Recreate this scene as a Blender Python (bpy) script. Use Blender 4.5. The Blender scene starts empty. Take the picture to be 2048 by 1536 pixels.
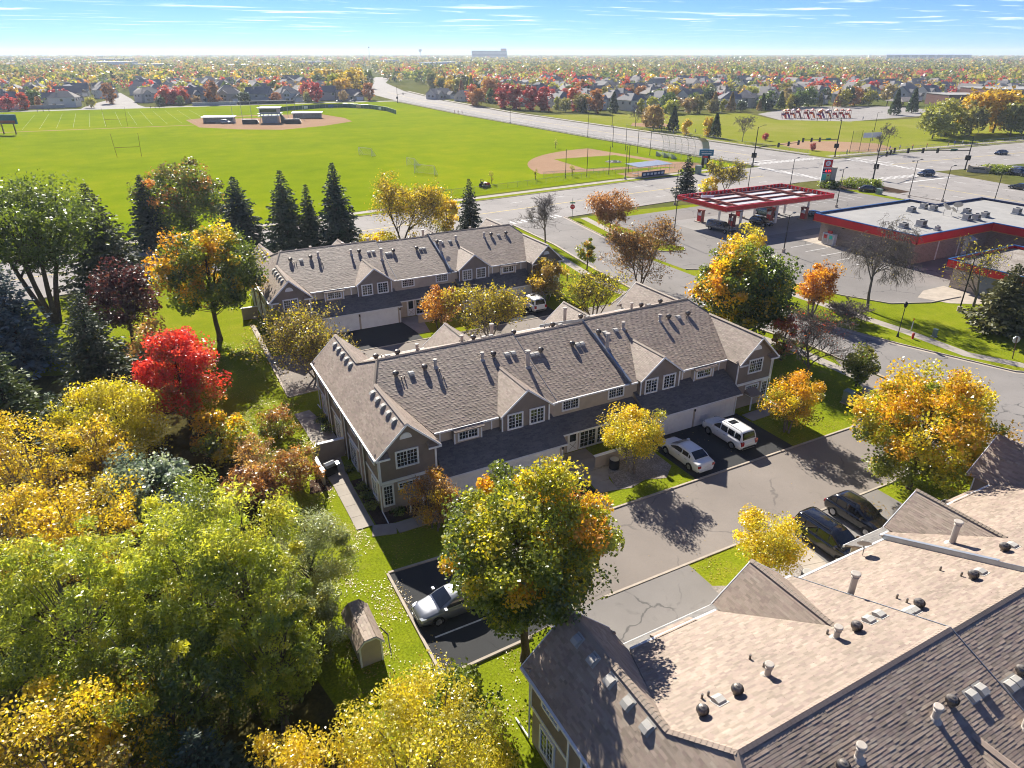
import bpy, bmesh, math, random
import numpy as np
from mathutils import Vector, Matrix

R = math.radians
random.seed(7)
SC = bpy.context.scene
COL = SC.collection

# ------------------------------------------------------------------ camera
# site frame: +X runs along the townhouse rows, +Y away from the camera's side, metres
cam_data = bpy.data.cameras.new('camera')
cam_data.sensor_width = 36.0
cam_data.lens = 24.0
cam_data.clip_start = 0.5
cam_data.clip_end = 40000.0
cam = bpy.data.objects.new('camera', cam_data)
COL.objects.link(cam)
CAM_H, CAM_YAW, CAM_PITCH = 30.0, R(28.0), math.atan2(768 - 106, 1365.33)
cam.location = (0, 0, CAM_H)
cam.rotation_euler = (math.pi / 2 - CAM_PITCH, 0, -CAM_YAW)
SC.camera = cam

# ------------------------------------------------------------------ sky and sun
SUN_EL, SUN_AZ = R(34.0), R(82.0)          # azimuth counted from +X
world = bpy.data.worlds.new('World')
SC.world = world
world.use_nodes = True
wn, wl = world.node_tree.nodes, world.node_tree.links
wn.clear()
w_out = wn.new('ShaderNodeOutputWorld')
w_bg = wn.new('ShaderNodeBackground')
w_sky = wn.new('ShaderNodeTexSky')
w_sky.sky_type = 'NISHITA'
w_sky.sun_disc = False
w_sky.sun_elevation = SUN_EL
w_sky.sun_rotation = math.pi / 2 - SUN_AZ
w_sky.altitude = 200
w_sky.air_density = 0.5
w_sky.dust_density = 0.0
w_sky.ozone_density = 6.0
w_bg.inputs['Strength'].default_value = 0.068
# thin streaky clouds: noise on a flat layer high above the ground
w_tc = wn.new('ShaderNodeTexCoord')
w_sep = wn.new('ShaderNodeSeparateXYZ')
w_mx = wn.new('ShaderNodeMath'); w_mx.operation = 'MAXIMUM'; w_mx.inputs[1].default_value = 0.012
w_dx = wn.new('ShaderNodeMath'); w_dx.operation = 'DIVIDE'
w_dy = wn.new('ShaderNodeMath'); w_dy.operation = 'DIVIDE'
w_cmb = wn.new('ShaderNodeCombineXYZ')
w_map = wn.new('ShaderNodeMapping')
w_map.inputs['Rotation'].default_value = (0, 0, CAM_YAW)
w_map.inputs['Scale'].default_value = (0.30, 0.62, 1.0)
w_map.inputs['Location'].default_value = (3.7, 1.1, 0.0)
w_noi = wn.new('ShaderNodeTexNoise')
w_noi.inputs['Scale'].default_value = 1.0
w_noi.inputs['Detail'].default_value = 7
w_noi.inputs['Roughness'].default_value = 0.6
w_noi.inputs['Distortion'].default_value = 0.5
w_rmp = wn.new('ShaderNodeValToRGB')
w_rmp.color_ramp.elements[0].position = 0.55
w_rmp.color_ramp.elements[0].color = (0, 0, 0, 1)
w_rmp.color_ramp.elements[1].position = 0.72
w_rmp.color_ramp.elements[1].color = (1, 1, 1, 1)
w_mix = wn.new('ShaderNodeMixRGB')
w_mix.inputs[2].default_value = (10.0, 10.6, 11.2, 1)
w_tint = wn.new('ShaderNodeMixRGB'); w_tint.blend_type = 'MULTIPLY'; w_tint.inputs[0].default_value = 1.0
w_tint.inputs[2].default_value = (0.57, 0.70, 0.97, 1)
wl.new(w_tc.outputs['Generated'], w_sep.inputs[0])
wl.new(w_sep.outputs['Z'], w_mx.inputs[0])
wl.new(w_sep.outputs['X'], w_dx.inputs[0]); wl.new(w_mx.outputs[0], w_dx.inputs[1])
wl.new(w_sep.outputs['Y'], w_dy.inputs[0]); wl.new(w_mx.outputs[0], w_dy.inputs[1])
wl.new(w_dx.outputs[0], w_cmb.inputs['X']); wl.new(w_dy.outputs[0], w_cmb.inputs['Y'])
wl.new(w_cmb.outputs[0], w_map.inputs[0])
wl.new(w_map.outputs[0], w_noi.inputs['Vector'])
wl.new(w_noi.outputs['Fac'], w_rmp.inputs[0])
w_fade = wn.new('ShaderNodeMapRange'); w_fade.inputs['From Min'].default_value = 0.012; w_fade.inputs['From Max'].default_value = 0.035
w_mul = wn.new('ShaderNodeMath'); w_mul.operation = 'MULTIPLY'
wl.new(w_sep.outputs['Z'], w_fade.inputs['Value']); wl.new(w_fade.outputs['Result'], w_mul.inputs[0]); wl.new(w_rmp.outputs[0], w_mul.inputs[1])
wl.new(w_mul.outputs[0], w_mix.inputs[0])
wl.new(w_sky.outputs[0], w_tint.inputs[1])
wl.new(w_tint.outputs[0], w_mix.inputs[1])
wl.new(w_mix.outputs[0], w_bg.inputs['Color'])
wl.new(w_bg.outputs[0], w_out.inputs['Surface'])

sun_data = bpy.data.lights.new('sun', 'SUN')
sun_data.energy = 4.6
sun_data.angle = R(0.53)
sun_data.color = (1.0, 0.94, 0.84)
sun = bpy.data.objects.new('sun', sun_data)
COL.objects.link(sun)
SUN_DIR = Vector((math.cos(SUN_AZ) * math.cos(SUN_EL), math.sin(SUN_AZ) * math.cos(SUN_EL), math.sin(SUN_EL)))
sun.rotation_euler = (-SUN_DIR).to_track_quat('-Z', 'Y').to_euler()
sun.location = SUN_DIR * 200

SC.view_settings.view_transform = 'Standard'
SC.view_settings.look = 'None'
SC.view_settings.exposure = 1.18
SC.view_settings.gamma = 1.0
SC.view_settings.use_curve_mapping = False
SC.render.engine = 'CYCLES'
SC.cycles.max_bounces = 7
SC.cycles.diffuse_bounces = 4
SC.cycles.glossy_bounces = 2
SC.cycles.transmission_bounces = 3
SC.cycles.volume_bounces = 0
SC.cycles.transparent_max_bounces = 8
SC.cycles.use_denoising = True
SC.cycles.sample_clamp_indirect = 6.0
SC.cycles.filter_width = 1.05

# ------------------------------------------------------------------ materials
MATS = {}


def _new(name):
    m = bpy.data.materials.new(name)
    m.use_nodes = True
    nt = m.node_tree
    nt.nodes.clear()
    out = nt.nodes.new('ShaderNodeOutputMaterial')
    MATS[name] = m
    return m, nt, out


def N(nt, kind, **kw):
    n = nt.nodes.new('ShaderNode' + kind)
    for k, v in kw.items():
        if hasattr(n, k):
            setattr(n, k, v)
        else:
            n.inputs[k.replace('_', ' ')].default_value = v
    return n


def c4(c):
    return (c[0], c[1], c[2], 1.0)


def noise(nt, vec, scale, detail=4, rough=0.55, dist=0.0):
    n = N(nt, 'TexNoise')
    n.inputs['Scale'].default_value = scale
    n.inputs['Detail'].default_value = detail
    n.inputs['Roughness'].default_value = rough
    n.inputs['Distortion'].default_value = dist
    if vec is not None:
        nt.links.new(vec, n.inputs['Vector'])
    return n.outputs['Fac']


def ramp(nt, fac, stops):
    r = N(nt, 'ValToRGB')
    e = r.color_ramp.elements
    while len(e) < len(stops):
        e.new(0.5)
    for i, (p, c) in enumerate(stops):
        e[i].position = p
        e[i].color = c4(c)
    nt.links.new(fac, r.inputs[0])
    return r.outputs[0]


def mixc(nt, fac, a, b, mode='MIX'):
    m = N(nt, 'MixRGB')
    m.blend_type = mode
    for i, v in ((0, fac), (1, a), (2, b)):
        if hasattr(v, 'is_output') or hasattr(v, 'links'):
            nt.links.new(v, m.inputs[i])
        elif i == 0:
            m.inputs[0].default_value = v
        else:
            m.inputs[i].default_value = c4(v)
    return m.outputs[0]


def mth(nt, op, a, b=None, c=None):
    m = N(nt, 'Math')
    m.operation = op
    for i, v in enumerate((a, b, c)):
        if v is None:
            continue
        if isinstance(v, (int, float)):
            m.inputs[i].default_value = v
        else:
            nt.links.new(v, m.inputs[i])
    return m.outputs[0]


def bump(nt, height, strength=0.4, dist=0.02):
    b = N(nt, 'Bump')
    b.inputs['Strength'].default_value = strength
    b.inputs['Distance'].default_value = dist
    nt.links.new(height, b.inputs['Height'])
    return b.outputs[0]


def principled(nt, out, color, rough=0.7, metal=0.0, spec=0.3, normal=None, coat=0.0):
    p = N(nt, 'BsdfPrincipled')
    if isinstance(color, (tuple, list)):
        p.inputs['Base Color'].default_value = c4(color)
    else:
        nt.links.new(color, p.inputs['Base Color'])
    if isinstance(rough, (int, float)):
        p.inputs['Roughness'].default_value = rough
    else:
        nt.links.new(rough, p.inputs['Roughness'])
    p.inputs['Metallic'].default_value = metal
    p.inputs['Specular IOR Level'].default_value = spec
    p.inputs['Coat Weight'].default_value = coat
    p.inputs['Coat Roughness'].default_value = 0.06
    if normal is not None:
        nt.links.new(normal, p.inputs['Normal'])
    nt.links.new(p.outputs[0], out.inputs['Surface'])
    return p


def pos(nt):
    return N(nt, 'NewGeometry').outputs['Position']


def objco(nt):
    return N(nt, 'TexCoord').outputs['Object']


def plain(name, color, rough=0.6, metal=0.0, spec=0.3, var=0.12, scale=1.5, coat=0.0, world=True, bmp=0.0):
    """a colour with mild uneven wear"""
    if name in MATS:
        return MATS[name]
    m, nt, out = _new(name)
    v = pos(nt) if world else objco(nt)
    f = noise(nt, v, scale, 5, 0.6)
    lo = tuple(c * (1 - var) for c in color)
    hi = tuple(min(1, c * (1 + var)) for c in color)
    col = ramp(nt, f, [(0.3, lo), (0.7, hi)])
    nrm = bump(nt, noise(nt, v, scale * 14, 3), bmp, 0.01) if bmp else None
    principled(nt, out, col, rough, metal, spec, nrm, coat)
    return m


def ground_mat(name, stops, scales, rough=0.95, fine=9.0, fine_amt=0.5, bump_s=0.5, spec=0.1, patch=None):
    """ground cover: large patches, mid mottling, fine grain; patch = (colour, scale, lo, hi) worn areas"""
    m, nt, out = _new(name)
    v = pos(nt)
    f1 = noise(nt, v, scales[0], 4, 0.6)
    f2 = noise(nt, v, scales[1], 4, 0.6)
    f = mth(nt, 'ADD', mth(nt, 'MULTIPLY', f1, 0.55), mth(nt, 'MULTIPLY', f2, 0.45))
    col = ramp(nt, f, stops)
    g = noise(nt, v, fine, 3, 0.7)
    gr = ramp(nt, g, [(0.25, (1 - fine_amt,) * 3), (0.75, (1 + fine_amt * 0.6,) * 3)])
    col = mixc(nt, 1.0, col, gr, 'MULTIPLY')
    if patch:
        pc, ps, lo, hi = patch
        pf = ramp(nt, noise(nt, v, ps, 6, 0.65, 0.4), [(lo, (0, 0, 0)), (hi, (1, 1, 1))])
        col = mixc(nt, pf, col, pc)
    df = N(nt, 'BsdfDiffuse')
    nt.links.new(col, df.inputs['Color'])
    nt.links.new(bump(nt, g, bump_s, 0.03), df.inputs['Normal'])
    nt.links.new(df.outputs[0], out.inputs['Surface'])
    return m


def hexlin(h):
    h = h.lstrip('#')
    o = []
    for i in (0, 2, 4):
        c = int(h[i:i + 2], 16) / 255
        o.append(c / 12.92 if c <= 0.04045 else ((c + 0.055) / 1.055) ** 2.4)
    return tuple(o)


ground_mat('lawn', [(0.30, (0.15, 0.20, 0.010)), (0.5, (0.22, 0.262, 0.014)), (0.72, (0.30, 0.295, 0.028))], (0.07, 0.6), fine=7.0, fine_amt=0.55,
           patch=((0.27, 0.23, 0.07), 0.35, 0.62, 0.80))
ground_mat('field_grass', [(0.32, (0.140, 0.205, 0.002)), (0.5, (0.190, 0.250, 0.003)), (0.66, (0.25, 0.28, 0.006))], (0.018, 0.13), fine=1.6, fine_amt=0.14)
ground_mat('park_grass', [(0.3, (0.180, 0.215, 0.018)), (0.5, (0.225, 0.240, 0.030)), (0.7, (0.285, 0.265, 0.07))], (0.014, 0.09), fine=1.4, fine_amt=0.15)
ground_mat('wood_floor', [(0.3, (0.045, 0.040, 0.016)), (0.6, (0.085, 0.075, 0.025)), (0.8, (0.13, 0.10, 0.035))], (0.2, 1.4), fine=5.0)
ground_mat('far_land', [(0.3, (0.075, 0.105, 0.022)), (0.5, (0.115, 0.125, 0.035)), (0.7, (0.16, 0.135, 0.05))], (0.006, 0.05), fine=0.4, fine_amt=0.3)
ground_mat('dirt', [(0.3, (0.32, 0.20, 0.125)), (0.6, (0.38, 0.25, 0.165)), (0.8, (0.45, 0.32, 0.225))], (0.05, 0.5), fine=3.0, fine_amt=0.15, bump_s=0.15)
ground_mat('gravel_bed', [(0.3, (0.22, 0.19, 0.16)), (0.5, (0.34, 0.30, 0.26)), (0.7, (0.50, 0.46, 0.42))], (0.5, 6.0), fine=11, fine_amt=0.6)
ground_mat('mulch', [(0.3, (0.05, 0.035, 0.025)), (0.7, (0.11, 0.07, 0.05))], (0.6, 5.0), fine=12, fine_amt=0.6)


def asphalt(name, base, crack=0.5, scale=0.22, stain=0.25, warm=1.08):
    m, nt, out = _new(name)
    v = pos(nt)
    f = noise(nt, v, 0.12, 5, 0.6)
    lo = tuple(base * k for k in (0.86 * warm, 0.86, 0.86 / warm))
    hi = tuple(base * k for k in (1.14 * warm, 1.14, 1.14 / warm))
    col = ramp(nt, f, [(0.3, lo), (0.7, hi)])
    g = noise(nt, v, 30, 2, 0.7)
    col = mixc(nt, 1.0, col, ramp(nt, g, [(0.2, (0.80,) * 3), (0.8, (1.18,) * 3)]), 'MULTIPLY')
    st = ramp(nt, noise(nt, v, 0.7, 6, 0.7, 1.0), [(0.60, (1, 1, 1)), (0.75, (1 - stain,) * 3)])
    col = mixc(nt, 1.0, col, st, 'MULTIPLY')
    if crack:
        vo = N(nt, 'TexVoronoi')
        vo.feature = 'DISTANCE_TO_EDGE'
        vo.inputs['Scale'].default_value = scale
        nv = N(nt, 'TexNoise'); nv.inputs['Scale'].default_value = 0.9; nv.inputs['Detail'].default_value = 6
        nt.links.new(v, nv.inputs['Vector'])
        mv = N(nt, 'MixRGB'); mv.blend_type = 'LINEAR_LIGHT'; mv.inputs[0].default_value = 0.6
        nt.links.new(v, mv.inputs[1]); nt.links.new(nv.outputs['Color'], mv.inputs[2])
        nt.links.new(mv.outputs[0], vo.inputs['Vector'])
        gate = ramp(nt, noise(nt, v, 0.25, 3), [(0.46, (0, 0, 0)), (0.54, (1, 1, 1))])
        cr = ramp(nt, vo.outputs['Distance'], [(0.006, (1, 1, 1)), (0.014, (0, 0, 0))])
        cf = mixc(nt, 1.0, cr, gate, 'MULTIPLY')
        cf = mixc(nt, 1.0, cf, (crack,) * 3, 'MULTIPLY')
        col = mixc(nt, cf, col, tuple(base * 0.25 for _ in range(3)))
    principled(nt, out, col, 0.92, 0, 0.2, bump(nt, g, 0.25, 0.01))
    return m


asphalt('asphalt_alley', 0.22, 0.4, 0.16, warm=1.15)
asphalt('asphalt_new', 0.045, 0.25, 0.30, warm=0.98)
asphalt('asphalt_old', 0.215, 0.6, 0.22)
asphalt('asphalt_street', 0.225, 0.75, 0.20)
asphalt('asphalt_main', 0.275, 0.45, 0.12, 0.12)
asphalt('asphalt_lot', 0.200, 0.55, 0.12, 0.22)
asphalt('concrete_apron', 0.27, 0.3, 0.22, 0.12, 1.06)
plain('concrete', (0.43, 0.37, 0.30), 0.9, var=0.16, scale=0.9, bmp=0.2)
plain('concrete_walk', (0.36, 0.32, 0.27), 0.9, var=0.15, scale=0.8, bmp=0.2)
plain('line_white', (0.70, 0.69, 0.66), 0.8, var=0.25, scale=3)
plain('line_yellow', (0.60, 0.46, 0.16), 0.8, var=0.25, scale=3)
plain('white_trim', (0.85, 0.85, 0.84), 0.5, var=0.05)
plain('white_metal', (0.75, 0.75, 0.74), 0.4, var=0.05)
plain('garage_white', (0.88, 0.87, 0.85), 0.5, var=0.05)
plain('dark_metal', (0.022, 0.022, 0.024), 0.45, 0.3)
plain('vent_metal', (0.20, 0.18, 0.16), 0.42, 0.55, var=0.25, scale=6)
plain('vent_grey', (0.42, 0.40, 0.36), 0.6, var=0.15)
plain('pipe_tan', (0.46, 0.41, 0.35), 0.6, var=0.12)
plain('galvanised', (0.42, 0.44, 0.46), 0.38, 0.75, var=0.12)
plain('flashing', (0.33, 0.37, 0.42), 0.35, 0.6, var=0.1)
plain('rubber', (0.012, 0.012, 0.012), 0.85)
plain('rim', (0.48, 0.48, 0.49), 0.3, 0.85)
plain('plastic_black', (0.015, 0.015, 0.016), 0.5)
plain('red_fascia', (0.62, 0.012, 0.020), 0.35, var=0.10, scale=0.6)
plain('blue_edge', (0.03, 0.11, 0.30), 0.45)
plain('blue_dark', (0.012, 0.03, 0.10), 0.5)
plain('orange_stripe', (0.75, 0.30, 0.10), 0.5)
plain('membrane', (0.33, 0.32, 0.30), 0.8, var=0.10, scale=0.5)
plain('canopy_deck', (0.48, 0.48, 0.50), 0.6, var=0.2, scale=2)
plain('rust_steel', (0.30, 0.095, 0.075), 0.75, var=0.25, scale=2)
plain('bark', (0.085, 0.062, 0.045), 0.95, var=0.35, scale=5, bmp=0.8, world=False)
plain('bark_grey', (0.14, 0.12, 0.10), 0.95, var=0.3, scale=5, bmp=0.8, world=False)
plain('bark_pale', (0.20, 0.165, 0.14), 0.95, var=0.3, scale=5, bmp=0.5, world=False)
plain('wood_brown', (0.16, 0.09, 0.05), 0.8)
plain('green_paint', (0.05, 0.13, 0.07), 0.6)
plain('green_sign', (0.01, 0.25, 0.13), 0.5)
plain('red_paint', (0.55, 0.02, 0.02), 0.45)
plain('yellow_paint', (0.75, 0.45, 0.02), 0.5)
plain('blue_paint', (0.03, 0.10, 0.30), 0.5)
plain('teal_sign', (0.01, 0.14, 0.24), 0.4)
plain('teal_bright', (0.04, 0.55, 0.40), 0.4)
plain('lime_paint', (0.6, 0.65, 0.2), 0.5)
plain('orange_paint', (0.75, 0.20, 0.03), 0.5)
plain('purple_paint', (0.16, 0.06, 0.20), 0.5)
plain('skin', (0.45, 0.28, 0.20), 0.6)
plain('box_green', (0.19, 0.25, 0.21), 0.6)
plain('stone_tan', (0.52, 0.42, 0.30), 0.8, var=0.2)
plain('office_glass', (0.12, 0.15, 0.19), 0.2, 0.2)
plain('office_wall', (0.42, 0.42, 0.43), 0.7)


def siding(name, base, pitch=0.115, amt=0.35):
    """horizontal lap boards: a saw-tooth in height"""
    m, nt, out = _new(name)
    v = objco(nt)
    sp = N(nt, 'SeparateXYZ'); nt.links.new(v, sp.inputs[0])
    saw = mth(nt, 'FRACT', mth(nt, 'DIVIDE', sp.outputs['Z'], pitch))
    h = mth(nt, 'SUBTRACT', 1.0, saw)
    f = noise(nt, v, 1.2, 4, 0.6)
    col = ramp(nt, f, [(0.3, tuple(c * 0.9 for c in base)), (0.7, tuple(c * 1.1 for c in base))])
    principled(nt, out, col, 0.75, 0, 0.25, bump(nt, h, amt, pitch * 0.2))
    return m


siding('siding_dark', (0.245, 0.20, 0.165))
siding('siding_tan', (0.50, 0.42, 0.335))
siding('siding_mid', (0.40, 0.33, 0.265))


def brickwork(name, c1, c2, mortar, scale=1.0):
    m, nt, out = _new(name)
    tc = objco(nt)
    b = N(nt, 'TexBrick')
    b.inputs['Color1'].default_value = c4(c1); b.inputs['Color2'].default_value = c4(c2)
    b.inputs['Mortar'].default_value = c4(mortar)
    b.inputs['Scale'].default_value = scale
    b.inputs['Brick Width'].default_value = 0.42; b.inputs['Row Height'].default_value = 0.2
    b.inputs['Mortar Size'].default_value = 0.012
    mp = N(nt, 'Mapping'); mp.inputs['Rotation'].default_value = (math.pi / 2, 0, 0)
    sp = N(nt, 'SeparateXYZ'); cb = N(nt, 'CombineXYZ')
    nt.links.new(tc, sp.inputs[0])
    nt.links.new(mth(nt, 'ADD', sp.outputs['X'], sp.outputs['Y']), cb.inputs['X'])
    nt.links.new(sp.outputs['Z'], cb.inputs['Y'])
    nt.links.new(cb.outputs[0], b.inputs['Vector'])
    principled(nt, out, b.outputs['Color'], 0.85, 0, 0.2)
    return m


brickwork('brick_store', (0.31, 0.235, 0.195), (0.24, 0.18, 0.15), (0.35, 0.32, 0.28))
brickwork('brick_school', (0.16, 0.070, 0.055), (0.12, 0.05, 0.045), (0.20, 0.15, 0.13))
brickwork('block_pillar', (0.45, 0.38, 0.30), (0.38, 0.31, 0.25), (0.5, 0.46, 0.40), 0.8)


def shingle_mat(name, stops, bmp=0.35):
    m, nt, out = _new(name)
    at = N(nt, 'Attribute'); at.attribute_name = 'tint'
    oi = N(nt, 'ObjectInfo')
    fr = mth(nt, 'FRACT', mth(nt, 'ADD', at.outputs['Fac'], oi.outputs['Random']))
    col = ramp(nt, fr, stops)
    v = pos(nt)
    w = ramp(nt, noise(nt, v, 0.5, 5, 0.6), [(0.3, (0.84,) * 3), (0.7, (1.12,) * 3)])
    col = mixc(nt, 1.0, col, w, 'MULTIPLY')
    g = noise(nt, v, 42, 2, 0.7)
    col = mixc(nt, 1.0, col, ramp(nt, g, [(0.2, (0.78,) * 3), (0.8, (1.2,) * 3)]), 'MULTIPLY')
    principled(nt, out, col, 0.70, 0, 0.45, bump(nt, g, bmp, 0.006))
    return m


shingle_mat('shingle', [(0.0, (0.25, 0.196, 0.145)), (0.25, (0.325, 0.257, 0.194)), (0.5, (0.37, 0.284, 0.222)), (0.75, (0.27, 0.20, 0.16)), (1.0, (0.385, 0.315, 0.24))])
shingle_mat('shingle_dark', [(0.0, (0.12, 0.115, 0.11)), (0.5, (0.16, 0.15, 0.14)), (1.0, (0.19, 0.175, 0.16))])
shingle_mat('shingle_far', [(0.0, (0.16, 0.135, 0.12)), (0.5, (0.20, 0.17, 0.15)), (1.0, (0.23, 0.20, 0.175))])


def glass_mat(name, base=(0.02, 0.028, 0.034), rough=0.04):
    m, nt, out = _new(name)
    principled(nt, out, base, rough, 0.0, 0.9)
    return m


glass_mat('window_glass')
glass_mat('car_glass', (0.012, 0.014, 0.016), 0.03)
glass_mat('car_glass_green', (0.03, 0.07, 0.06), 0.04)


def paint(name, col, rough=0.28, metal=0.0, coat=0.8):
    m, nt, out = _new(name)
    principled(nt, out, col, rough, metal, 0.5, None, coat)
    return m


paint('paint_white', (0.80, 0.80, 0.79), 0.3, 0, 0.6)
paint('paint_black', (0.010, 0.011, 0.014), 0.2, 0.1, 1.0)
paint('paint_silver', (0.26, 0.27, 0.29), 0.28, 0.7, 0.8)
paint('paint_grey', (0.13, 0.135, 0.14), 0.28, 0.5, 0.8)
paint('paint_navy', (0.012, 0.022, 0.05), 0.25, 0.2, 0.9)
paint('paint_tealdark', (0.015, 0.05, 0.05), 0.25, 0.3, 0.9)
paint('lamp_red', (0.35, 0.008, 0.012), 0.15, 0, 1.0)
paint('lamp_clear', (0.62, 0.64, 0.66), 0.12, 0.3, 1.0)


def emit(name, col, strength):
    m, nt, out = _new(name)
    e = N(nt, 'Emission')
    e.inputs['Color'].default_value = c4(col); e.inputs['Strength'].default_value = strength
    nt.links.new(e.outputs[0], out.inputs['Surface'])
    return m


emit('glow_red', (1.0, 0.03, 0.03), 1.6)
emit('glow_green', (0.05, 1.0, 0.45), 1.6)
emit('glow_porch', (1.0, 0.55, 0.22), 2.0)


def leaf_mat(name, transl=0.45, use_obj=False, rough=0.38):
    """leaf colour comes from the leaf itself ('tint' face colour), for shared meshes times the object's own colour"""
    m, nt, out = _new(name)
    at = N(nt, 'Attribute'); at.attribute_name = 'tint'
    col = at.outputs['Color']
    if use_obj:
        oi = N(nt, 'ObjectInfo')
        col = mixc(nt, 1.0, col, oi.outputs['Color'], 'MULTIPLY')
    d = N(nt, 'BsdfDiffuse'); t = N(nt, 'BsdfTranslucent'); g = N(nt, 'BsdfGlossy')
    nt.links.new(col, d.inputs['Color'])
    tc = mixc(nt, 1.0, col, (1.25, 1.15, 0.7), 'MULTIPLY')
    nt.links.new(tc, t.inputs['Color'])
    g.inputs['Roughness'].default_value = rough
    g.inputs['Color'].default_value = (0.8, 0.8, 0.8, 1)
    mx = N(nt, 'MixShader'); mx.inputs[0].default_value = transl
    nt.links.new(d.outputs[0], mx.inputs[1]); nt.links.new(t.outputs[0], mx.inputs[2])
    mg = N(nt, 'MixShader'); mg.inputs[0].default_value = 0.07
    nt.links.new(mx.outputs[0], mg.inputs[1]); nt.links.new(g.outputs[0], mg.inputs[2])
    nt.links.new(mg.outputs[0], out.inputs['Surface'])
    return m


leaf_mat('leaf', 0.58)
leaf_mat('needle', 0.15, rough=0.6)
leaf_mat('leaf_far', 0.5, True)


def objcolor_mat(name, rough=0.7):
    m, nt, out = _new(name)
    oi = N(nt, 'ObjectInfo')
    principled(nt, out, oi.outputs['Color'], rough)
    return m


objcolor_mat('tinted')


def wire_mat(name, col, holes, cell):
    """chain link: thin crossing wires, open between"""
    m, nt, out = _new(name)
    v = objco(nt)
    sp = N(nt, 'SeparateXYZ'); nt.links.new(v, sp.inputs[0])
    xy = mth(nt, 'ADD', sp.outputs['X'], sp.outputs['Y'])
    a = mth(nt, 'FRACT', mth(nt, 'DIVIDE', mth(nt, 'ADD', xy, sp.outputs['Z']), cell))
    b = mth(nt, 'FRACT', mth(nt, 'DIVIDE', mth(nt, 'SUBTRACT', xy, sp.outputs['Z']), cell))
    f = mth(nt, 'MAXIMUM', mth(nt, 'GREATER_THAN', a, holes), mth(nt, 'GREATER_THAN', b, holes))
    d = N(nt, 'BsdfPrincipled'); d.inputs['Base Color'].default_value = c4(col); d.inputs['Roughness'].default_value = 0.5
    d.inputs['Metallic'].default_value = 0.4
    tr = N(nt, 'BsdfTransparent')
    mx = N(nt, 'MixShader')
    nt.links.new(f, mx.inputs[0]); nt.links.new(tr.outputs[0], mx.inputs[1]); nt.links.new(d.outputs[0], mx.inputs[2])
    nt.links.new(mx.outputs[0], out.inputs['Surface'])
    return m


wire_mat('chain_link', (0.22, 0.23, 0.23), 0.93, 0.10)
wire_mat('net', (0.6, 0.6, 0.6), 0.88, 0.14)

# ------------------------------------------------------------------ mesh helpers


class MB:
    """collects boxes, tubes and polygons into one mesh"""

    def __init__(self):
        self.v, self.f = [], []

    def poly(self, pts):
        i = len(self.v)
        self.v.extend([tuple(p) for p in pts])
        self.f.append(tuple(range(i, i + len(pts))))

    def box(self, x0, x1, y0, y1, z0, z1):
        i = len(self.v)
        self.v += [(x0, y0, z0), (x1, y0, z0), (x1, y1, z0), (x0, y1, z0), (x0, y0, z1), (x1, y0, z1), (x1, y1, z1), (x0, y1, z1)]
        self.f += [tuple(i + k for k in q) for q in ((0, 3, 2, 1), (4, 5, 6, 7), (0, 1, 5, 4), (1, 2, 6, 5), (2, 3, 7, 6), (3, 0, 4, 7))]
        return self

    def prism(self, pts, d):
        """closed solid: polygon pts pushed along vector d"""
        n, i = len(pts), len(self.v)
        d = Vector(d)
        self.v += [tuple(p) for p in pts] + [tuple(Vector(p) + d) for p in pts]
        self.f.append(tuple(i + k for k in range(n)))
        self.f.append(tuple(i + n + k for k in reversed(range(n))))
        for k in range(n):
            j = (k + 1) % n
            self.f.append((i + k, i + n + k, i + n + j, i + j))
        return self

    def tube(self, p0, p1, r0, r1=None, n=8, cap=True):
        r1 = r0 if r1 is None else r1
        p0, p1 = Vector(p0), Vector(p1)
        d = p1 - p0
        if d.length < 1e-6:
            return self
        d.normalize()
        a = d.orthogonal().normalized()
        b = d.cross(a)
        i = len(self.v)
        for p, r in ((p0, r0), (p1, r1)):
            for k in range(n):
                t = 2 * math.pi * k / n
                self.v.append(tuple(p + a * (r * math.cos(t)) + b * (r * math.sin(t))))
        for k in range(n):
            j = (k + 1) % n
            self.f.append((i + k, i + j, i + n + j, i + n + k))
        if cap:
            self.f.append(tuple(i + k for k in reversed(range(n))))
            self.f.append(tuple(i + n + k for k in range(n)))
        return self

    def path(self, pts, r, n=6):
        for a, b in zip(pts[:-1], pts[1:]):
            self.tube(a, b, r, r, n)
        return self

    def lathe(self, prof, cx=0, cy=0, n=16):
        """prof: (radius, z) from bottom to top"""
        i = len(self.v)
        for r, z in prof:
            for k in range(n):
                t = 2 * math.pi * k / n
                self.v.append((cx + r * math.cos(t), cy + r * math.sin(t), z))
        for q in range(len(prof) - 1):
            for k in range(n):
                j = (k + 1) % n
                self.f.append((i + q * n + k, i + q * n + j, i + (q + 1) * n + j, i + (q + 1) * n + k))
        self.f.append(tuple(i + k for k in reversed(range(n))))
        self.f.append(tuple(i + (len(prof) - 1) * n + k for k in range(n)))
        return self

    def grid(self, rows):
        """loft: list of equally long point rows"""
        i, n = len(self.v), len(rows[0])
        for r in rows:
            self.v += [tuple(p) for p in r]
        for a in range(len(rows) - 1):
            for b in range(n - 1):
                q = i + a * n + b
                self.f.append((q, q + 1, q + n + 1, q + n))
        return self

    def mesh(self, name, mat, smooth=False):
        me = bpy.data.meshes.new(name)
        me.from_pydata(self.v, [], self.f)
        if mat:
            me.materials.append(MATS[mat])
        if smooth:
            me.polygons.foreach_set('use_smooth', [True] * len(me.polygons))
        me.update()
        return me

    def build(self, name, mat, parent=None, smooth=False, loc=None, rz=0.0):
        return place(name, self.mesh(name, mat, smooth), parent, loc, rz)


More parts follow.
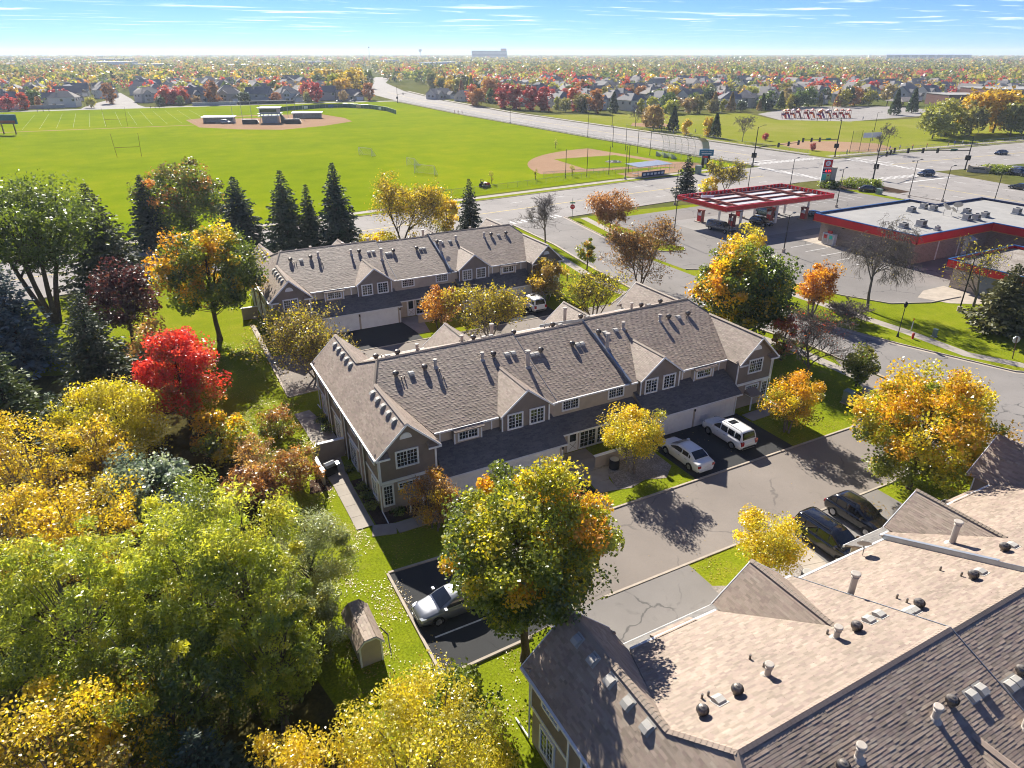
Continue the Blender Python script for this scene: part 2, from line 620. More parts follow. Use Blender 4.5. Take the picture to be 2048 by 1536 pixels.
class Each:
    """every shape added becomes an object of its own"""

    def __init__(self):
        self.m = []

    def box(self, *a):
        self.m.append(MB().box(*a))
        return self

    def prism(self, *a):
        self.m.append(MB().prism(*a))
        return self

    def build(self, name, mat, parent):
        for x in self.m:
            x.build(name, mat, parent)


def place(name, me, parent=None, loc=None, rz=0.0):
    o = bpy.data.objects.new(name, me)
    COL.objects.link(o)
    if parent is not None:
        o.parent = parent
    if loc is not None:
        o.location = loc
    if rz:
        o.rotation_euler = (0, 0, rz)
    return o


def tag(o, label=None, cat=None, group=None, kind=None):
    if label: o['label'] = label
    if cat: o['category'] = cat
    if group: o['group'] = group
    if kind: o['kind'] = kind
    return o


def thing(name, label, cat, loc=(0, 0, 0), rz=0.0, group=None):
    o = bpy.data.objects.new(name, None)
    o.empty_display_size = 0.3
    COL.objects.link(o)
    o.location = loc
    o.rotation_euler = (0, 0, rz)
    return tag(o, label, cat, group)


def children_map():
    m = {}
    for o in COL.objects:
        if o.parent is not None:
            m.setdefault(o.parent.name, []).append(o)
    return m


def copy_tree(o, parent=None, cm=None):
    cm = cm if cm is not None else children_map()
    c = o.copy()
    COL.objects.link(c)
    if parent is not None:
        c.parent = parent
    for ch in cm.get(o.name, []):
        copy_tree(ch, c, cm)
    return c


def structure(name, mb, mat, parent=None):
    return tag(mb.build(name, mat, parent), kind=None if parent else 'structure')


def sheet(name, pts, z, mat):
    m = MB()
    m.poly([(x, y, z) for x, y in pts])
    return structure(name, m, mat)


def rect(x0, x1, y0, y1):
    return [(x0, y0), (x1, y0), (x1, y1), (x0, y1)]


def proj(x, y, z):
    """where a point falls in a 2048 x 1536 frame (used only to skip what the frame never shows)"""
    ct, st = math.cos(CAM_YAW), math.sin(CAM_YAW)
    X, Y, Z = x * ct - y * st, x * st + y * ct, z - CAM_H
    c, s = math.cos(CAM_PITCH), math.sin(CAM_PITCH)
    d = Y * c - Z * s
    if d < 0.5:
        return None
    return 1024 + 1365.33 * X / d, 768 - 1365.33 * (Y * s + Z * c) / d


def seen(x, y, z=0, m=60):
    p = proj(x, y, z)
    return p is not None and -m < p[0] < 2048 + m and -m < p[1] < 1536 + m


def offset_line(pts, d):
    """polyline moved sideways by d (left positive)"""
    out = []
    for i, p in enumerate(pts):
        a = Vector(pts[max(0, i - 1)]); b = Vector(pts[min(len(pts) - 1, i + 1)])
        t = (b - a).normalized()
        out.append((p[0] - t.y * d, p[1] + t.x * d))
    return out


def strip(name, pts, d0, d1, z, mat, parent=None):
    """flat ribbon between two offsets of a polyline"""
    a, b = offset_line(pts, d0), offset_line(pts, d1)
    m = MB()
    for i in range(len(pts) - 1):
        m.poly([(*a[i], z), (*a[i + 1], z), (*b[i + 1], z), (*b[i], z)])
    return structure(name, m, mat, parent)


def kerb(pts, side=1, gutter=True, h=0.13, z=0.0, name='kerb'):
    """raised kerb along pts with a gutter pan on the road side (side = +1: road on the left)"""
    m = MB()
    a, b = offset_line(pts, 0), offset_line(pts, -0.16 * side)
    for i in range(len(pts) - 1):
        q = [(*a[i], z), (*a[i + 1], z), (*b[i + 1], z), (*b[i], z)]
        m.prism(q, (0, 0, h))
    o = structure(name, m, 'concrete')
    if gutter:
        g = MB()
        c = offset_line(pts, 0.42 * side)
        for i in range(len(pts) - 1):
            g.poly([(*a[i], z + 0.022), (*a[i + 1], z + 0.022), (*c[i + 1], z + 0.022), (*c[i], z + 0.022)])
        g.build('gutter_pan', 'concrete', o)
    return o


def dashes(name, pts, width, on, off, z, mat):
    m = MB()
    for p, q in zip(pts[:-1], pts[1:]):
        p, q = Vector(p), Vector(q)
        L = (q - p).length
        t = (q - p) / L
        nrm = Vector((-t.y, t.x)) * width / 2
        s = 0.0
        while s < L:
            e = min(L, s + on) if off else L
            a, b = p + t * s, p + t * e
            m.poly([(*(a - nrm), z), (*(b - nrm), z), (*(b + nrm), z), (*(a + nrm), z)])
            s = e + (off or 1e9)
    return structure(name, m, mat)


def text_mesh(s, size, depth=0.01):
    cu = bpy.data.curves.new('lettering', 'FONT')
    cu.body = s
    cu.size = size
    cu.extrude = depth
    cu.align_x = 'CENTER'
    cu.align_y = 'CENTER'
    cu.resolution_u = 3
    o = bpy.data.objects.new('lettering_source', cu)
    COL.objects.link(o)
    dg = bpy.context.evaluated_depsgraph_get()
    me = bpy.data.meshes.new_from_object(o.evaluated_get(dg))
    bpy.data.objects.remove(o)
    return me


def lettering(s, size, mat, parent, loc, rot=(math.pi / 2, 0, 0), depth=0.01):
    me = text_mesh(s, size, depth)
    me.materials.clear()
    me.materials.append(MATS[mat])
    o = place('lettering', me, parent, loc)
    o.rotation_euler = rot
    return o
# ================================================================== the setting: ground, roads, walks
sheet('ground', [(-9000, -3000), (9000, -3000), (9000, 9000), (-9000, 9000)], 0.0, 'far_land')
sheet('lawn', [(-60, -20), (150, -20), (154, 112), (89, 117.5), (-60, 102)], 0.008, 'lawn')
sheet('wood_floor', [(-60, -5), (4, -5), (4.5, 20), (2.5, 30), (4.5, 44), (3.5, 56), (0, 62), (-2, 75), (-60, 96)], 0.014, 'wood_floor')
sheet('sports_field', [(-260, 150), (-60, 128), (60, 146.5), (110, 152), (159, 154), (160, 360), (166, 488), (120, 493), (-80, 500), (-260, 510)], 0.008, 'field_grass')
sheet('park_field', [(196, 153), (300, 150), (520, 145), (520, 250), (395, 232), (325, 232), (286, 258), (304, 296), (228, 330), (197, 340)], 0.008, 'park_grass')

# --- main roads
R1N = [(-90, 100), (67, 117), (103, 120.5), (152, 125)]
R1F = [(-90, 123), (60, 140.5), (110, 146), (156, 149)]
m = MB()
m.poly([(x, y, 0.016) for x, y in R1N + [(168, 124)] + [(205, 119), (300, 112), (900, 95), (900, 133), (300, 147), (196, 150)] + R1F[::-1]])
structure('cross_road', m, 'asphalt_main')
R2L = [(149, -20), (153, 100), (160, 124), (162, 152), (163, 360), (170, 490), (182, 590), (232, 800), (300, 1000)]
R2Rr = [(195, -20), (194, 95), (198, 118), (194, 158), (191, 360), (200, 480), (222, 620), (266, 800), (340, 1000)]
m = MB()
for i in range(len(R2L) - 1):
    m.poly([(*R2L[i], 0.022), (*R2Rr[i], 0.022), (*R2Rr[i + 1], 0.022), (*R2L[i + 1], 0.022)])
structure('main_road', m, 'asphalt_main')
sheet('field_street', [(-260, 506), (-80, 499), (120, 492), (168, 487), (172, 495), (120, 501), (-80, 508), (-260, 515)], 0.012, 'asphalt_main')
sheet('house_court', [(-22, 503), (14, 501), (10, 530), (8, 600), (2, 700), (-8, 700), (-6, 600), (-18, 545)], 0.010, 'asphalt_main')

dashes('lane_marking', [(177.5, 165), (177.3, 350), (185, 480), (202, 605)], 0.35, 1, 0, 0.030, 'line_yellow')
dashes('lane_marking', [(170.5, 165), (170.4, 350), (177, 480), (191, 598)], 0.18, 3, 9, 0.030, 'line_white')
dashes('lane_marking', [(184.5, 165), (184.4, 350), (193, 480)], 0.18, 3, 9, 0.030, 'line_white')
dashes('lane_marking', [(165.3, 165), (165.2, 350), (172.5, 485)], 0.18, 1, 0, 0.030, 'line_white')
dashes('lane_marking', [(173.5, 20), (173.5, 108)], 0.3, 1, 0, 0.030, 'line_yellow')
for xx in (160.5, 166.8, 180.2, 186.6):
    dashes('lane_marking', [(xx, 20), (xx, 110)], 0.2, 3, 9, 0.030, 'line_white')
dashes('lane_marking', [(-60, 115.4), (60, 128.6), (110, 133.4), (150, 136.6)], 0.3, 1, 0, 0.030, 'line_yellow')
dashes('lane_marking', [(-60, 109.4), (60, 122.4), (105, 126.6), (150, 130.4)], 0.16, 3, 9, 0.030, 'line_white')
dashes('lane_marking', [(60, 134.8), (110, 139.6), (150, 142.6)], 0.16, 3, 9, 0.030, 'line_white')
dashes('lane_marking', [(200, 134), (300, 129.5), (500, 122)], 0.3, 1, 0, 0.030, 'line_yellow')
for dy in (-8, -4, 4.5, 9):
    dashes('lane_marking', [(204, 134 + dy), (300, 129.5 + dy), (500, 122 + dy)], 0.18, 3, 9, 0.030, 'line_white')


def crosswalk(a, b, n, w=0.6, L=3.0):
    a, b = Vector(a), Vector(b)
    t = (b - a).normalized(); q = Vector((-t.y, t.x))
    mm = MB()
    for i in range(n):
        c = a + (b - a) * ((i + 0.5) / n)
        mm.poly([(*(c - t * w / 2 - q * L / 2), 0.034), (*(c + t * w / 2 - q * L / 2), 0.034), (*(c + t * w / 2 + q * L / 2), 0.034), (*(c - t * w / 2 + q * L / 2), 0.034)])
    structure('crosswalk_marking', mm, 'line_white')


crosswalk((160, 126.5), (160, 149), 15)
crosswalk((164, 154), (192, 154), 18)
crosswalk((198, 121), (198, 148), 16)
crosswalk((158, 119.5), (195, 117.5), 22)
crosswalk((62.5, 118.6), (75, 119.8), 9, 0.55, 2.2)
dashes('stop_line', [(163, 157.6), (177, 157.6)], 0.6, 1, 0, 0.034, 'line_white')
dashes('stop_line', [(202, 135), (202, 149)], 0.6, 1, 0, 0.034, 'line_white')
dashes('stop_line', [(174, 112), (192, 111.5)], 0.6, 1, 0, 0.034, 'line_white')

# verges, walks and kerbs along the big roads
strip('verge', R1F, 0.2, 2.6, 0.012, 'lawn')
strip('sidewalk', R1F, 2.6, 4.6, 0.016, 'concrete_walk')
strip('sidewalk', [(162, 165), (163, 360), (170, 490)], 0.4, 1.2, 0.014, 'concrete_walk')
strip('sidewalk', [(194, 162), (191, 360), (200, 480), (222, 620)], -2.0, -4.2, 0.014, 'concrete_walk')
strip('sidewalk', [(198, 153.5), (300, 150.5), (520, 141)], 0.6, 3.0, 0.016, 'concrete_walk')
kerb([(-90, 123), (60, 140.5), (110, 146), (154, 148.7)], -1)
kerb([(-90, 100), (62, 116.4)], 1)
kerb([(75, 117.8), (103, 120.5), (150, 124.8)], 1)
kerb([(162, 158), (163, 360), (170, 490), (182, 590)], -1)
kerb([(194, 160), (191, 360), (200, 480), (222, 620)], 1)
kerb([(196, 152.5), (300, 148.6), (600, 141)], -1)
kerb([(153, 100), (149, -20)], 1)

# --- side street
R4L = [(62.3, 117), (61.5, 100), (59.2, 84), (58.4, 74), (61.2, 60), (63.6, 48), (63.4, 38), (62.5, 30), (61, 18), (60, -10)]
R4R = [(75, 118.4), (72.7, 102), (70.8, 91), (70.4, 84), (70.6, 66), (70.6, 52), (73, 43), (76.8, 32.5), (86, 25), (98, 20)]
m = MB()
m.poly([(x, y, 0.020) for x, y in R4L + [(98, -10)] + R4R[::-1]])
structure('side_street', m, 'asphalt_street')
kerb(R4L, 1)
kerb(R4R[:3], -1)
kerb(R4R[4:], -1)
strip('sidewalk', R4L, -1.5, -3.0, 0.018, 'concrete_walk')
strip('sidewalk', [(77.5, 116), (75.2, 102), (74.4, 92)], -0.2, 1.4, 0.018, 'concrete_walk')
strip('sidewalk', [(75.6, 74), (76, 58), (76.6, 45), (76.2, 37.5), (79, 32), (88, 27)], 0, 1.6, 0.018, 'concrete_walk')

# --- townhouse alleys, driveways, parking nooks
sheet('alley', [(9.0, 24.7), (14, 24.9), (20, 25.6), (49, 25.4), (54, 24), (58.5, 20), (63, 20), (63.2, 44), (59.5, 37.5), (56, 34), (51.5, 32.5), (22, 32.6), (14, 33.5), (9.0, 33.7)], 0.024, 'asphalt_alley')
sheet('alley', [(8.6, 62.2), (14, 62.8), (22, 63.8), (50, 63.8), (55, 62), (61.5, 58), (58.6, 74.5), (52, 69.8), (14, 69.9), (14, 73), (8.6, 73)], 0.024, 'asphalt_alley')
kerb([(9.0, 33.7), (14, 33.5), (22, 32.6), (51.5, 32.5), (56, 34), (59.8, 37.5)], -1, h=0.10)
kerb([(59.5, 20), (54, 24), (49, 25.4), (20, 25.6)], -1, h=0.07)
kerb([(9.0, 24.7), (9.0, 33.7)], -1)
kerb([(14.5, 24.9), (9.0, 24.7)], -1)
kerb([(8.6, 62.2), (8.6, 84)], -1)
kerb([(14, 69.9), (52, 69.8), (57, 73)], -1, h=0.08)
kerb([(55, 62), (50, 63.8), (22, 63.8), (14, 62.8), (8.6, 62.2)], -1, h=0.08)
sheet('black_parking_surface', [(9.05, 24.75), (13.6, 24.95), (17, 25.3), (17, 33.1), (13.8, 33.45), (9.05, 33.65)], 0.028, 'asphalt_new')
for yy in (27.4, 30.2):
    dashes('stall_line', [(9.6, yy), (14.2, yy)], 0.12, 1, 0, 0.034, 'line_white')
for x0, x1 in ((15.2, 25.9), (33.7, 44.4)):
    sheet('driveway', rect(x0, x1, 32.75, 39.35), 0.030, 'asphalt_new')
    sheet('driveway', rect(x0 + 0.6, x1 + 0.6, 19.2, 25.5), 0.030, 'asphalt_old')
    sheet('driveway', rect(x0 - 0.3, x1 - 0.3, 69.9, 76.6), 0.030, 'asphalt_new')
    sheet('driveway', rect(x0, x1, 57.1, 63.7), 0.030, 'asphalt_old')


def walk(name, pts, z, mat, joint=1.5):
    """concrete walk laid as separate slabs along a centre line: pts = [(x, y, width)]"""
    root = None
    first = MB()
    n = 0
    slabs = []
    for (x0, y0, w0), (x1, y1, w1) in zip(pts[:-1], pts[1:]):
        a, b = Vector((x0, y0)), Vector((x1, y1))
        L = (b - a).length
        t = (b - a) / L
        q = Vector((-t.y, t.x))
        k = max(1, int(round(L / joint)))
        for i in range(k):
            s0, s1 = L * i / k + 0.012, L * (i + 1) / k - 0.012
            c0, c1 = a + t * s0, a + t * s1
            h0, h1 = w0 + (w1 - w0) * i / k, w0 + (w1 - w0) * (i + 1) / k
            slabs.append([(*(c0 - q * h0 / 2), z), (*(c1 - q * h1 / 2), z), (*(c1 + q * h1 / 2), z), (*(c0 + q * h0 / 2), z)])
    base = MB()
    for (x0, y0, w0), (x1, y1, w1) in zip(pts[:-1], pts[1:]):
        a, b = Vector((x0, y0)), Vector((x1, y1))
        t = (b - a).normalized(); q = Vector((-t.y, t.x))
        base.poly([(*(a - q * w0 / 2.04), z + 0.012), (*(b - q * w1 / 2.04), z + 0.012), (*(b + q * w1 / 2.04), z + 0.012), (*(a + q * w0 / 2.04), z + 0.012)])
    root = structure(name, base, 'mulch')
    for s in slabs:
        mm = MB(); mm.prism(s, (0, 0, 0.045 + random.uniform(0, 0.008)))
        mm.build('slab', mat, root)
    return root


walk('front_walk', [(9.1, 49.0, 1.9), (9.1, 45.0, 1.3), (9.1, 39.0, 1.25)], 0.02, 'concrete_walk')
walk('front_walk', [(9.4, 38.4, 1.25), (11.0, 37.9, 1.2), (15.3, 37.9, 1.2)], 0.02, 'concrete_walk')
walk('front_walk', [(9.6, 51.2, 2.2), (9.5, 54.4, 2.0), (9.0, 58.4, 1.4)], 0.02, 'concrete_walk', 1.6)
walk('entry_walk', [(27.0, 40.7, 3.2), (27.0, 37.6, 3.2), (26.9, 36.0, 1.6), (26.7, 34.6, 1.6)], 0.02, 'concrete_walk')
walk('entry_walk', [(44.6, 38.2, 1.3), (49.6, 38.4, 1.3)], 0.02, 'concrete_walk')
walk('entry_walk', [(34.0, 23.0, 1.5), (33.4, 20.2, 2.0)], 0.02, 'concrete')
walk('entry_walk', [(26.6, 77.8, 3.0), (26.5, 74.2, 2.0), (26.4, 71.8, 1.4)], 0.02, 'concrete_walk')
walk('end_walk', [(9.6, 17.6, 1.5), (9.4, 14.0, 1.4), (9.4, 8.0, 1.4)], 0.02, 'concrete_walk')

sheet('gravel_bed', [(27.4, 34.5), (28.6, 34.2), (30.2, 34.6), (31.8, 34.0), (33.3, 35.2), (33.4, 38.4), (28.4, 38.6), (27.9, 36)], 0.034, 'gravel_bed')
sheet('gravel_bed', [(26.2, 19.6), (26.4, 23.2), (27.4, 22.7), (29.2, 22.9), (31.0, 23.2), (33.0, 22.9), (33.0, 19.6)], 0.034, 'gravel_bed')
sheet('mulch_bed', [(9.85, 39.0), (10.8, 38.6), (15.2, 38.6), (15.2, 40.1), (10.7, 40.1), (10.7, 45.2), (9.8, 45.2)], 0.034, 'mulch')
sheet('mulch_bed', [(6.6, 44.9), (8.3, 44.7), (8.3, 46.5), (7.0, 46.8)], 0.034, 'mulch')
sheet('mulch_bed', [(9.9, 52.4), (10.7, 52.2), (10.7, 57.0), (9.4, 57.0)], 0.034, 'mulch')

# --- gas station lot
sheet('gas_lot', [(80, 112.6), (151, 116), (151, 48), (96, 50), (90, 50.4), (85, 52.6), (82.2, 58), (80.5, 66), (79.5, 73), (71.5, 78), (71.4, 90.5), (80, 92)], 0.018, 'asphalt_lot')
sheet('pump_apron', rect(90.5, 120, 87.5, 105), 0.026, 'concrete_apron')
sheet('store_walk', [(102.2, 60.2), (104.7, 60.2), (104.7, 80.7), (128, 80.7), (128, 84), (102.2, 84)], 0.030, 'concrete')
for k in range(6):
    dashes('stall_line', [(96.4, 64 + k * 3.1), (101.8, 64 + k * 3.1)], 0.13, 1, 0, 0.030, 'line_white')
for k in range(8):
    dashes('stall_line', [(122 + k * 3.0, 86), (122 + k * 3.0, 91)], 0.13, 1, 0, 0.030, 'line_white')
for k in range(9):
    dashes('stall_line', [(122 + k * 3.0, 103), (122 + k * 3.0, 108)], 0.13, 1, 0, 0.030, 'line_white')
sheet('grass_island', [(74.3, 91.5), (79.5, 91.2), (80.3, 88), (79, 86.4), (76, 87), (73.8, 89)], 0.030, 'lawn')
sheet('grass_island', [(79.8, 79.2), (83.2, 80.2), (83.0, 76.8), (80.6, 75.6)], 0.030, 'lawn')
kerb([(74.3, 91.5), (79.5, 91.2), (80.3, 88), (79, 86.4), (76, 87), (73.8, 89), (74.3, 91.5)], 1, False)
kerb([(79.8, 79.2), (80.6, 75.6), (83.0, 76.8), (83.2, 80.2), (79.8, 79.2)], -1, False)
kerb([(71.6, 77.8), (79.5, 73), (80.5, 66), (82.2, 58), (85, 52.6), (90, 50.4), (96, 50)], 1, False)
sheet('hedge_bed', [(147, 115.4), (150, 118.6), (161, 120.5), (164.5, 112), (163, 103), (158.4, 103), (157, 108), (152, 112.5)], 0.036, 'mulch')
kerb([(152, 112.5), (157, 108), (158.4, 103), (158.6, 90)], 1, False)
sheet('lot_verge', rect(151.0, 153.5, 50, 104), 0.026, 'lawn')

# --- sports field: near diamond
HOME = (144.0, 163.0)
F0, F1 = R(96), R(172)


def arc(c, r, a0, a1, n=16):
    return [(c[0] + r * math.cos(a0 + (a1 - a0) * i / n), c[1] + r * math.sin(a0 + (a1 - a0) * i / n)) for i in range(n + 1)]


sheet('infield_dirt', [(HOME[0] + 2, HOME[1] - 2)] + arc(HOME, 46, F0 - 0.04, F1 + 0.04, 24), 0.014, 'dirt')
u0, u1 = Vector((math.cos(F0), math.sin(F0))), Vector((math.cos(F1), math.sin(F1)))
hv = Vector(HOME)
ig = [hv + u0 * 2.2 + u1 * 2.2, hv + u0 * 27 + u1 * 2.0, hv + u0 * 25 + u1 * 25, hv + u0 * 2.0 + u1 * 30]
sheet('infield_grass', [tuple(p) for p in ig], 0.020, 'field_grass')
sheet('home_circle', arc(HOME, 6.5, 0, 2 * math.pi, 24)[:-1], 0.018, 'dirt')
mound = hv + u0 * 13 + u1 * 13
sheet('mound_circle', arc(mound, 2.6, 0, 2 * math.pi, 18)[:-1], 0.026, 'dirt')
sheet('dugout_floor', [(117, 152), (134, 153), (140, 158), (136, 160.5), (117, 158.5)], 0.016, 'dirt')
# far diamond
sheet('far_infield_dirt', [(27, 397), (29, 353), (44, 335), (60, 325), (80, 334), (98, 350), (100, 372), (95, 402), (70, 410), (45, 412)], 0.014, 'dirt')
sheet('far_infield_grass', [(44, 395), (48, 404), (66, 406), (64, 392)], 0.020, 'field_grass')
dashes('field_path', [(-60, 369), (28, 366)], 2.2, 1, 0, 0.014, 'dirt')
for k in range(13):
    dashes('yard_line', [(-40 + k * 6.4, 378), (-42 + k * 6.4, 470)], 0.045, 1, 0, 0.014, 'line_white')
# park: ball diamond, paved play court
sheet('park_infield', [(205, 176), (210, 187), (222, 190), (234, 184), (243, 171), (236, 158.5), (222, 155.5), (209, 163)], 0.014, 'dirt')
sheet('park_infield', [(204, 268), (214, 280), (226, 274), (224, 258), (210, 256)], 0.014, 'dirt')
sheet('play_court', [(306, 290), (288, 258), (312, 236), (352, 239), (386, 240), (420, 255), (424, 294), (374, 320)], 0.014, 'asphalt_main')
# ================================================================== townhouse rows
KS = 0.418                 # main roof slope
ZR = 8.07                      # ridge height
XL, XR = 10.45, 49.05          # outer eaves
XM = (XL + XR) / 2
mirx = lambda x: XL + XR - x


def roof_polygons():
    """convex roof planes in the row's frame (x along the row, y = distance from the ridge line, front negative)"""
    P = []
    for s in (-1, 1):
        ev = 7.7
        Y = lambda v: s * v
        ze = ZR - KS * ev
        hz, hv_ = 7.1, (ZR - 7.1) / KS
        # left section, raised a little over the middle one
        P.append([(13.89, 0, ZR), (12.87, Y(hv_), hz), (15.3, Y(7.7), 4.85), (15.3, Y(ev), ze), (26.0, Y(ev), ze), (26.0, 0, ZR)])
        P.append([(26.0, 0, ZR - 0.25), (26.0, Y(ev - 0.25), ZR - 0.25 - KS * (ev - 0.25)), (33.3, Y(ev - 0.25), ZR - 0.25 - KS * (ev - 0.25)), (33.3, 0, ZR - 0.25)])
        P.append([(mirx(13.89), 0, ZR), (33.3, 0, ZR), (33.3, Y(ev), ze), (mirx(15.3), Y(ev), ze), (mirx(15.3), Y(7.7), 4.85), (mirx(12.87), Y(hv_), hz)])
        for mx in (lambda x: x, mirx):
            # end gable, inner slope
            P.append([(mx(12.87), Y(hv_), hz), (mx(15.29), Y(7.75), 4.8), (mx(15.29), Y(9.3), 4.8), (mx(12.87), Y(9.3), hz)])
            # dormer
            dv = (ZR - 6.8) / KS
            P.append([(mx(23.1), Y(dv), 6.8), (mx(23.1), Y(8.1), 6.8), (mx(20.75), Y(8.1), 4.95), (mx(20.75), Y(7.5), 4.95)])
            P.append([(mx(23.1), Y(dv), 6.8), (mx(25.45), Y(7.5), 4.95), (mx(25.45), Y(8.1), 4.95), (mx(23.1), Y(8.1), 6.8)])
            # garage roof
            P.append([(mx(15.25), Y(10), 2.3), (mx(25.65), Y(10), 2.3), (mx(25.65), Y(7.4), 3.75), (mx(15.25), Y(7.4), 3.75)])
        # porch roof
        P.append([(25.7, Y(9.05), 2.5), (33.8, Y(9.05), 2.5), (33.8, Y(7.1), 3.5), (25.7, Y(7.1), 3.5)])
        # bay roofs beside the dormers
        for mx in (lambda x: x, mirx):
            P.append([(mx(16.85), Y(7.65), 4.90), (mx(16.85), Y(8.15), 4.66), (mx(19.35), Y(8.15), 4.66), (mx(19.35), Y(7.65), 4.90)])
    for mx in (lambda x: x, mirx):
        P.append([(mx(XL), -9.30, 4.8), (mx(12.87), -9.30, 7.1), (mx(12.87), 9.3, 7.1), (mx(XL), 9.3, 4.8)])
        hv_ = (ZR - 7.1) / KS
        P.append([(mx(12.87), -hv_, 7.1), (mx(13.89), 0, ZR), (mx(12.87), hv_, 7.1)])
        # cornice returns at the gable feet
        for s in (-1, 1):
            for xa, xb in ((10.5, 11.45), (14.35, 15.28)):
                P.append([(mx(xa), s * 9.32, 4.72), (mx(xb), s * 9.32, 4.72), (mx(xb), s * 8.8, 5.02), (mx(xa), s * 8.8, 5.02)])
    return P


def clip(poly, axis, val, keep_ge):
    out = []
    for i in range(len(poly)):
        p, q = poly[i], poly[(i + 1) % len(poly)]
        ip = (p[axis] >= val) == keep_ge or p[axis] == val
        iq = (q[axis] >= val) == keep_ge or q[axis] == val
        if ip:
            out.append(p)
        if ip != iq:
            t = (val - p[axis]) / (q[axis] - p[axis])
            out.append((p[0] + t * (q[0] - p[0]), p[1] + t * (q[1] - p[1])))
    return out


def shingle_cells(polys, rng, exposure=0.127, th=0.0125):
    """cut every roof plane into overlapping tabs: list of (top points, butt quad or None, tint)"""
    cells = []
    for P in polys:
        P = [Vector(p) for p in P]
        n = Vector((0, 0, 0))
        for i in range(1, len(P) - 1):
            n += (P[i] - P[0]).cross(P[i + 1] - P[0])
        n.normalize()
        if n.z < 0:
            n = -n
        u = Vector((0, 0, 1)).cross(n).normalized()
        w = n.cross(u)
        o = P[0]
        q = [((p - o).dot(u), (p - o).dot(w)) for p in P]
        b0 = min(p[1] for p in q)
        bmax = max(p[1] for p in q)
        while b0 < bmax - 1e-4:
            b1 = min(b0 + exposure, bmax)
            row = clip(clip(q, 1, b0, True), 1, b1, False)
            if len(row) >= 3:
                a = min(p[0] for p in row) - rng.uniform(0, 0.3)
                amax = max(p[0] for p in row)
                while a < amax:
                    wd = rng.uniform(0.20, 0.44)
                    c = clip(clip(row, 0, a, True), 0, a + wd - 0.006, False)
                    if len(c) >= 3:
                        t = th * rng.choice((0.35, 0.55, 0.9, 1.25))
                        top, butt = [], []
                        for (pa, pb) in c:
                            h = 0.006 + t * (1 - (pb - b0) / exposure)
                            top.append(tuple(o + u * pa + w * pb + n * h))
                            if pb - b0 < 1e-5:
                                butt.append((pa, pb, h))
                        bq = None
                        if len(butt) >= 2:
                            butt.sort()
                            A, B = butt[0], butt[-1]
                            bq = [tuple(o + u * B[0] + w * B[1] + n * B[2]), tuple(o + u * A[0] + w * A[1] + n * A[2]),
                                  tuple(o + u * A[0] + w * A[1] - n * 0.004), tuple(o + u * B[0] + w * B[1] - n * 0.004)]
                        cells.append((top, bq, rng.random()))
                    a += wd
            b0 += exposure
    return cells


def cells_mesh(name, cells, mat):
    v, f, t = [], [], []
    for top, bq, tint in cells:
        i = len(v)
        v += top
        f.append(tuple(range(i, i + len(top))))
        t.append(tint)
        if bq:
            i = len(v)
            v += bq
            f.append((i, i + 1, i + 2, i + 3))
            t.append(tint)
    me = bpy.data.meshes.new(name)
    me.from_pydata(v, [], f)
    at = me.attributes.new('tint', 'FLOAT', 'FACE')
    at.data.foreach_set('value', t)
    me.materials.append(MATS[mat])
    me.update()
    return me


_win = {}


def window_meshes(w, h, cols, rows, sash=2, fr=0.13):
    k = (round(w, 2), round(h, 2), cols, rows, sash)
    if k in _win:
        return _win[k]
    f = MB()
    f.box(-w / 2, -w / 2 + fr, -0.07, 0.02, 0, h).box(w / 2 - fr, w / 2, -0.07, 0.02, 0, h)
    f.box(-w / 2 + fr, w / 2 - fr, -0.07, 0.02, h - fr, h).box(-w / 2 + fr, w / 2 - fr, -0.085, 0.02, 0, fr)
    p = MB(); p.box(-w / 2 + fr, w / 2 - fr, -0.02, 0.0, fr, h - fr)
    mu = MB()
    iw, ih = w - 2 * fr, h - 2 * fr
    for i in range(1, sash):
        x = -w / 2 + fr + iw * i / sash
        mu.box(x - 0.035, x + 0.035, -0.055, -0.021, fr, h - fr)
    for i in range(1, cols):
        x = -w / 2 + fr + iw * i / cols
        mu.box(x - 0.013, x + 0.013, -0.036, -0.0215, fr, h - fr)
    for j in range(1, rows):
        z = fr + ih * j / rows
        mu.box(-w / 2 + fr, w / 2 - fr, -0.034, -0.022, z - 0.013, z + 0.013)
    r = (f.mesh('window', 'white_trim'), p.mesh('pane', 'window_glass'), mu.mesh('muntin', 'white_trim'))
    _win[k] = r
    return r


def add_window(parent, x, y, z, w, h, rz, cols=4, rows=4, sash=2, name='window'):
    a, b, c = window_meshes(w, h, cols, rows, sash)
    o = place(name, a, parent, (x, y, z), rz)
    place('pane', b, o)
    place('muntin', c, o)
    return o


def garage_mesh(w, h):
    g = MB()
    g.box(-w / 2, w / 2, -0.03, 0.02, 0, h)
    for j in range(4):
        for i in range(8):
            x0, z0 = -w / 2 + w * i / 8, h * j / 4
            g.box(x0 + 0.07, x0 + w / 8 - 0.07, -0.045, -0.031, z0 + 0.09, z0 + h / 4 - 0.07)
        if j:
            g.box(-w / 2, w / 2, -0.036, -0.0305, h * j / 4 - 0.02, h * j / 4 + 0.02)
    return g.mesh('garage_door', 'garage_white')


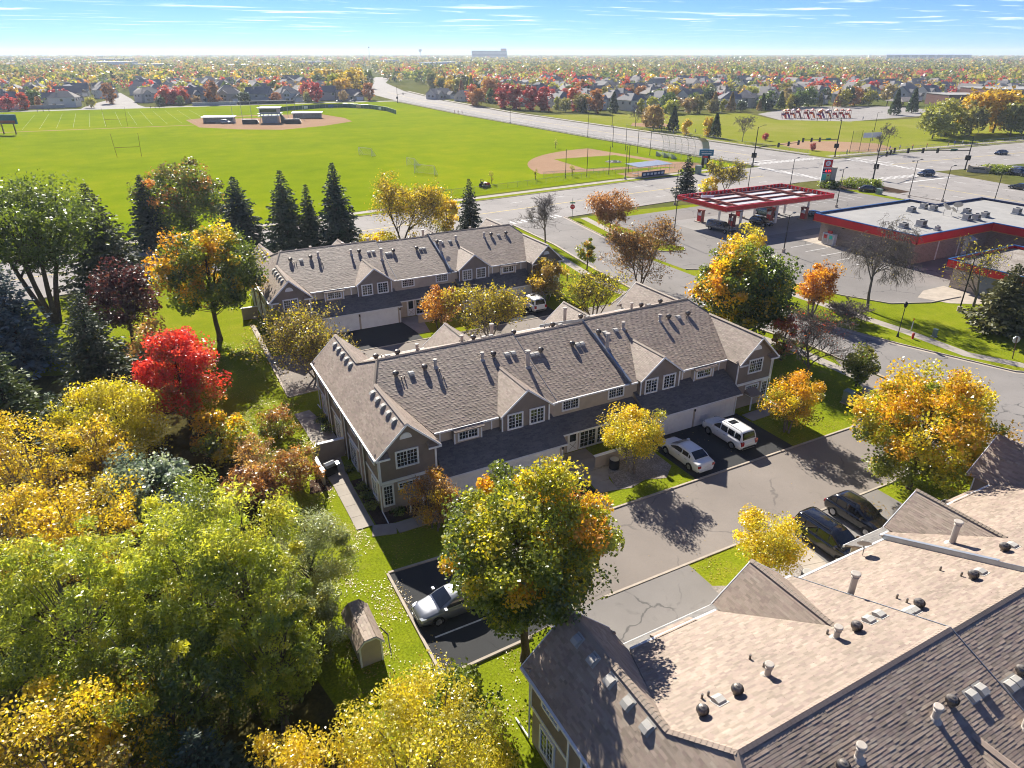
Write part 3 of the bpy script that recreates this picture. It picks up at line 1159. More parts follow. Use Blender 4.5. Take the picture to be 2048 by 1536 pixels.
def turbine_mesh():
    b = MB()
    b.lathe([(0.17, 0), (0.17, 0.18), (0.20, 0.2)], n=14)
    prof = [(0.20, 0.20), (0.27, 0.26), (0.30, 0.36), (0.28, 0.47), (0.20, 0.55), (0.06, 0.585)]
    for k in range(22):
        a0, a1 = 2 * math.pi * k / 22, 2 * math.pi * (k + 0.8) / 22
        rows = []
        for r, z in prof:
            rows.append([(r * math.cos(a0 + 0.25 * z), r * math.sin(a0 + 0.25 * z), z), (r * 0.90 * math.cos(a1 + 0.25 * z), r * 0.90 * math.sin(a1 + 0.25 * z), z)])
        b.grid(rows)
    b.lathe([(0.17, 0.2), (0.22, 0.36), (0.16, 0.54)], n=14)
    b.lathe([(0.09, 0.575), (0.07, 0.60), (0.02, 0.61)], n=10)
    return b.mesh('turbine_vent', 'vent_metal')


def boxvent_mesh():
    b = MB()
    b.prism([(-0.2, -0.24, 0.0), (-0.2, 0.22, 0.02), (-0.2, 0.20, 0.10), (-0.2, -0.02, 0.2), (-0.2, -0.24, 0.18)], (0.4, 0, 0))
    b.box(-0.26, 0.26, -0.28, 0.30, 0, 0.014)
    return b.mesh('box_vent', 'vent_grey')


def flue_mesh(h, r):
    b = MB()
    b.lathe([(r * 2.2, 0), (r * 1.25, 0.14), (r, 0.16), (r, h - 0.28), (r * 1.2, h - 0.27), (r * 1.2, h - 0.22), (r * 0.95, h - 0.2), (r * 0.95, h - 0.12), (r * 1.45, h - 0.11), (r * 1.45, h - 0.02), (r * 1.2, h)], n=14)
    return b.mesh('flue_pipe', 'pipe_tan', False)


def pipe_mesh():
    b = MB()
    b.lathe([(0.13, 0), (0.06, 0.05), (0.05, 0.06), (0.05, 0.34), (0.042, 0.345)], n=10)
    return b.mesh('vent_pipe', 'vent_metal')


VM = dict(turbine=turbine_mesh(), box=boxvent_mesh(), flue=flue_mesh(0.75, 0.13), tall=flue_mesh(1.55, 0.16), pipe=pipe_mesh())
VN = dict(turbine='turbine_vent', box='box_vent', flue='flue_pipe', tall='flue_pipe', pipe='vent_pipe')
FRONT_V = [('turbine', 14.67, 1.83), ('pipe', 14.96, 2.25), ('pipe', 15.22, 2.22), ('box', 15.89, 1.9), ('turbine', 17.1, 1.77), ('flue', 18.04, 1.7), ('pipe', 18.16, 2.25),
           ('pipe', 18.18, 3.0), ('flue', 22.1, 1.95), ('turbine', 23.17, 1.89), ('box', 24.34, 2.0), ('box', 24.95, 2.0), ('tall', 25.5, 3.55), ('box', 26.6, 2.3), ('box', 27.05, 2.3),
           ('turbine', 27.55, 2.2), ('turbine', 30.7, 2.25), ('box', 31.2, 2.25), ('box', 31.7, 2.25), ('turbine', 33.75, 1.88), ('box', 34.4, 1.92), ('tall', 33.55, 3.5), ('box', 35.6, 1.86),
           ('flue', 36.5, 1.82), ('pipe', 36.6, 2.25), ('flue', 40.74, 1.81), ('turbine', 41.82, 1.8), ('box', 42.9, 1.87), ('turbine', 44.1, 1.88), ('pipe', 43.7, 2.15)]
REAR_V = [('turbine', 14.4, 2.2), ('pipe', 15.1, 2.9), ('pipe', 15.4, 2.87), ('box', 15.45, 2.36), ('turbine', 16.3, 2.3), ('pipe', 18.5, 3.6), ('flue', 18.1, 2.4), ('pipe', 18.45, 2.87), ('pipe', 22.3, 2.86),
          ('flue', 22.3, 2.45), ('turbine', 23.35, 2.3), ('box', 24.4, 2.38), ('box', 25.1, 2.38), ('tall', 26.3, 4.5), ('pipe', 27.4, 3.0), ('pipe', 27.3, 2.5), ('box', 26.35, 1.87), ('box', 26.75, 1.85),
          ('turbine', 27.2, 1.95), ('pipe', 31.3, 3.3), ('pipe', 31.25, 2.36), ('turbine', 31.3, 1.92), ('box', 32.1, 1.95), ('tall', 34.3, 4.45), ('turbine', 34.7, 2.35), ('box', 35.4, 2.3),
          ('turbine', 41.6, 2.0), ('box', 42.5, 2.0), ('flue', 40.5, 2.1), ('turbine', 44.0, 2.0)]


def main_z(x, v):
    return ZR - (0.25 if 26.0 < x < 33.3 else 0.0) - KS * v


def build_row(rng):
    root = thing('townhouse_row', 'x', 'townhouse', (0, 48.9, 0))
    # ---- roof deck (solid underlay) and its shingles
    polys = roof_polygons()
    deck = MB()
    for P in polys:
        n = (Vector(P[1]) - Vector(P[0])).cross(Vector(P[2]) - Vector(P[0])).normalized()
        if n.z < 0:
            n = -n
        deck.prism([tuple(Vector(p) - n * 0.008) for p in P], tuple(-n * 0.10))
    roof = deck.build('roof', 'shingle', root)
    # ridge and hip caps
    def capline(a, b, w=0.16):
        cap = MB()
        a, b = Vector(a), Vector(b)
        L = (b - a).length
        k = max(1, int(L / 0.21))
        t = (b - a).normalized()
        side = Vector((-t.y, t.x, 0)).normalized()
        for i in range(k):
            p, q = a + t * (L * i / k), a + t * (L * (i + 1.25) / k)
            h0, h1 = 0.055, 0.032
            cap.grid([[p - side * w + Vector((0, 0, -0.07 + h0)), p + Vector((0, 0, h0 + 0.02)), p + side * w + Vector((0, 0, -0.07 + h0))],
                      [q - side * w + Vector((0, 0, -0.07 + h1)), q + Vector((0, 0, h1 + 0.02)), q + side * w + Vector((0, 0, -0.07 + h1))]])
        cap.build('ridge_cap', 'shingle', roof)
    hv_ = (ZR - 7.1) / KS
    capline((13.89, 0, ZR), (26.0, 0, ZR)); capline((26.0, 0, ZR - 0.25), (33.3, 0, ZR - 0.25)); capline((33.3, 0, ZR), (mirx(13.89), 0, ZR))
    for mx in (lambda x: x, mirx):
        for s in (-1, 1):
            capline((mx(13.89), 0, ZR), (mx(12.87), s * hv_, 7.1))
            capline((mx(12.87), s * hv_, 7.1), (mx(12.87), s * 9.3, 7.1), 0.17)
            capline((mx(23.1), s * (ZR - 6.8) / KS, 6.8), (mx(23.1), s * 8.1, 6.8), 0.15)
    # steps between roof sections, with metal flashing on the taller one
    fl = Each()
    for s in (-1, 1):
        ev = 7.6
        for x, d in ((26.0, 1), (33.3, -1)):
            a, b = (x, 0, ZR), (x, s * ev, ZR - KS * ev)
            fl.prism([(x, s * 0.02, ZR + 0.05), (x, s * ev, ZR - KS * ev + 0.05), (x, s * ev, ZR - KS * ev - 0.36), (x, s * 0.02, ZR - 0.36)], (0.03 * d, 0, 0))
            if d < 0:
                fl.prism([(x - 0.035, s * 1.9, ZR - KS * 1.9 + 0.07), (x + 0.16, s * 1.9, ZR - KS * 1.9 + 0.08), (x + 0.16, s * ev, ZR - KS * ev + 0.08), (x - 0.035, s * ev, ZR - KS * ev + 0.07)], (0, 0, 0.015))
    fl.build('step_flashing', 'flashing', roof)
    # ---- walls
    w = Each()
    w.box(11.0, 48.5, -7.40, 7.40, 0, 4.72)
    for s in (-1, 1):
        y0, y1 = sorted((s * 7.4, s * 9.58))
        for mx in (lambda x: x, mirx):
            a, b = sorted((mx(15.45), mx(25.5)))
            w.box(a, b, y0, y1, 0, 2.32)
            # side cheeks under the garage roof
            for xx in (a, b - 0.1):
                w.prism([(xx, s * 7.4, 2.32), (xx, s * 9.58, 2.32), (xx, s * 7.4, 3.58)], (0.1, 0, 0))
            a, b = sorted((mx(16.95), mx(19.25)))
            yy = sorted((s * 7.4, s * 7.8))
            w.box(a, b, yy[0], yy[1], 3.3, 4.75)
        yy = sorted((s * 7.4, s * 8.05))
        w.box(25.6, 33.9, yy[0], yy[1], 0, 2.45)
        w.prism([(25.75, s * 7.4, 2.45), (25.75, s * 8.9, 2.45), (25.75, s * 7.4, 3.3)], (0.08, 0, 0))
        w.prism([(33.68, s * 7.4, 2.45), (33.68, s * 8.9, 2.45), (33.68, s * 7.4, 3.3)], (0.08, 0, 0))
    w.build('wall', 'siding_tan', root)
    lw = Each()
    for mx in (lambda x: x, mirx):
        a, b = sorted((mx(10.76), mx(15.0)))
        lw.box(a, b, -8.82, 8.82, 0, 2.5)
    lw.build('lower_wall', 'siding_mid', root)
    uw = Each()
    for mx in (lambda x: x, mirx):
        a, b = sorted((mx(10.74), mx(15.02)))
        uw.box(a, b, -8.85, 8.85, 2.5, 4.86)
        for s in (-1, 1):
            uw.prism([(mx(10.74), s * 8.84, 4.86), (mx(15.02), s * 8.84, 4.86), (mx(12.88), s * 8.84, 6.93)], (0, -s * 0.3, 0))
            a2, b2 = sorted((mx(20.95), mx(25.25)))
            yy = sorted((s * 6.7, s * 7.82))
            uw.box(a2, b2, yy[0], yy[1], 3.3, 4.95)
            uw.prism([(mx(20.95), s * 7.81, 4.95), (mx(25.25), s * 7.81, 4.95), (mx(23.1), s * 7.81, 6.62)], (0, -s * 0.3, 0))
            # projecting bays on the end wall
            for yc in (-5.0, 0.0, 5.0):
                xx = sorted((mx(10.74), mx(10.58)))
                if s > 0:
                    uw.box(xx[0], xx[1], yc - 0.45, yc + 0.45, 0.0, 4.8)
    uw.build('upper_wall', 'siding_dark', root)
    # ---- white trim
    t = Each()
    for mx in (lambda x: x, mirx):
        for s in (-1, 1):
            yo = s * 9.36
            # rake boards on the gable
            for xa, xb, za, zb in ((10.42, 12.87, 4.78, 7.11), (15.33, 12.87, 4.78, 7.11)):
                t.prism([(mx(xa), yo, za - 0.16), (mx(xa), yo, za + 0.02), (mx(xb), yo, zb + 0.02), (mx(xb), yo, zb - 0.17)], (0, -s * 0.05, 0))
            yo = s * 8.15
            for xa, xb in ((20.70, 23.1), (25.50, 23.1)):
                t.prism([(mx(xa), yo, 4.79), (mx(xa), yo, 4.95), (mx(xb), yo, 6.83), (mx(xb), yo, 6.65)], (0, -s * 0.05, 0))
            # band between storeys on the gable front, corner boards
            a, b = sorted((mx(10.70), mx(15.06)))
            yy = sorted((s * 8.85, s * 8.91))
            t.box(a, b, yy[0], yy[1], 2.38, 2.62)
            for xc in (10.70, 14.94):
                a, b = sorted((mx(xc), mx(xc + 0.14)))
                t.box(a, b, yy[0], yy[1], 2.62, 4.74)
            # foot of the cornice returns
            for xa, xb in ((10.46, 11.47), (14.33, 15.32)):
                a, b = sorted((mx(xa), mx(xb)))
                q = sorted((s * 9.3, s * 9.38))
                t.box(a, b, q[0], q[1], 4.60, 4.74)
            # corner boards on dormer, bay and garage
            for xc in (20.93, 25.13):
                a, b = sorted((mx(xc), mx(xc + 0.12)))
                q = sorted((s * 7.82, s * 7.86))
                t.box(a, b, q[0], q[1], 3.5, 4.92)
            for xc in (16.92, 19.15, 15.9, 20.2):
                a, b = sorted((mx(xc), mx(xc + 0.11)))
                q = sorted((s * (7.8 if 16.5 < xc < 19.5 else 7.4), s * (7.84 if 16.5 < xc < 19.5 else 7.45)))
                t.box(a, b, q[0], q[1], 3.4, 4.72)
            for xc in (15.42, 25.38):
                a, b = sorted((mx(xc), mx(xc + 0.13)))
                q = sorted((s * 9.58, s * 9.63))
                t.box(a, b, q[0], q[1], 0, 2.3)
            a, b = sorted((mx(15.2), mx(25.7)))
            q = sorted((s * 9.98, s * 10.06))
            t.box(a, b, q[0], q[1], 2.14, 2.28)
        # end wall band
        a, b = sorted((mx(10.76), mx(10.70)))
        t.box(a, b, -8.80, 8.80, 2.36, 2.56)
        for yc in (-5.52, -4.48, -0.52, 0.48, 4.48, 5.48):
            a, b = sorted((mx(10.58), mx(10.53)))
            t.box(a, b, yc - 0.05, yc + 0.05, 0, 4.7)
    for s in (-1, 1):
        q = sorted((s * 9.03, s * 9.1))
        t.box(25.6, 33.9, q[0], q[1], 2.36, 2.50)
    t.build('trim_board', 'white_trim', root)
    # ---- gutters
    g = Each()
    for s in (-1, 1):
        ev = 7.7
        ze = ZR - KS * ev
        for a, b, e, z in ((15.4, 20.7, ev, ze), (25.5, 26.0, ev, ze), (26.02, 33.28, ev - 0.25, ze - 0.12), (33.3, 34.0, ev, ze), (mirx(20.7), mirx(15.4), ev, ze)):
            q = sorted((s * (e + 0.01), s * (e + 0.13)))
            g.box(a, b, q[0], q[1], z - 0.13, z + 0.005)
    for mx in (lambda x: x, mirx):
        a, b = sorted((mx(XL - 0.005), mx(XL - 0.13)))
        g.box(a, b, -9.30, 9.30, 4.66, 4.80)
    g.build('gutter', 'white_metal', root)
    for mx in (lambda x: x, mirx):
        for s in (-1, 1):
            d = MB()
            x = mx(10.66)
            d.path([(mx(10.40), s * 9.1, 4.68), (x, s * 8.94, 4.5), (x, s * 8.94, 0.25), (x, s * 10.3, 0.10)], 0.045, 6)
            d.build('downspout', 'white_metal', root)
    # ---- windows and doors
    for s in (-1, 1):
        rz = 0.0 if s < 0 else math.pi
        for mx in (lambda x: x, mirx):
            add_window(root, mx(12.84), s * 8.85, 3.42, 1.75, 1.42, rz, 6, 4)
            add_window(root, mx(11.25), s * 8.82, 0.48, 0.86, 1.84, rz, 3, 5, 1)
            add_window(root, mx(12.85), s * 8.82, 1.62, 1.7, 0.62, rz, 6, 2, 1)
            add_window(root, mx(18.1), s * 7.8, 3.68, 1.75, 1.10, rz, 6, 3)
            add_window(root, mx(22.12), s * 7.82, 3.5, 1.40, 1.40, rz, 4, 4)
            add_window(root, mx(24.08), s * 7.82, 3.5, 1.40, 1.40, rz, 4, 4)
            add_window(root, mx(27.48), s * 7.4, 3.66, 1.68, 1.02, rz, 6, 3)
            # half-round louvre in the gable
            lv = MB()
            pts = [(-0.45, 0, 0), (0.45, 0, 0)] + [(0.45 * math.cos(R(a)), 0, 0.45 * math.sin(R(a))) for a in range(15, 166, 15)]
            lv.prism(pts, (0, -0.06, 0))
            lo = lv.build('gable_louvre', 'white_trim', root, loc=(mx(12.86), s * 8.84, 5.72), rz=rz)
            # porch hood beside the end entry
            pb = MB()
            a, b = sorted((mx(12.5), mx(13.6)))
            q = sorted((s * 8.82, s * 9.7))
            pb.box(a, b, q[0], q[1], 1.35, 1.48)
            pb.box(a, a + 0.09, s * 9.68 - 0.05, s * 9.68 + 0.05, 0, 1.35)
            pb.box(b - 0.09, b, s * 9.68 - 0.05, s * 9.68 + 0.05, 0, 1.35)
            pb.build('porch_post', 'white_trim', root)
            ph = MB()
            ph.prism([(a - 0.1, s * 8.83, 1.86), (a - 0.1, s * 9.85, 1.48), (a - 0.1, s * 8.83, 1.48)], (b - a + 0.2, 0, 0))
            ph.build('porch_hood', 'shingle', root)
        gm = garage_mesh(4.66, 2.13)
        for xc in (17.95, 22.85):
            for mx in (lambda x: x, mirx):
                place('garage_door', gm, root, (mx(xc), s * 9.58, 0.02), rz)
        add_window(root, 28.95, s * 8.05, 0.08, 1.85, 2.05, rz, 4, 5, 2, 'patio_door')
        add_window(root, mirx(28.95), s * 8.05, 0.08, 1.85, 2.05, rz, 4, 5, 2, 'patio_door')
        for mx in (lambda x: x, mirx):
            dr = MB(); dr.box(-0.5, 0.5, -0.05, 0.0, 0, 2.08)
            do = dr.build('entry_door', 'white_trim', root, loc=(mx(27.4), s * 8.06, 0.06), rz=rz)
            dp = MB(); dp.box(-0.3, 0.3, -0.065, -0.051, 0.95, 1.95); dp.build('door_pane', 'window_glass', do)
            dx = MB()
            for sg in (-1, 1):
                dx.prism([(-0.32, -0.06, 0.5 - sg * 0.3 - 0.03), (-0.32, -0.06, 0.5 - sg * 0.3 + 0.03), (0.32, -0.06, 0.5 + sg * 0.3 + 0.03), (0.32, -0.06, 0.5 + sg * 0.3 - 0.03)], (0, -0.012 - 0.004 * sg, 0))
            dx.build('door_panel', 'vent_grey', do)
    for mx, rz in ((lambda x: x, -math.pi / 2), (mirx, math.pi / 2)):
        for yc in (-7.2, -2.6, 2.6, 7.2):
            add_window(root, mx(10.74), yc, 3.55, 1.5, 0.72, rz, 4, 2)
        for yc in (-7.4, 7.4):
            add_window(root, mx(10.74), yc, 0.55, 1.3, 1.65, rz, 4, 4)
        for yc in (-1.9, 2.6):
            add_window(root, mx(10.74), yc, 0.08, 1.9, 2.1, rz, 4, 5, 2, 'patio_door')
        # hip vents in two runs of five
        for s in (-1, 1):
            for k in range(5):
                y = s * (3.0 + 1.22 * k)
                o = place('box_vent', VM['box'], root, (mx(12.45), y, 4.8 + 0.95 * (12.45 - XL) + 0.02))
                o.rotation_euler = (0, 0, rz)
                o.rotation_euler = (Matrix.Rotation(rz, 3, 'Z') @ Matrix.Rotation(math.atan(0.95), 3, 'X')).to_euler()
    # ---- roof vents and flues
    for s, lst in ((-1, FRONT_V), (1, REAR_V)):
        for k, x, v in lst:
            v = v * 1.04 + (0.07 if s < 0 else -0.08)
            z = main_z(x, v) + 0.012
            o = place(VN[k], VM[k], root, (x, s * v, z))
            if k == 'box':
                rot = Matrix.Rotation(0 if s < 0 else math.pi, 3, 'Z') @ Matrix.Rotation(math.atan(KS), 3, 'X')
                o.rotation_euler = rot.to_euler()
            elif k == 'turbine':
                o.rotation_euler = (0, 0, random.uniform(0, 6))
                o.location.z -= 0.06
                o.scale = (0.84, 0.84, 0.88)
            else:
                o.location.z -= 0.10
    # porch lamps by the garages
    for s in (-1, 1):
        for mx in (lambda x: x, mirx):
            for xc in (20.40, 25.44):
                l = MB(); l.lathe([(0.03, 0), (0.07, 0.03), (0.08, 0.22), (0.02, 0.3)], n=8)
                l.build('wall_lamp', 'dark_metal', root, loc=(mx(xc), s * 9.68, 1.62))
    return root, roof, polys


row_rng = random.Random(3)
ROW2, ROOF2, ROOF_POLYS = build_row(row_rng)
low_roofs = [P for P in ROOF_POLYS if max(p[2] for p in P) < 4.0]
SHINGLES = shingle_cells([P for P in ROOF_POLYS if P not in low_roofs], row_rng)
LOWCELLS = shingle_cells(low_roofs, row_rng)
cm = children_map()
ROW1 = copy_tree(ROW2, cm=cm); ROW1.location = (-0.35, 86.1, 0)
ROW3 = copy_tree(ROW2, cm=cm); ROW3.location = (0.5, 10.3, 0)
tag(ROW2, 'brown townhouse row in the middle with white vehicles in front of its garages', 'townhouse')
tag(ROW1, 'townhouse row farthest back, before the dark spruces and the wide road', 'townhouse')
tag(ROW3, 'nearest townhouse row, its pale shingle roof filling the lower right corner', 'townhouse')
sh_mesh = cells_mesh('shingle_cover', SHINGLES, 'shingle')
cm = children_map()
roof_of = lambda row: [o for o in cm[row.name] if o.name.startswith('roof')][0]
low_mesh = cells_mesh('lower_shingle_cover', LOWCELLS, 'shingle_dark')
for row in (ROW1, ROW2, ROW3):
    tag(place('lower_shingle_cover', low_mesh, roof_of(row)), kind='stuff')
for row in (ROW1, ROW2):
    tag(place('shingle_cover', sh_mesh, roof_of(row)), kind='stuff')
# nearest roof: the 300 shingles that show largest are single pieces, the rest one cover
off = Vector((0.5, 10.3, 0))
scored = []
for i, (top, bq, tint) in enumerate(SHINGLES):
    c = Vector(top[0]) + off
    p = proj(c.x, c.y, c.z)
    full = len(top) == 4 and bq is not None
    if full and p and 5 < p[0] < 2043 and 5 < p[1] < 1531:
        scored.append(((c - Vector((0, 0, CAM_H))).length, i))
scored.sort()
single = set(i for _, i in scored[:300])
r3 = roof_of(ROW3)
tag(place('shingle_cover', cells_mesh('shingle_cover', [c for i, c in enumerate(SHINGLES) if i not in single], 'shingle'), r3), kind='stuff')
for i in sorted(single):
    place('shingle', cells_mesh('shingle', [SHINGLES[i]], 'shingle'), r3)

# patio screens, grills and condensers round the rows


def screen_wall(pts, h, label, parts=True):
    o = thing('patio_screen', label, 'screen wall', (pts[0][0], pts[0][1], 0))
    ox, oy = pts[0]
    for (x0, y0), (x1, y1) in zip(pts[:-1], pts[1:]):
        a, b = Vector((x0 - ox, y0 - oy)), Vector((x1 - ox, y1 - oy))
        t = (b - a).normalized(); q = Vector((-t.y, t.x)) * 0.1
        w_ = MB(); w_.prism([(*(a - q), 0), (*(b - q), 0), (*(b + q), 0), (*(a + q), 0)], (0, 0, h)); w_.build('panel', 'siding_mid', o)
        q = q * 1.35
        c_ = MB(); c_.prism([(*(a - q - t * 0.05), h), (*(b - q + t * 0.05), h), (*(b + q + t * 0.05), h), (*(a + q - t * 0.05), h)], (0, 0, 0.07)); c_.build('cap', 'white_trim', o)
    return o


screen_wall([(10.5, 49.2), (8.3, 49.2), (7.8, 48.6)], 1.6, 'taller taupe patio screen wall with white cap at left end of middle row')
screen_wall([(7.9, 48.0), (7.9, 45.6)], 1.15, 'low taupe patio wall with white cap beside the grill')
screen_wall([(27.6, 37.85), (29.6, 37.85), (31.9, 37.85)], 1.1, 'low tan privacy wall with white cap behind the small gravel-bed tree')
screen_wall([(26.9, 75.2), (28.8, 75.2)], 1.1, 'low privacy wall with white cap by the entry of the farthest row')
screen_wall([(8.0, 86.5), (9.9, 86.5)], 1.5, 'taupe patio screen wall at left end of the farthest row')
g = thing('gas_grill', 'gas grill with silver lid on the patio of the middle row', 'grill', (8.7, 46.9, 0), 0.3)
mm = MB(); mm.box(-0.5, 0.5, -0.28, 0.28, 0.05, 0.8); mm.build('cart', 'plastic_black', g)
mm = MB(); mm.prism([(-0.42, -0.28, 0.8), (-0.42, 0.28, 0.8), (-0.42, 0.24, 1.05), (-0.42, 0.0, 1.15), (-0.42, -0.24, 1.02)], (0.84, 0, 0)); mm.build('lid', 'galvanised', g)
mm = MB(); mm.box(-0.85, -0.5, -0.25, 0.25, 0.76, 0.81).box(0.5, 0.85, -0.25, 0.25, 0.76, 0.81); mm.build('side_shelf', 'galvanised', g)


def condenser(x, y, label):
    o = thing('air_conditioner', label, 'air conditioner', (x, y, 0.05))
    b = MB(); b.lathe([(0.40, 0), (0.42, 0.03), (0.42, 0.78), (0.38, 0.82)], n=20); b.build('casing', 'dark_metal', o)
    b = MB(); b.lathe([(0.36, 0.82), (0.37, 0.84), (0.30, 0.86)], n=20); b.build('fan_grille', 'vent_grey', o)
    return o


condenser(29.0, 37.1, 'round grey air conditioner in gravel before the low tan privacy wall')
condenser(31.9, 20.6, 'round grey air conditioner beside the pale gravel bed of the nearest row')


def dish(x, y, z, rz, label, tilt=0.6):
    o = thing('satellite_dish', label, 'satellite dish', (x, y, z), rz)
    b = MB(); b.path([(0, 0, 0), (0, 0, 0.45), (0, -0.1, 0.55)], 0.025, 6); b.build('mast', 'vent_grey', o)
    b = MB()
    rows = []
    for r, d in ((0.0, 0.0), (0.14, 0.012), (0.28, 0.05), (0.38, 0.095)):
        rows.append([(r * math.cos(2 * math.pi * k / 16), -d, r * math.sin(2 * math.pi * k / 16) * 0.9) for k in range(17)])
    b.grid(rows); b.grid([[(p[0], p[1] + 0.012, p[2]) for p in q] for q in rows])
    d = b.build('reflector', 'vent_grey', o, True, loc=(0, -0.1, 0.62)); d.rotation_euler = (-tilt, 0, 0)
    b = MB(); b.tube((0, -0.1, 0.4), (0, -0.55, 0.55), 0.018); b.box(-0.05, 0.05, -0.62, -0.52, 0.52, 0.62); b.build('feed_arm', 'vent_grey', o)
    return o


dish(31.2, 17.3, 4.95, 2.4, 'grey satellite dish at the roof edge of the nearest row beside the black minivan')
dish(22.4, 79.6, 5.25, 0.5, 'dark satellite dish left of a dormer on the farthest row', 0.4)
dish(33.2, 80.2, 5.45, 0.2, 'dark satellite dish by the roof step of the farthest row', 0.4)

# garden shed
SH = thing('garden_shed', 'small tan shed with brown shingle roof on the lawn by the black parking nook', 'shed', (5.9, 27.3, 0))
mm = MB(); mm.box(-0.62, 0.62, 0, 2.9, 0, 1.5); mm.prism([(-0.62, 0, 1.5), (0.62, 0, 1.5), (0.30, 0, 1.86), (-0.30, 0, 1.86)], (0, 2.9, 0)); mm.build('wall', 'siding_tan', SH)
gp = [(-0.76, 1.42), (-0.32, 1.93), (0.32, 1.97), (0.76, 1.42)]
shp = [[(a[0], -0.12, a[1]), (b[0], -0.12, b[1]), (b[0], 3.02, b[1]), (a[0], 3.02, a[1])] for a, b in zip(gp[:-1], gp[1:])]
mm = MB()
for P in shp:
    mm.prism(P, (0, 0, -0.05))
so = mm.build('roof', 'shingle', SH)
for c in shingle_cells(shp, row_rng, 0.16, 0.02):
    if len(c[0]) == 4:
        place('shingle', cells_mesh('shingle', [c], 'shingle'), so)
    else:
        place('shingle', cells_mesh('shingle', [c], 'shingle'), so)
mm = MB()
for x in (-0.64, 0.54):
    mm.box(x, x + 0.1, -0.03, 0.0, 0, 1.5)
for a, b in zip(gp[:-1], gp[1:]):
    mm.prism([(a[0], -0.13, a[1] - 0.02), (b[0], -0.13, b[1] - 0.02), (b[0], -0.13, b[1] - 0.14), (a[0], -0.13, a[1] - 0.14)], (0, -0.03, 0))
mm.build('trim', 'white_trim', SH)
st = MB(); st.path([(7.1, 29.6, 0.02), (7.3, 28.9, 0.05), (7.15, 28.2, 0.04), (7.0, 27.4, 0.03)], 0.03, 6)
tag(st.build('garden_hose', 'dark_metal'), 'thin dark hose lying on grass between shed and parking nook', 'hose')
# ================================================================== vehicles
def lerp_prof(prof, x):
    for (x0, *a), (x1, *b) in zip(prof[:-1], prof[1:]):
        if x0 <= x <= x1:
            t = (x - x0) / (x1 - x0)
            t = t * t * (3 - 2 * t)
            return [p + (q - p) * t for p, q in zip(a, b)]
    return list(prof[-1][1:] if x > prof[-1][0] else prof[0][1:])


CARS = {
    # L, W, belt profile [(x, belt z, half width factor)], glasshouse (base rear, roof rear, roof front, base front), roof z, wheel r, axles
    'suv': dict(L=4.85, W=1.98, prof=[(0, 0.86, 0.86), (0.12, 1.02, 0.95), (0.5, 1.10, 1.0), (2.4, 1.10, 1.0), (3.45, 1.10, 0.99), (3.7, 1.10, 0.98), (4.55, 1.00, 0.92), (4.78, 0.80, 0.86), (4.85, 0.62, 0.80)],
                gh=(0.10, 0.32, 2.75, 3.60), roof=1.80, wr=0.37, ax=(0.98, 3.78), clear=0.30, rails=True, posts=(0.95, 1.75, 2.55)),
    'crossover': dict(L=4.65, W=1.88, prof=[(0, 0.80, 0.84), (0.12, 0.98, 0.94), (0.6, 1.05, 1.0), (2.3, 1.03, 1.0), (3.3, 1.02, 0.99), (3.6, 1.00, 0.97), (4.35, 0.88, 0.91), (4.58, 0.72, 0.84), (4.65, 0.58, 0.78)],
                      gh=(0.14, 0.75, 2.45, 3.45), roof=1.66, wr=0.36, ax=(0.92, 3.62), clear=0.24, rails=True, posts=(0.95, 1.75, 2.45)),
    'van': dict(L=5.05, W=2.0, prof=[(0, 0.86, 0.88), (0.1, 1.0, 0.96), (0.5, 1.05, 1.0), (3.2, 1.05, 1.0), (3.6, 1.05, 0.99), (4.3, 1.02, 0.95), (4.85, 0.86, 0.88), (5.05, 0.6, 0.80)],
                gh=(0.08, 0.30, 3.0, 4.05), roof=1.76, wr=0.35, ax=(0.95, 4.02), clear=0.20, rails=True, posts=(1.05, 2.0, 2.95)),
    'sedan': dict(L=4.90, W=1.85, prof=[(0, 0.76, 0.84), (0.10, 0.93, 0.93), (0.7, 0.98, 0.99), (2.2, 0.95, 1.0), (3.3, 0.94, 0.99), (3.6, 0.93, 0.97), (4.5, 0.80, 0.91), (4.82, 0.66, 0.84), (4.90, 0.52, 0.78)],
                  gh=(0.55, 1.35, 2.72, 3.72), roof=1.46, wr=0.33, ax=(0.98, 3.82), clear=0.18, rails=False, posts=(1.30, 2.05)),
    'pickup': dict(L=5.75, W=1.98, prof=[(0, 0.95, 0.92), (0.06, 1.05, 0.97), (0.3, 1.08, 1.0), (2.4, 1.08, 1.0), (4.2, 1.08, 0.99), (4.5, 1.10, 0.98), (5.4, 1.05, 0.94), (5.68, 0.90, 0.90), (5.75, 0.62, 0.86)],
                   gh=(0.08, 0.20, 3.55, 4.25), roof=1.80, wr=0.39, ax=(1.15, 4.70), clear=0.36, rails=False, posts=(2.15, 2.30, 3.2)),
}
_car_cache = {}


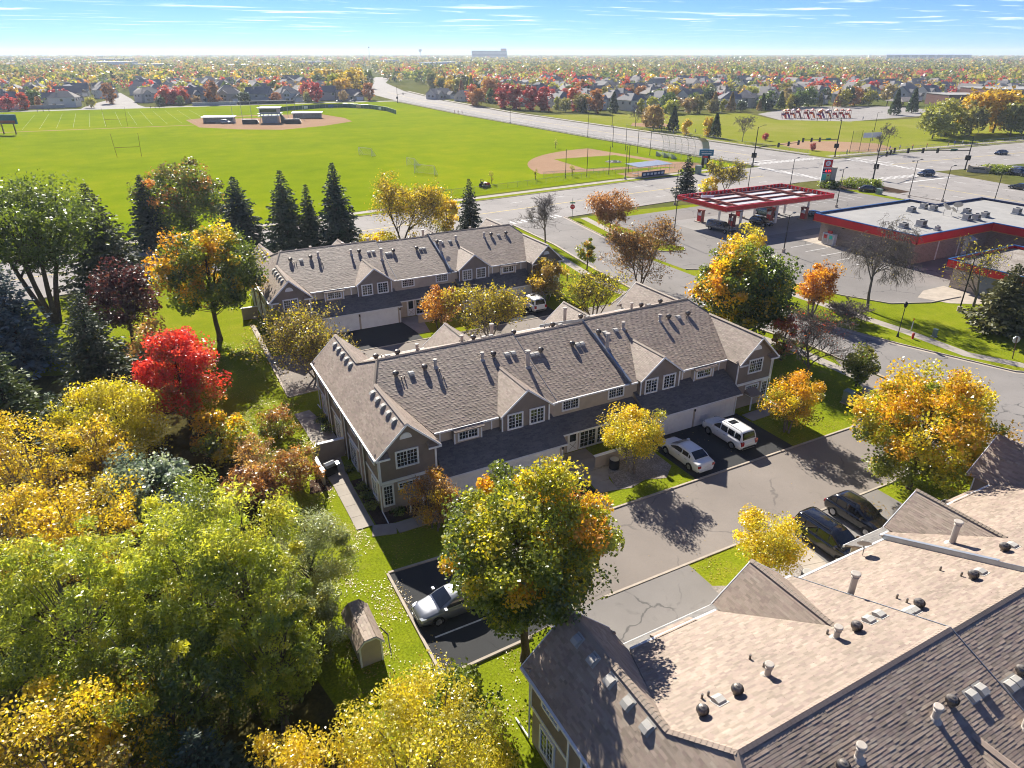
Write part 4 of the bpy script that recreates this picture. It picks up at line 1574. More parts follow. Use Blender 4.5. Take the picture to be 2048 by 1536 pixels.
def car_meshes(kind, paintname):
    key = (kind, paintname)
    if key in _car_cache:
        return _car_cache[key]
    S = CARS[kind]
    L, hw, prof = S['L'], S['W'] / 2, S['prof']
    cl = S['clear']
    parts = []
    # lower body
    xs = sorted(set([0, 0.03, 0.08, 0.15] + [L * i / 22 for i in range(1, 22)] + [L - 0.12, L - 0.05, L]))
    b = MB()
    rows = []
    for x in xs:
        zb, wf = lerp_prof(prof, x)
        w = hw * wf
        e = min(x, L - x)
        low = cl + (0.12 if e < 0.1 else 0.0)
        sec = [(w * 0.80, low), (w * 0.95, low + 0.05), (w * 0.99, low + 0.20), (w, (low + zb) * 0.52), (w * 0.985, zb - 0.16), (w * 0.95, zb - 0.05), (w * 0.86, zb), (w * 0.5, zb + 0.035), (0, zb + 0.045)]
        full = sec + [(-p, z) for p, z in reversed(sec[:-1])]
        rows.append([(x, p, z) for p, z in full])
    b.grid(rows)
    b.poly(list(reversed(rows[0]))); b.poly(rows[-1])
    b.poly([(0, -hw * 0.7, cl + 0.02), (0, hw * 0.7, cl + 0.02), (L, hw * 0.7, cl + 0.02), (L, -hw * 0.7, cl + 0.02)])
    parts.append(('body', b.mesh('body', paintname, True), None))
    # glasshouse
    x0, x1, x2, x3 = S['gh']
    zr = S['roof']
    zb0, w0 = lerp_prof(prof, x0); zb3, w3 = lerp_prof(prof, x3)
    wb = hw * 0.90
    wr = hw * 0.73

    def side(x, t):  # point on the glasshouse side: t 0 belt .. 1 roof
        zb = lerp_prof(prof, x)[0] - 0.02
        return (wb + (wr - wb) * t, zb + (zr - 0.05 - zb) * t)
    g = MB()
    def ring(xb, xt, z_in):
        return None
    rows = []
    stations = [(x0, 0.0), (x0 + (x1 - x0) * 0.5, 0.55), (x1, 0.96), (x1 + 0.25, 1.0), ((x1 + x2) / 2, 1.03), (x2 - 0.2, 1.0), (x2, 0.96), (x2 + (x3 - x2) * 0.5, 0.52), (x3, 0.0)]
    for x, t in stations:
        zb = lerp_prof(prof, x)[0]
        ztop = zb + 0.03 + (zr - zb - 0.03) * t
        w_t = wb + (wr - wb) * min(1, t)
        end = 0.90 if t == 0 else 1.0
        sec = [(wb * end, zb - 0.02), (w_t * end + (wb - w_t) * 0.12, zb + (ztop - zb) * 0.84), (w_t * end * 0.93, ztop - 0.03 * t), (w_t * 0.5, ztop + 0.015), (0, ztop + 0.02)]
        full = sec + [(-p, z) for p, z in reversed(sec[:-1])]
        rows.append([(x, p, z) for p, z in full])
    g.grid(rows)
    parts.append(('cabin', g.mesh('cabin', paintname, True), None))

    def inset(q, k):
        c = Vector((0, 0, 0))
        for p in q: c += Vector(p)
        c /= len(q)
        return [tuple(c + (Vector(p) - c) * k) for p in q]

    def tri_off(pts, d):
        return [tuple(Vector(p) + Vector(d)) for p in pts]
    # windscreen and backlight
    for nm, xa, xb, sgn in (('windscreen', x3, x2, 1), ('rear_window', x0, x1, -1)):
        zb = lerp_prof(prof, xa)[0]
        y0_, y1_ = wb * 0.80, wr * 0.86
        xm, zm = (xa + xb) / 2, zb + 0.03 + (zr - zb - 0.03) * (0.53)
        gm = MB()
        rows = []
        for (x, t, y) in ((xa + (xb - xa) * 0.12, 0.13, y0_), (xm, 0.535, (y0_ + y1_) / 2), (xa + (xb - xa) * 0.90, 0.875, y1_)):
            z = zb + 0.03 + (zr - zb - 0.03) * t + 0.03
            rows.append([(x + sgn * 0.012, -y, z - 0.01), (x + sgn * 0.02, -y * 0.5, z + 0.012), (x + sgn * 0.02, 0, z + 0.018), (x + sgn * 0.02, y * 0.5, z + 0.012), (x + sgn * 0.012, y, z - 0.01)])
        gm.grid(rows)
        parts.append((nm, gm.mesh(nm, 'car_glass', True), None))
    # side windows between posts
    cuts = [x0 + (x1 - x0) * 0.62] + list(S['posts']) + [x2 + (x3 - x2) * 0.72]
    for sgn in (-1, 1):
        for i in range(len(cuts) - 1):
            a, c = cuts[i] + 0.05, cuts[i + 1] - 0.05
            if c - a < 0.15:
                continue

            def topt(x):
                if x < x1: return 0.80 * (x - x0) / (x1 - x0) * 0.98
                if x > x2: return 0.80 * (x3 - x) / (x3 - x2) * 0.98
                return 0.80
            gm = MB()
            n_ = 5
            lo, hi = [], []
            for k in range(n_ + 1):
                x = a + (c - a) * k / n_
                tt = topt(x)
                for t, lst in ((0.10, lo), (max(0.12, tt), hi)):
                    zb = lerp_prof(prof, x)[0] - 0.02
                    ztop = zr - 0.03
                    y = wb + (wr - wb) * (0.12 + 0.80 * t) * 0.93 + 0.012
                    lst.append((x, sgn * (y + 0.006), zb + (ztop - zb) * t))
            gm.grid([lo, hi])
            parts.append(('side_window', gm.mesh('side_window', 'car_glass'), None))
    # wheels and arches
    for ax in S['ax']:
        for sgn in (-1, 1):
            am = MB()
            n_ = 14
            r = S['wr'] * 1.16
            pts = [(ax + r * math.cos(math.pi * k / n_), sgn * hw * 0.90, S['wr'] * 0.92 + r * math.sin(math.pi * k / n_)) for k in range(n_ + 1)]
            am.prism(pts + [(ax - r, sgn * hw * 0.90, cl), (ax + r, sgn * hw * 0.90, cl)], (0, sgn * hw * 0.092, 0))
            parts.append(('wheel_arch', am.mesh('wheel_arch', 'plastic_black'), None))
            wm = MB()
            R_ = S['wr']
            prof_w = [(R_ * 0.62, -0.1), (R_ * 0.94, -0.10), (R_, -0.06), (R_, 0.06), (R_ * 0.94, 0.10), (R_ * 0.62, 0.10)]
            wm.lathe(prof_w, n=20)
            v2 = [(x, z, y) for (x, y, z) in wm.v]
            wm.v = v2
            rm = MB()
            rm.lathe([(R_ * 0.62, -0.07), (R_ * 0.60, 0.055 * 1), (R_ * 0.55, 0.06), (0.01, 0.045)], n=20)
            for k in range(5):
                t = 2 * math.pi * k / 5
                rm.prism([(R_ * 0.10 * math.cos(t + 1.2), R_ * 0.10 * math.sin(t + 1.2), 0.06), (R_ * 0.58 * math.cos(t + 0.13), R_ * 0.58 * math.sin(t + 0.13), 0.062), (R_ * 0.58 * math.cos(t - 0.13), R_ * 0.58 * math.sin(t - 0.13), 0.062), (R_ * 0.10 * math.cos(t - 1.2), R_ * 0.10 * math.sin(t - 1.2), 0.06)], (0, 0, 0.025))
            rm.v = [(x, sgn * (z + 0.05), y) for (x, y, z) in rm.v]
            parts.append(('wheel', wm.mesh('wheel', 'rubber', True), (ax, sgn * (hw - 0.075), R_), ('rim', rm.mesh('rim', 'rim'))))
    # lamps, plate, mirrors, handles, bumper, rails
    zb_r, wf_r = lerp_prof(prof, 0.05)
    zb_f, wf_f = lerp_prof(prof, L - 0.3)
    for sgn in (-1, 1):
        t = MB(); t.box(-0.02, 0.16, min(sgn * hw * 0.62, sgn * hw * 0.90), max(sgn * hw * 0.62, sgn * hw * 0.90), zb_r - 0.22, zb_r + (0.12 if kind in ('suv', 'van') else -0.03))
        parts.append(('tail_light', t.mesh('tail_light', 'lamp_red'), None))
        h = MB(); h.prism([(L - 0.42, sgn * hw * 0.90, zb_f - 0.20), (L - 0.10, sgn * hw * 0.83, zb_f - 0.24), (L - 0.05, sgn * hw * 0.55, zb_f - 0.24), (L - 0.20, sgn * hw * 0.60, zb_f - 0.20)], (0, 0, 0.17))
        parts.append(('headlight', h.mesh('headlight', 'lamp_clear'), None))
        mr = MB(); xm_ = x2 + (x3 - x2) * 0.62
        mr.box(xm_ - 0.06, xm_ + 0.10, min(sgn * hw * 0.96, sgn * (hw + 0.19)), max(sgn * hw * 0.96, sgn * (hw + 0.19)), 1.0 + (zr - 1.46) * 0.4, 1.16 + (zr - 1.46) * 0.4)
        parts.append(('mirror', mr.mesh('mirror', paintname), None))
        hd = MB()
        for xx in S['posts'][-2:]:
            zz = lerp_prof(prof, xx)[0] - 0.19
            hd.box(xx + 0.05, xx + 0.27, min(sgn * hw * 0.97, sgn * (hw + 0.012)), max(sgn * hw * 0.97, sgn * (hw + 0.012)), zz, zz + 0.035)
        parts.append(('door_handle', hd.mesh('door_handle', 'plastic_black' if paintname == 'paint_black' else 'rim'), None))
        if S['rails']:
            rl = MB(); rl.path([(x1 + 0.15, sgn * wr * 0.84, zr - 0.005), (x1 + 0.3, sgn * wr * 0.84, zr + 0.055), (x2 - 0.4, sgn * wr * 0.84, zr + 0.055), (x2 - 0.2, sgn * wr * 0.84, zr - 0.005)], 0.022, 6)
            parts.append(('roof_rail', rl.mesh('roof_rail', 'dark_metal'), None))
    bm_ = MB(); bm_.box(-0.04, 0.10, -hw * 0.72, hw * 0.72, cl + 0.10, cl + 0.24)
    parts.append(('bumper', bm_.mesh('bumper', 'plastic_black' if kind in ('suv', 'pickup') else paintname), None))
    gr = MB(); gr.box(L - 0.06, L + 0.012, -hw * 0.5, hw * 0.5, cl + 0.22, cl + 0.40)
    parts.append(('grille', gr.mesh('grille', 'plastic_black'), None))
    pl = MB(); pl.box(-0.035, 0.02, -0.17, 0.17, zb_r - 0.28 if kind != 'sedan' else zb_r - 0.24, zb_r - 0.16 if kind != 'sedan' else zb_r - 0.12)
    parts.append(('number_plate', pl.mesh('number_plate', 'white_metal'), None))
    if kind in ('suv', 'van'):
        sr = MB(); sr.box(x2 - 1.0, x2 - 0.42, -wr * 0.52, wr * 0.52, zr + 0.012, zr + 0.038)
        parts.append(('sunroof', sr.mesh('sunroof', 'car_glass'), None))
    _car_cache[key] = parts
    return parts


def car(kind, paintname, x, y, heading, label, cat='car', z=0.03, name='parked_car', group=None, detail=True):
    """heading: direction of travel in degrees from +X; (x, y) is the middle of the car"""
    S = CARS[kind]
    a = R(heading)
    o = thing(name, label, cat, (x - math.cos(a) * S['L'] / 2, y - math.sin(a) * S['L'] / 2, z), a, group)
    for p in car_meshes(kind, paintname):
        c = place(p[0], p[1], o, p[2])
        if len(p) > 3:
            place(p[3][0], p[3][1], c)
    return o


car('suv', 'paint_white', 40.35, 36.3, 90, 'white boxy SUV parked facing the right garage of the middle row', 'suv', name='parked_suv')
car('sedan', 'paint_white', 34.95, 35.5, 90, 'white sedan on black driveway beside the white SUV', 'car')
car('van', 'paint_black', 36.0, 22.3, -90, 'black van with glass roof panel beside the yellow gravel-bed tree', 'van', name='parked_van')
car('crossover', 'paint_black', 40.1, 23.2, -90, 'glossy black crossover on grey driveway right of the black van', 'car')
car('sedan', 'paint_silver', 11.5, 29.0, 180, 'silver car nosing out from under the big maple in the parking nook', 'car')
car('suv', 'paint_white', 42.0, 73.6, 90, 'white SUV half hidden by a tree before the farthest row', 'suv', name='parked_suv')
# ================================================================== trees and shrubs
def quads_mesh(name, V, tint, mat):
    """V: (n, 4, 3) corner points, tint: (n, 3) leaf colours"""
    n = len(V)
    me = bpy.data.meshes.new(name)
    me.vertices.add(4 * n)
    me.vertices.foreach_set('co', np.ascontiguousarray(V, dtype=np.float32).ravel())
    me.loops.add(4 * n)
    me.loops.foreach_set('vertex_index', np.arange(4 * n, dtype=np.int32))
    me.polygons.add(n)
    me.polygons.foreach_set('loop_start', np.arange(0, 4 * n, 4, dtype=np.int32))
    me.update(calc_edges=True)
    at = me.attributes.new('tint', 'FLOAT_COLOR', 'FACE')
    c = np.ones((n, 4), dtype=np.float32)
    c[:, :3] = np.clip(tint, 0.002, 0.9)
    at.data.foreach_set('color', c.ravel())
    me.materials.append(MATS[mat])
    return me


def unit(v):
    return v / np.maximum(1e-9, np.linalg.norm(v, axis=-1, keepdims=True))


def leaf_quads(rng, C, L, ratio, up=0.5, droop=0.0):
    """diamond leaves centred on C with roughly upward faces, a little folded"""
    n = len(C)
    nrm = unit(rng.normal(size=(n, 3)) + np.array([0, 0, up * 2]))
    d = unit(np.cross(nrm, rng.normal(size=(n, 3))))
    d[:, 2] -= droop
    d = unit(d)
    s = unit(np.cross(nrm, d))
    ll = (L * rng.uniform(0.5, 1.45, n))[:, None]
    ww = ll * ratio
    fold = nrm * ll * 0.10
    V = np.empty((n, 4, 3))
    V[:, 0] = C - d * ll / 2
    V[:, 1] = C + s * ww / 2 + fold
    V[:, 2] = C + d * ll / 2
    V[:, 3] = C - s * ww / 2 + fold
    return V


def mixpal(rng, t, pals):
    """pals: list of (position, colour); t in 0..1 per leaf"""
    ps = np.array([p for p, _ in pals]); cs = np.array([c for _, c in pals])
    out = np.empty((len(t), 3))
    for k in range(3):
        out[:, k] = np.interp(t, ps, cs[:, k])
    return out


LEAFGAIN = 1.25
# leaf colours (reflectance)
ORANGE = (0.58, 0.31, 0.015); GOLD = (0.60, 0.44, 0.018); YELLOW = (0.62, 0.51, 0.03); YGREEN = (0.42, 0.42, 0.025)
GREEN = (0.115, 0.165, 0.020); DGREEN = (0.055, 0.090, 0.018); MGREEN = (0.21, 0.255, 0.025); OLIVE = (0.25, 0.245, 0.055)
RED = (0.64, 0.06, 0.035); CRIMSON = (0.48, 0.04, 0.04); PLUM = (0.070, 0.022, 0.030); BROWN = (0.28, 0.155, 0.06); RUST = (0.42, 0.19, 0.05)
TAN = (0.38, 0.27, 0.10); GREYGREEN = (0.24, 0.28, 0.12); SAGE = (0.33, 0.38, 0.24); BLUEGREEN = (0.09, 0.14, 0.115)


def crown_clumps(rng, n, h, r, cb, shape):
    """clump centres through the crown's volume, thicker near its skin; uneven outline"""
    d = unit(rng.normal(size=(n, 3)))
    rad = rng.uniform(0.25, 1.0, n) ** 0.5
    ph = rng.uniform(0, 6.28, 6)
    lump = 1 + 0.24 * np.sin(3 * np.arctan2(d[:, 1], d[:, 0]) + ph[0]) * np.cos(2 * d[:, 2] + ph[1]) + 0.16 * np.sin(5 * np.arctan2(d[:, 1], d[:, 0]) + ph[2] + 3 * d[:, 2])
    q = d * np.minimum(rad * lump, 1.0)[:, None]
    zc, hz = (h + cb) / 2, (h - cb) / 2
    z = zc + q[:, 2] * hz
    zr = (z - cb) / (h - cb)
    if shape == 'round':
        k = np.ones(n)
    elif shape == 'umbrella':
        k = 0.55 + 0.55 * np.clip(zr, 0, 1)
    elif shape == 'oval':
        k = np.clip(1.12 - 0.5 * np.abs(zr - 0.4), 0.3, 1.2)
    elif shape == 'cone':
        k = np.clip(1.15 - 0.85 * zr, 0.15, 1.2)
    else:
        k = np.ones(n)
    P = np.stack([q[:, 0] * r * k, q[:, 1] * r * k, z], 1)
    return P


def limb(mb, p0, p1, r0, r1, rng, n=4, sides=5, sag=0.12):
    p0, p1 = np.array(p0, float), np.array(p1, float)
    L = np.linalg.norm(p1 - p0)
    mid = (p0 + p1) / 2 + np.array([0, 0, -sag * L * 0.4]) + rng.normal(size=3) * L * 0.05
    prev = p0
    for i in range(1, n + 1):
        t = i / n
        cur = (1 - t) ** 2 * p0 + 2 * t * (1 - t) * mid + t * t * p1
        ra = r0 + (r1 - r0) * (i - 1) / n
        rb = r0 + (r1 - r0) * i / n
        mb.tube(prev, cur, ra, rb, sides, cap=False)
        prev = cur


def leafy(name, label, x, y, h, r, pal, seed, n=8000, L=0.3, ratio=0.75, cb=0.25, shape='round', clumps=70, csize=0.20, bark='bark', cat='tree', group=None,
          lean=(0, 0), stems=1, tjit=0.28, top_bias=0.9, up=0.5, droop=0.0, trunk_r=None, side=(0, 0), flat=0.75, limbs=True):
    rng = np.random.default_rng(seed)
    root = thing(name, label, cat, (x, y, 0), 0, group)
    zb = h * cb
    C = crown_clumps(rng, clumps, h * 0.97, r * 0.92, zb, shape)
    C[:, 0] += lean[0] * (C[:, 2] / h); C[:, 1] += lean[1] * (C[:, 2] / h)
    # leaves: most in clumps, some loose
    wts = rng.uniform(0.5, 1.5, clumps); wts /= wts.sum()
    idx = rng.choice(clumps, n, p=wts)
    cs = r * csize * rng.uniform(0.55, 1.55, clumps)
    off = rng.normal(size=(n, 3)) * np.array([1, 1, flat])
    off *= (np.minimum(1.9, np.linalg.norm(off, axis=1)) / np.maximum(1e-6, np.linalg.norm(off, axis=1)))[:, None]
    P = C[idx] + off * cs[idx][:, None] * 0.75
    P[:, 2] = np.maximum(P[:, 2], 0.05 + 0.3 * rng.random(n) * (cb < 0.12) + zb * 0.35 * (cb >= 0.12))
    P[:, 2] = np.minimum(P[:, 2], h * 1.03)
    ct = rng.normal(0, tjit, clumps)
    zrel = (P[:, 2] - zb) / max(0.1, h - zb)
    out = np.sqrt((P[:, 0] / r) ** 2 + (P[:, 1] / r) ** 2)
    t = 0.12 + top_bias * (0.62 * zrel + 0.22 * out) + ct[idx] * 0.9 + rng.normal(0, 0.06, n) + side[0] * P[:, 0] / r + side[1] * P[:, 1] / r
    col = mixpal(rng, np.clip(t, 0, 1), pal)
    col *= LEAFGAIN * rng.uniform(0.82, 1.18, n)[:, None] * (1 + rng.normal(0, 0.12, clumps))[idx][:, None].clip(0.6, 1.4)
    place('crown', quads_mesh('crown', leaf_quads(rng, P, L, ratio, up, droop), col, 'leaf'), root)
    # trunk and limbs
    mb = MB()
    tr = trunk_r or (0.018 * h + 0.03)
    tops = []
    for s in range(stems):
        a = 6.28 * s / stems + rng.uniform(0, 1)
        b0 = np.array([0.25 * math.cos(a), 0.25 * math.sin(a), -0.1]) * (stems > 1) + np.array([0, 0, -0.1])
        b1 = np.array([lean[0] * 0.5, lean[1] * 0.5, h * 0.5]) + np.array([math.cos(a), math.sin(a), 0]) * r * 0.28 * (stems > 1)
        b2 = np.array([lean[0] * 0.8, lean[1] * 0.8, h * 0.86]) + np.array([math.cos(a), math.sin(a), 0]) * r * 0.42 * (stems > 1)
        k = tr / (1 if stems == 1 else 1.5)
        mb.tube(b0, b0 + (b1 - b0) * 0.12, k * 1.45, k, 8, cap=False)
        limb(mb, b0 + (b1 - b0) * 0.12, b1, k, k * 0.6, rng, 4, 8, 0.0)
        limb(mb, b1, b2, k * 0.6, k * 0.15, rng, 4, 6, 0.0)
        tops.append((b0, b1, b2))
    if limbs:
        for j in range(min(clumps, 80)):
            b0, b1, b2 = tops[j % stems]
            zt = C[j, 2]
            f = np.clip((zt - zb) / max(0.1, h - zb), 0.02, 1)
            zs = zb * 0.75 + (zt - zb * 0.75) * rng.uniform(0.25, 0.6)
            if zs < h * 0.5:
                p0 = b0 + (b1 - b0) * np.clip(zs / (h * 0.5), 0, 1)
            else:
                p0 = b1 + (b2 - b1) * np.clip((zs - h * 0.5) / (h * 0.36), 0, 1)
            rr = tr * (0.32 if j < 14 else 0.16) * (1.1 - 0.5 * f)
            limb(mb, p0, C[j], rr, 0.012, rng, 4, 5)
    mb.build('trunk', bark, root, True)
    return root


def conifer(name, label, x, y, h, r, col, seed, group=None, step=0.34, per=8, card=0.42, droop=0.25, open_=0.0, cb=0.05, tipcol=None):
    rng = np.random.default_rng(seed)
    root = thing(name, label, 'tree', (x, y, 0), 0, group)
    mb = MB()
    mb.tube((0, 0, -0.1), (0, 0, h * 0.55), 0.02 * h, 0.011 * h, 8, cap=False)
    mb.tube((0, 0, h * 0.55), (0, 0, h * 0.99), 0.011 * h, 0.01, 6, cap=False)
    C, D, T = [], [], []
    z = h * cb + 0.1
    while z < h * 0.985:
        f = (z / h - cb) / (1 - cb)
        Lb = r * (1 - f) ** 0.85 * (1.0 + 0.12 * math.sin(z * 3.1 + seed)) + 0.12
        nb = max(4, int(per * (0.6 + 0.6 * (1 - f))))
        a0 = rng.uniform(0, 6.28)
        for k in range(nb):
            if rng.random() < open_:
                continue
            a = a0 + 6.28 * k / nb + rng.normal(0, 0.16)
            L = Lb * rng.uniform(0.68, 1.12)
            dz = -droop * L * rng.uniform(0.5, 1.3) + 0.35 * f * L
            e = np.array([math.cos(a) * L, math.sin(a) * L, dz])
            if L > 0.6 and k % 2 == 0:
                mb.tube((0, 0, z), (e[0] * 0.8, e[1] * 0.8, z + dz * 0.8), 0.012 + 0.008 * L, 0.008, 4, cap=False)
            m_ = max(2, int(L / (card * 0.42)))
            side = np.array([-math.sin(a), math.cos(a), 0])
            for j in range(m_):
                t = (j + rng.uniform(0.3, 1.0)) / m_
                wd = 0.34 * L * (1 - 0.75 * t) + 0.08
                for sg in (-1, 1):
                    p = np.array([0, 0, z]) + e * t + side * sg * rng.uniform(0.05, 1) * wd + np.array([0, 0, 0.10 * L * t * t + rng.normal(0, 0.06)])
                    C.append(p)
                    D.append(e / L * 0.6 + side * sg * 0.7 + np.array([0, 0, rng.uniform(-0.45, 0.15)]))
                    T.append(t)
        z += step * (0.55 + 0.75 * (1 - f))
    C, D, T = np.array(C), unit(np.array(D)), np.array(T)
    n = len(C)
    ll = (card * rng.uniform(0.7, 1.35, n) * np.clip(0.45 + (1 - C[:, 2] / h), 0.5, 1.0))[:, None]
    nr = unit(np.cross(D, rng.normal(size=(n, 3))))
    V = np.empty((n, 4, 3))
    V[:, 0] = C - D * ll * 0.5
    V[:, 1] = C + nr * ll * 0.26 + D * ll * 0.05
    V[:, 2] = C + D * ll * 0.6
    V[:, 3] = C - nr * ll * 0.26 + D * ll * 0.05
    cc = np.array(col)[None, :] * rng.uniform(0.6, 1.35, n)[:, None]
    if tipcol is not None:
        w = (np.clip(T - 0.45, 0, 1) * 1.6 * rng.random(n))[:, None].clip(0, 1)
        cc = cc * (1 - w) + np.array(tipcol)[None, :] * w
    place('crown', quads_mesh('crown', V, cc, 'needle'), root)
    mb.build('trunk', 'bark', root, True)
    return root


def bare(name, label, x, y, h, r, seed, bark='bark_grey', leaves=None, nleaf=0, L=0.2, cb=0.2, weep=0.0, stems=1, group=None, fork=5, up=0.8, twig=None):
    rng = np.random.default_rng(seed)
    root = thing(name, label, 'tree', (x, y, 0), 0, group)
    mb = MB()
    tips = []
    twig = twig or max(0.009, 0.00017 * math.hypot(x, y))

    def grow(p, d, L_, rad, lev):
        segs = 4 if lev < 2 else 3
        pts = [p]
        for i in range(segs):
            d = unit(d + rng.normal(size=3) * (0.10 + 0.05 * lev) + np.array([0, 0, 0.06 * up - weep * (0.16 * lev)]))
            q = pts[-1] + d * L_ / segs
            ra, rb = max(twig * 0.7, rad * (1 - 0.75 * i / segs)), max(twig * 0.6, rad * (1 - 0.75 * (i + 1) / segs))
            mb.tube(pts[-1], q, ra, rb, 6 if lev == 0 else (4 if lev == 1 else 3), cap=False)
            pts.append(q)
        if lev >= 2:
            tips.append(pts[-1]); tips.append(pts[-2])
        if lev < 4:
            kids = (fork + 4, fork + 1, fork, fork - 1)[lev]
            for k in range(kids):
                t = rng.uniform(cb if lev == 0 else 0.2, 1.0)
                i = min(segs - 1, int(t * segs))
                b = pts[i] + (pts[i + 1] - pts[i]) * (t * segs - i)
                ax = unit(np.cross(d, rng.normal(size=3)))
                spread = rng.uniform(0.5, 0.95)
                nd = unit(d * (1 - 0.35 * spread) + ax * spread + np.array([0, 0, 0.25 * up * (lev < 2)]))
                k_l = L_ * rng.uniform(0.42, 0.66) * (1.0 if lev else 0.95 * (1.25 - 0.6 * t))
                grow(b, nd, k_l, max(twig, rad * (1 - 0.75 * t) * 0.62), lev + 1)
    for s in range(stems):
        a = 6.28 * s / stems
        grow(np.array([0.15 * math.cos(a) * (stems > 1), 0.15 * math.sin(a) * (stems > 1), -0.1]), unit(np.array([0.32 * math.cos(a) * (stems > 1), 0.32 * math.sin(a) * (stems > 1), 1.0])), h * 0.72, (0.016 * h + 0.02) / (1 + 0.4 * (stems > 1)), 0)
    V = np.array(mb.v)
    # fit to the wanted height and spread
    V[:, 2] *= h / max(0.1, V[:, 2].max())
    sp = np.percentile(np.hypot(V[:, 0], V[:, 1]), 97)
    k = r / max(0.1, sp)
    T = np.array(tips); T[:, 2] *= h / max(0.1, np.array(mb.v)[:, 2].max())
    wz = np.clip(V[:, 2] / (h * 0.25), 0, 1); kk = 1 + (k - 1) * wz
    V[:, 0] *= kk; V[:, 1] *= kk
    wz = np.clip(T[:, 2] / (h * 0.25), 0, 1); kk = 1 + (k - 1) * wz
    T[:, 0] *= kk; T[:, 1] *= kk
    mb.v = [tuple(p) for p in V]
    mb.build('trunk', bark, root)
    if leaves and nleaf:
        P = T[rng.integers(0, len(T), nleaf)] + rng.normal(size=(nleaf, 3)) * r * 0.055
        P[:, 2] = np.maximum(P[:, 2], 0.2)
        col = mixpal(rng, rng.random(nleaf), leaves) * rng.uniform(0.7, 1.3, nleaf)[:, None]
        place('crown', quads_mesh('crown', leaf_quads(rng, P, L, 0.6, 0.3), col, 'leaf'), root)
    return root


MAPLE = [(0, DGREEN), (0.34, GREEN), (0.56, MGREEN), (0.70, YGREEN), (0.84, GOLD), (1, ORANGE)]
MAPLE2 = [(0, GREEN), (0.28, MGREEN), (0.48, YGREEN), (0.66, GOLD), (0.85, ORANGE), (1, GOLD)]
YEL = [(0, OLIVE), (0.25, YGREEN), (0.6, YELLOW), (1, GOLD)]
BRIGHTY = [(0, YGREEN), (0.35, (0.42, 0.40, 0.02)), (1, (0.60, 0.52, 0.03))]
ASH = [(0, GREEN), (0.22, (0.19, 0.26, 0.035)), (0.5, (0.33, 0.39, 0.04)), (0.78, (0.43, 0.46, 0.05)), (1, (0.54, 0.50, 0.06))]
BIRCH = [(0, BROWN), (0.25, OLIVE), (0.5, GOLD), (0.8, YELLOW), (1, GOLD)]
REDM = [(0, GREEN), (0.16, OLIVE), (0.30, RUST), (0.5, RED), (0.8, (0.62, 0.05, 0.035)), (1, (0.60, 0.10, 0.06))]
PLUMP = [(0, (0.03, 0.01, 0.014)), (0.6, PLUM), (1, (0.10, 0.035, 0.03))]
BRN = [(0, BROWN), (0.5, RUST), (0.8, TAN), (1, OLIVE)]
THIN = [(0, OLIVE), (0.4, TAN), (0.7, YGREEN), (1, GOLD)]
GREENP = [(0, DGREEN), (0.5, GREEN), (1, MGREEN)]
WILLOWP = [(0, GREEN), (0.4, OLIVE), (0.7, GREYGREEN), (1, SAGE)]

# --- trees round the townhouses
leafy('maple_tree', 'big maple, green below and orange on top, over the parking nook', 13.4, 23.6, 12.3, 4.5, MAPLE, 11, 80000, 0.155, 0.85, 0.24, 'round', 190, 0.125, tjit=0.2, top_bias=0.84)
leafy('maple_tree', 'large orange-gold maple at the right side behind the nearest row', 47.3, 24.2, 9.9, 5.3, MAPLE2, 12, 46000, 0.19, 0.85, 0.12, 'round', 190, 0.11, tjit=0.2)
leafy('small_tree', 'bright yellow airy tree in the pale gravel bed beside the black van', 29.2, 21.9, 5.0, 2.35, YEL, 13, 13000, 0.14, 0.6, 0.30, 'umbrella', 60, 0.17, bark='bark_pale', stems=3)
leafy('small_tree', 'round yellow tree in gravel before the middle row entry', 29.9, 36.0, 5.7, 2.8, YEL, 14, 15000, 0.15, 0.6, 0.30, 'umbrella', 60, 0.18, bark='bark_pale', stems=3)
leafy('small_tree', 'orange and yellow round tree at the right end of the middle row', 45.9, 34.8, 5.6, 2.5, [(0, OLIVE), (0.3, YGREEN), (0.55, GOLD), (1, ORANGE)], 15, 13000, 0.16, 0.65, 0.22, 'round', 55, 0.19, bark='bark_pale', stems=3)
leafy('small_tree', 'brownish sparse tree before the left gable of the middle row', 13.4, 36.6, 4.6, 2.0, [(0, BROWN), (0.4, TAN), (0.7, RUST), (1, GOLD)], 16, 9500, 0.13, 0.6, 0.15, 'round', 50, 0.18, bark='bark_grey', stems=3)
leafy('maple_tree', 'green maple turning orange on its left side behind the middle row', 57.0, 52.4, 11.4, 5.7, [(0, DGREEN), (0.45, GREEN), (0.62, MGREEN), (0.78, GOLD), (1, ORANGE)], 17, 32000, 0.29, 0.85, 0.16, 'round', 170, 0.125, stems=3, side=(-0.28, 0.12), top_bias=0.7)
bare('bare_tree', 'nearly bare tree with a few red leaves beside the side street sidewalk', 56.3, 41.8, 8.3, 3.6, 18, 'bark_grey', [(0, CRIMSON), (1, RUST)], 500, 0.2, fork=7)
leafy('red_shrub_tree', 'small red and orange tree behind the nearly bare tree', 57.6, 46.2, 5.2, 1.5, [(0, MGREEN), (0.35, RUST), (0.7, CRIMSON), (1, ORANGE)], 19, 3000, 0.24, 0.7, 0.12, 'oval', 30, 0.24)
leafy('small_tree', 'small round green tree on grass by the side street', 59.1, 38.0, 4.2, 1.75, [(0, DGREEN), (0.6, MGREEN), (1, (0.2, 0.2, 0.03))], 20, 4500, 0.22, 0.75, 0.20, 'round', 36, 0.22)
bare('bare_willow', 'tall bare weeping tree on the slope below the store', 79.9, 52.3, 12.4, 4.9, 21, 'bark_grey', [(0, OLIVE), (1, TAN)], 260, 0.2, weep=0.75, fork=7, cb=0.35)
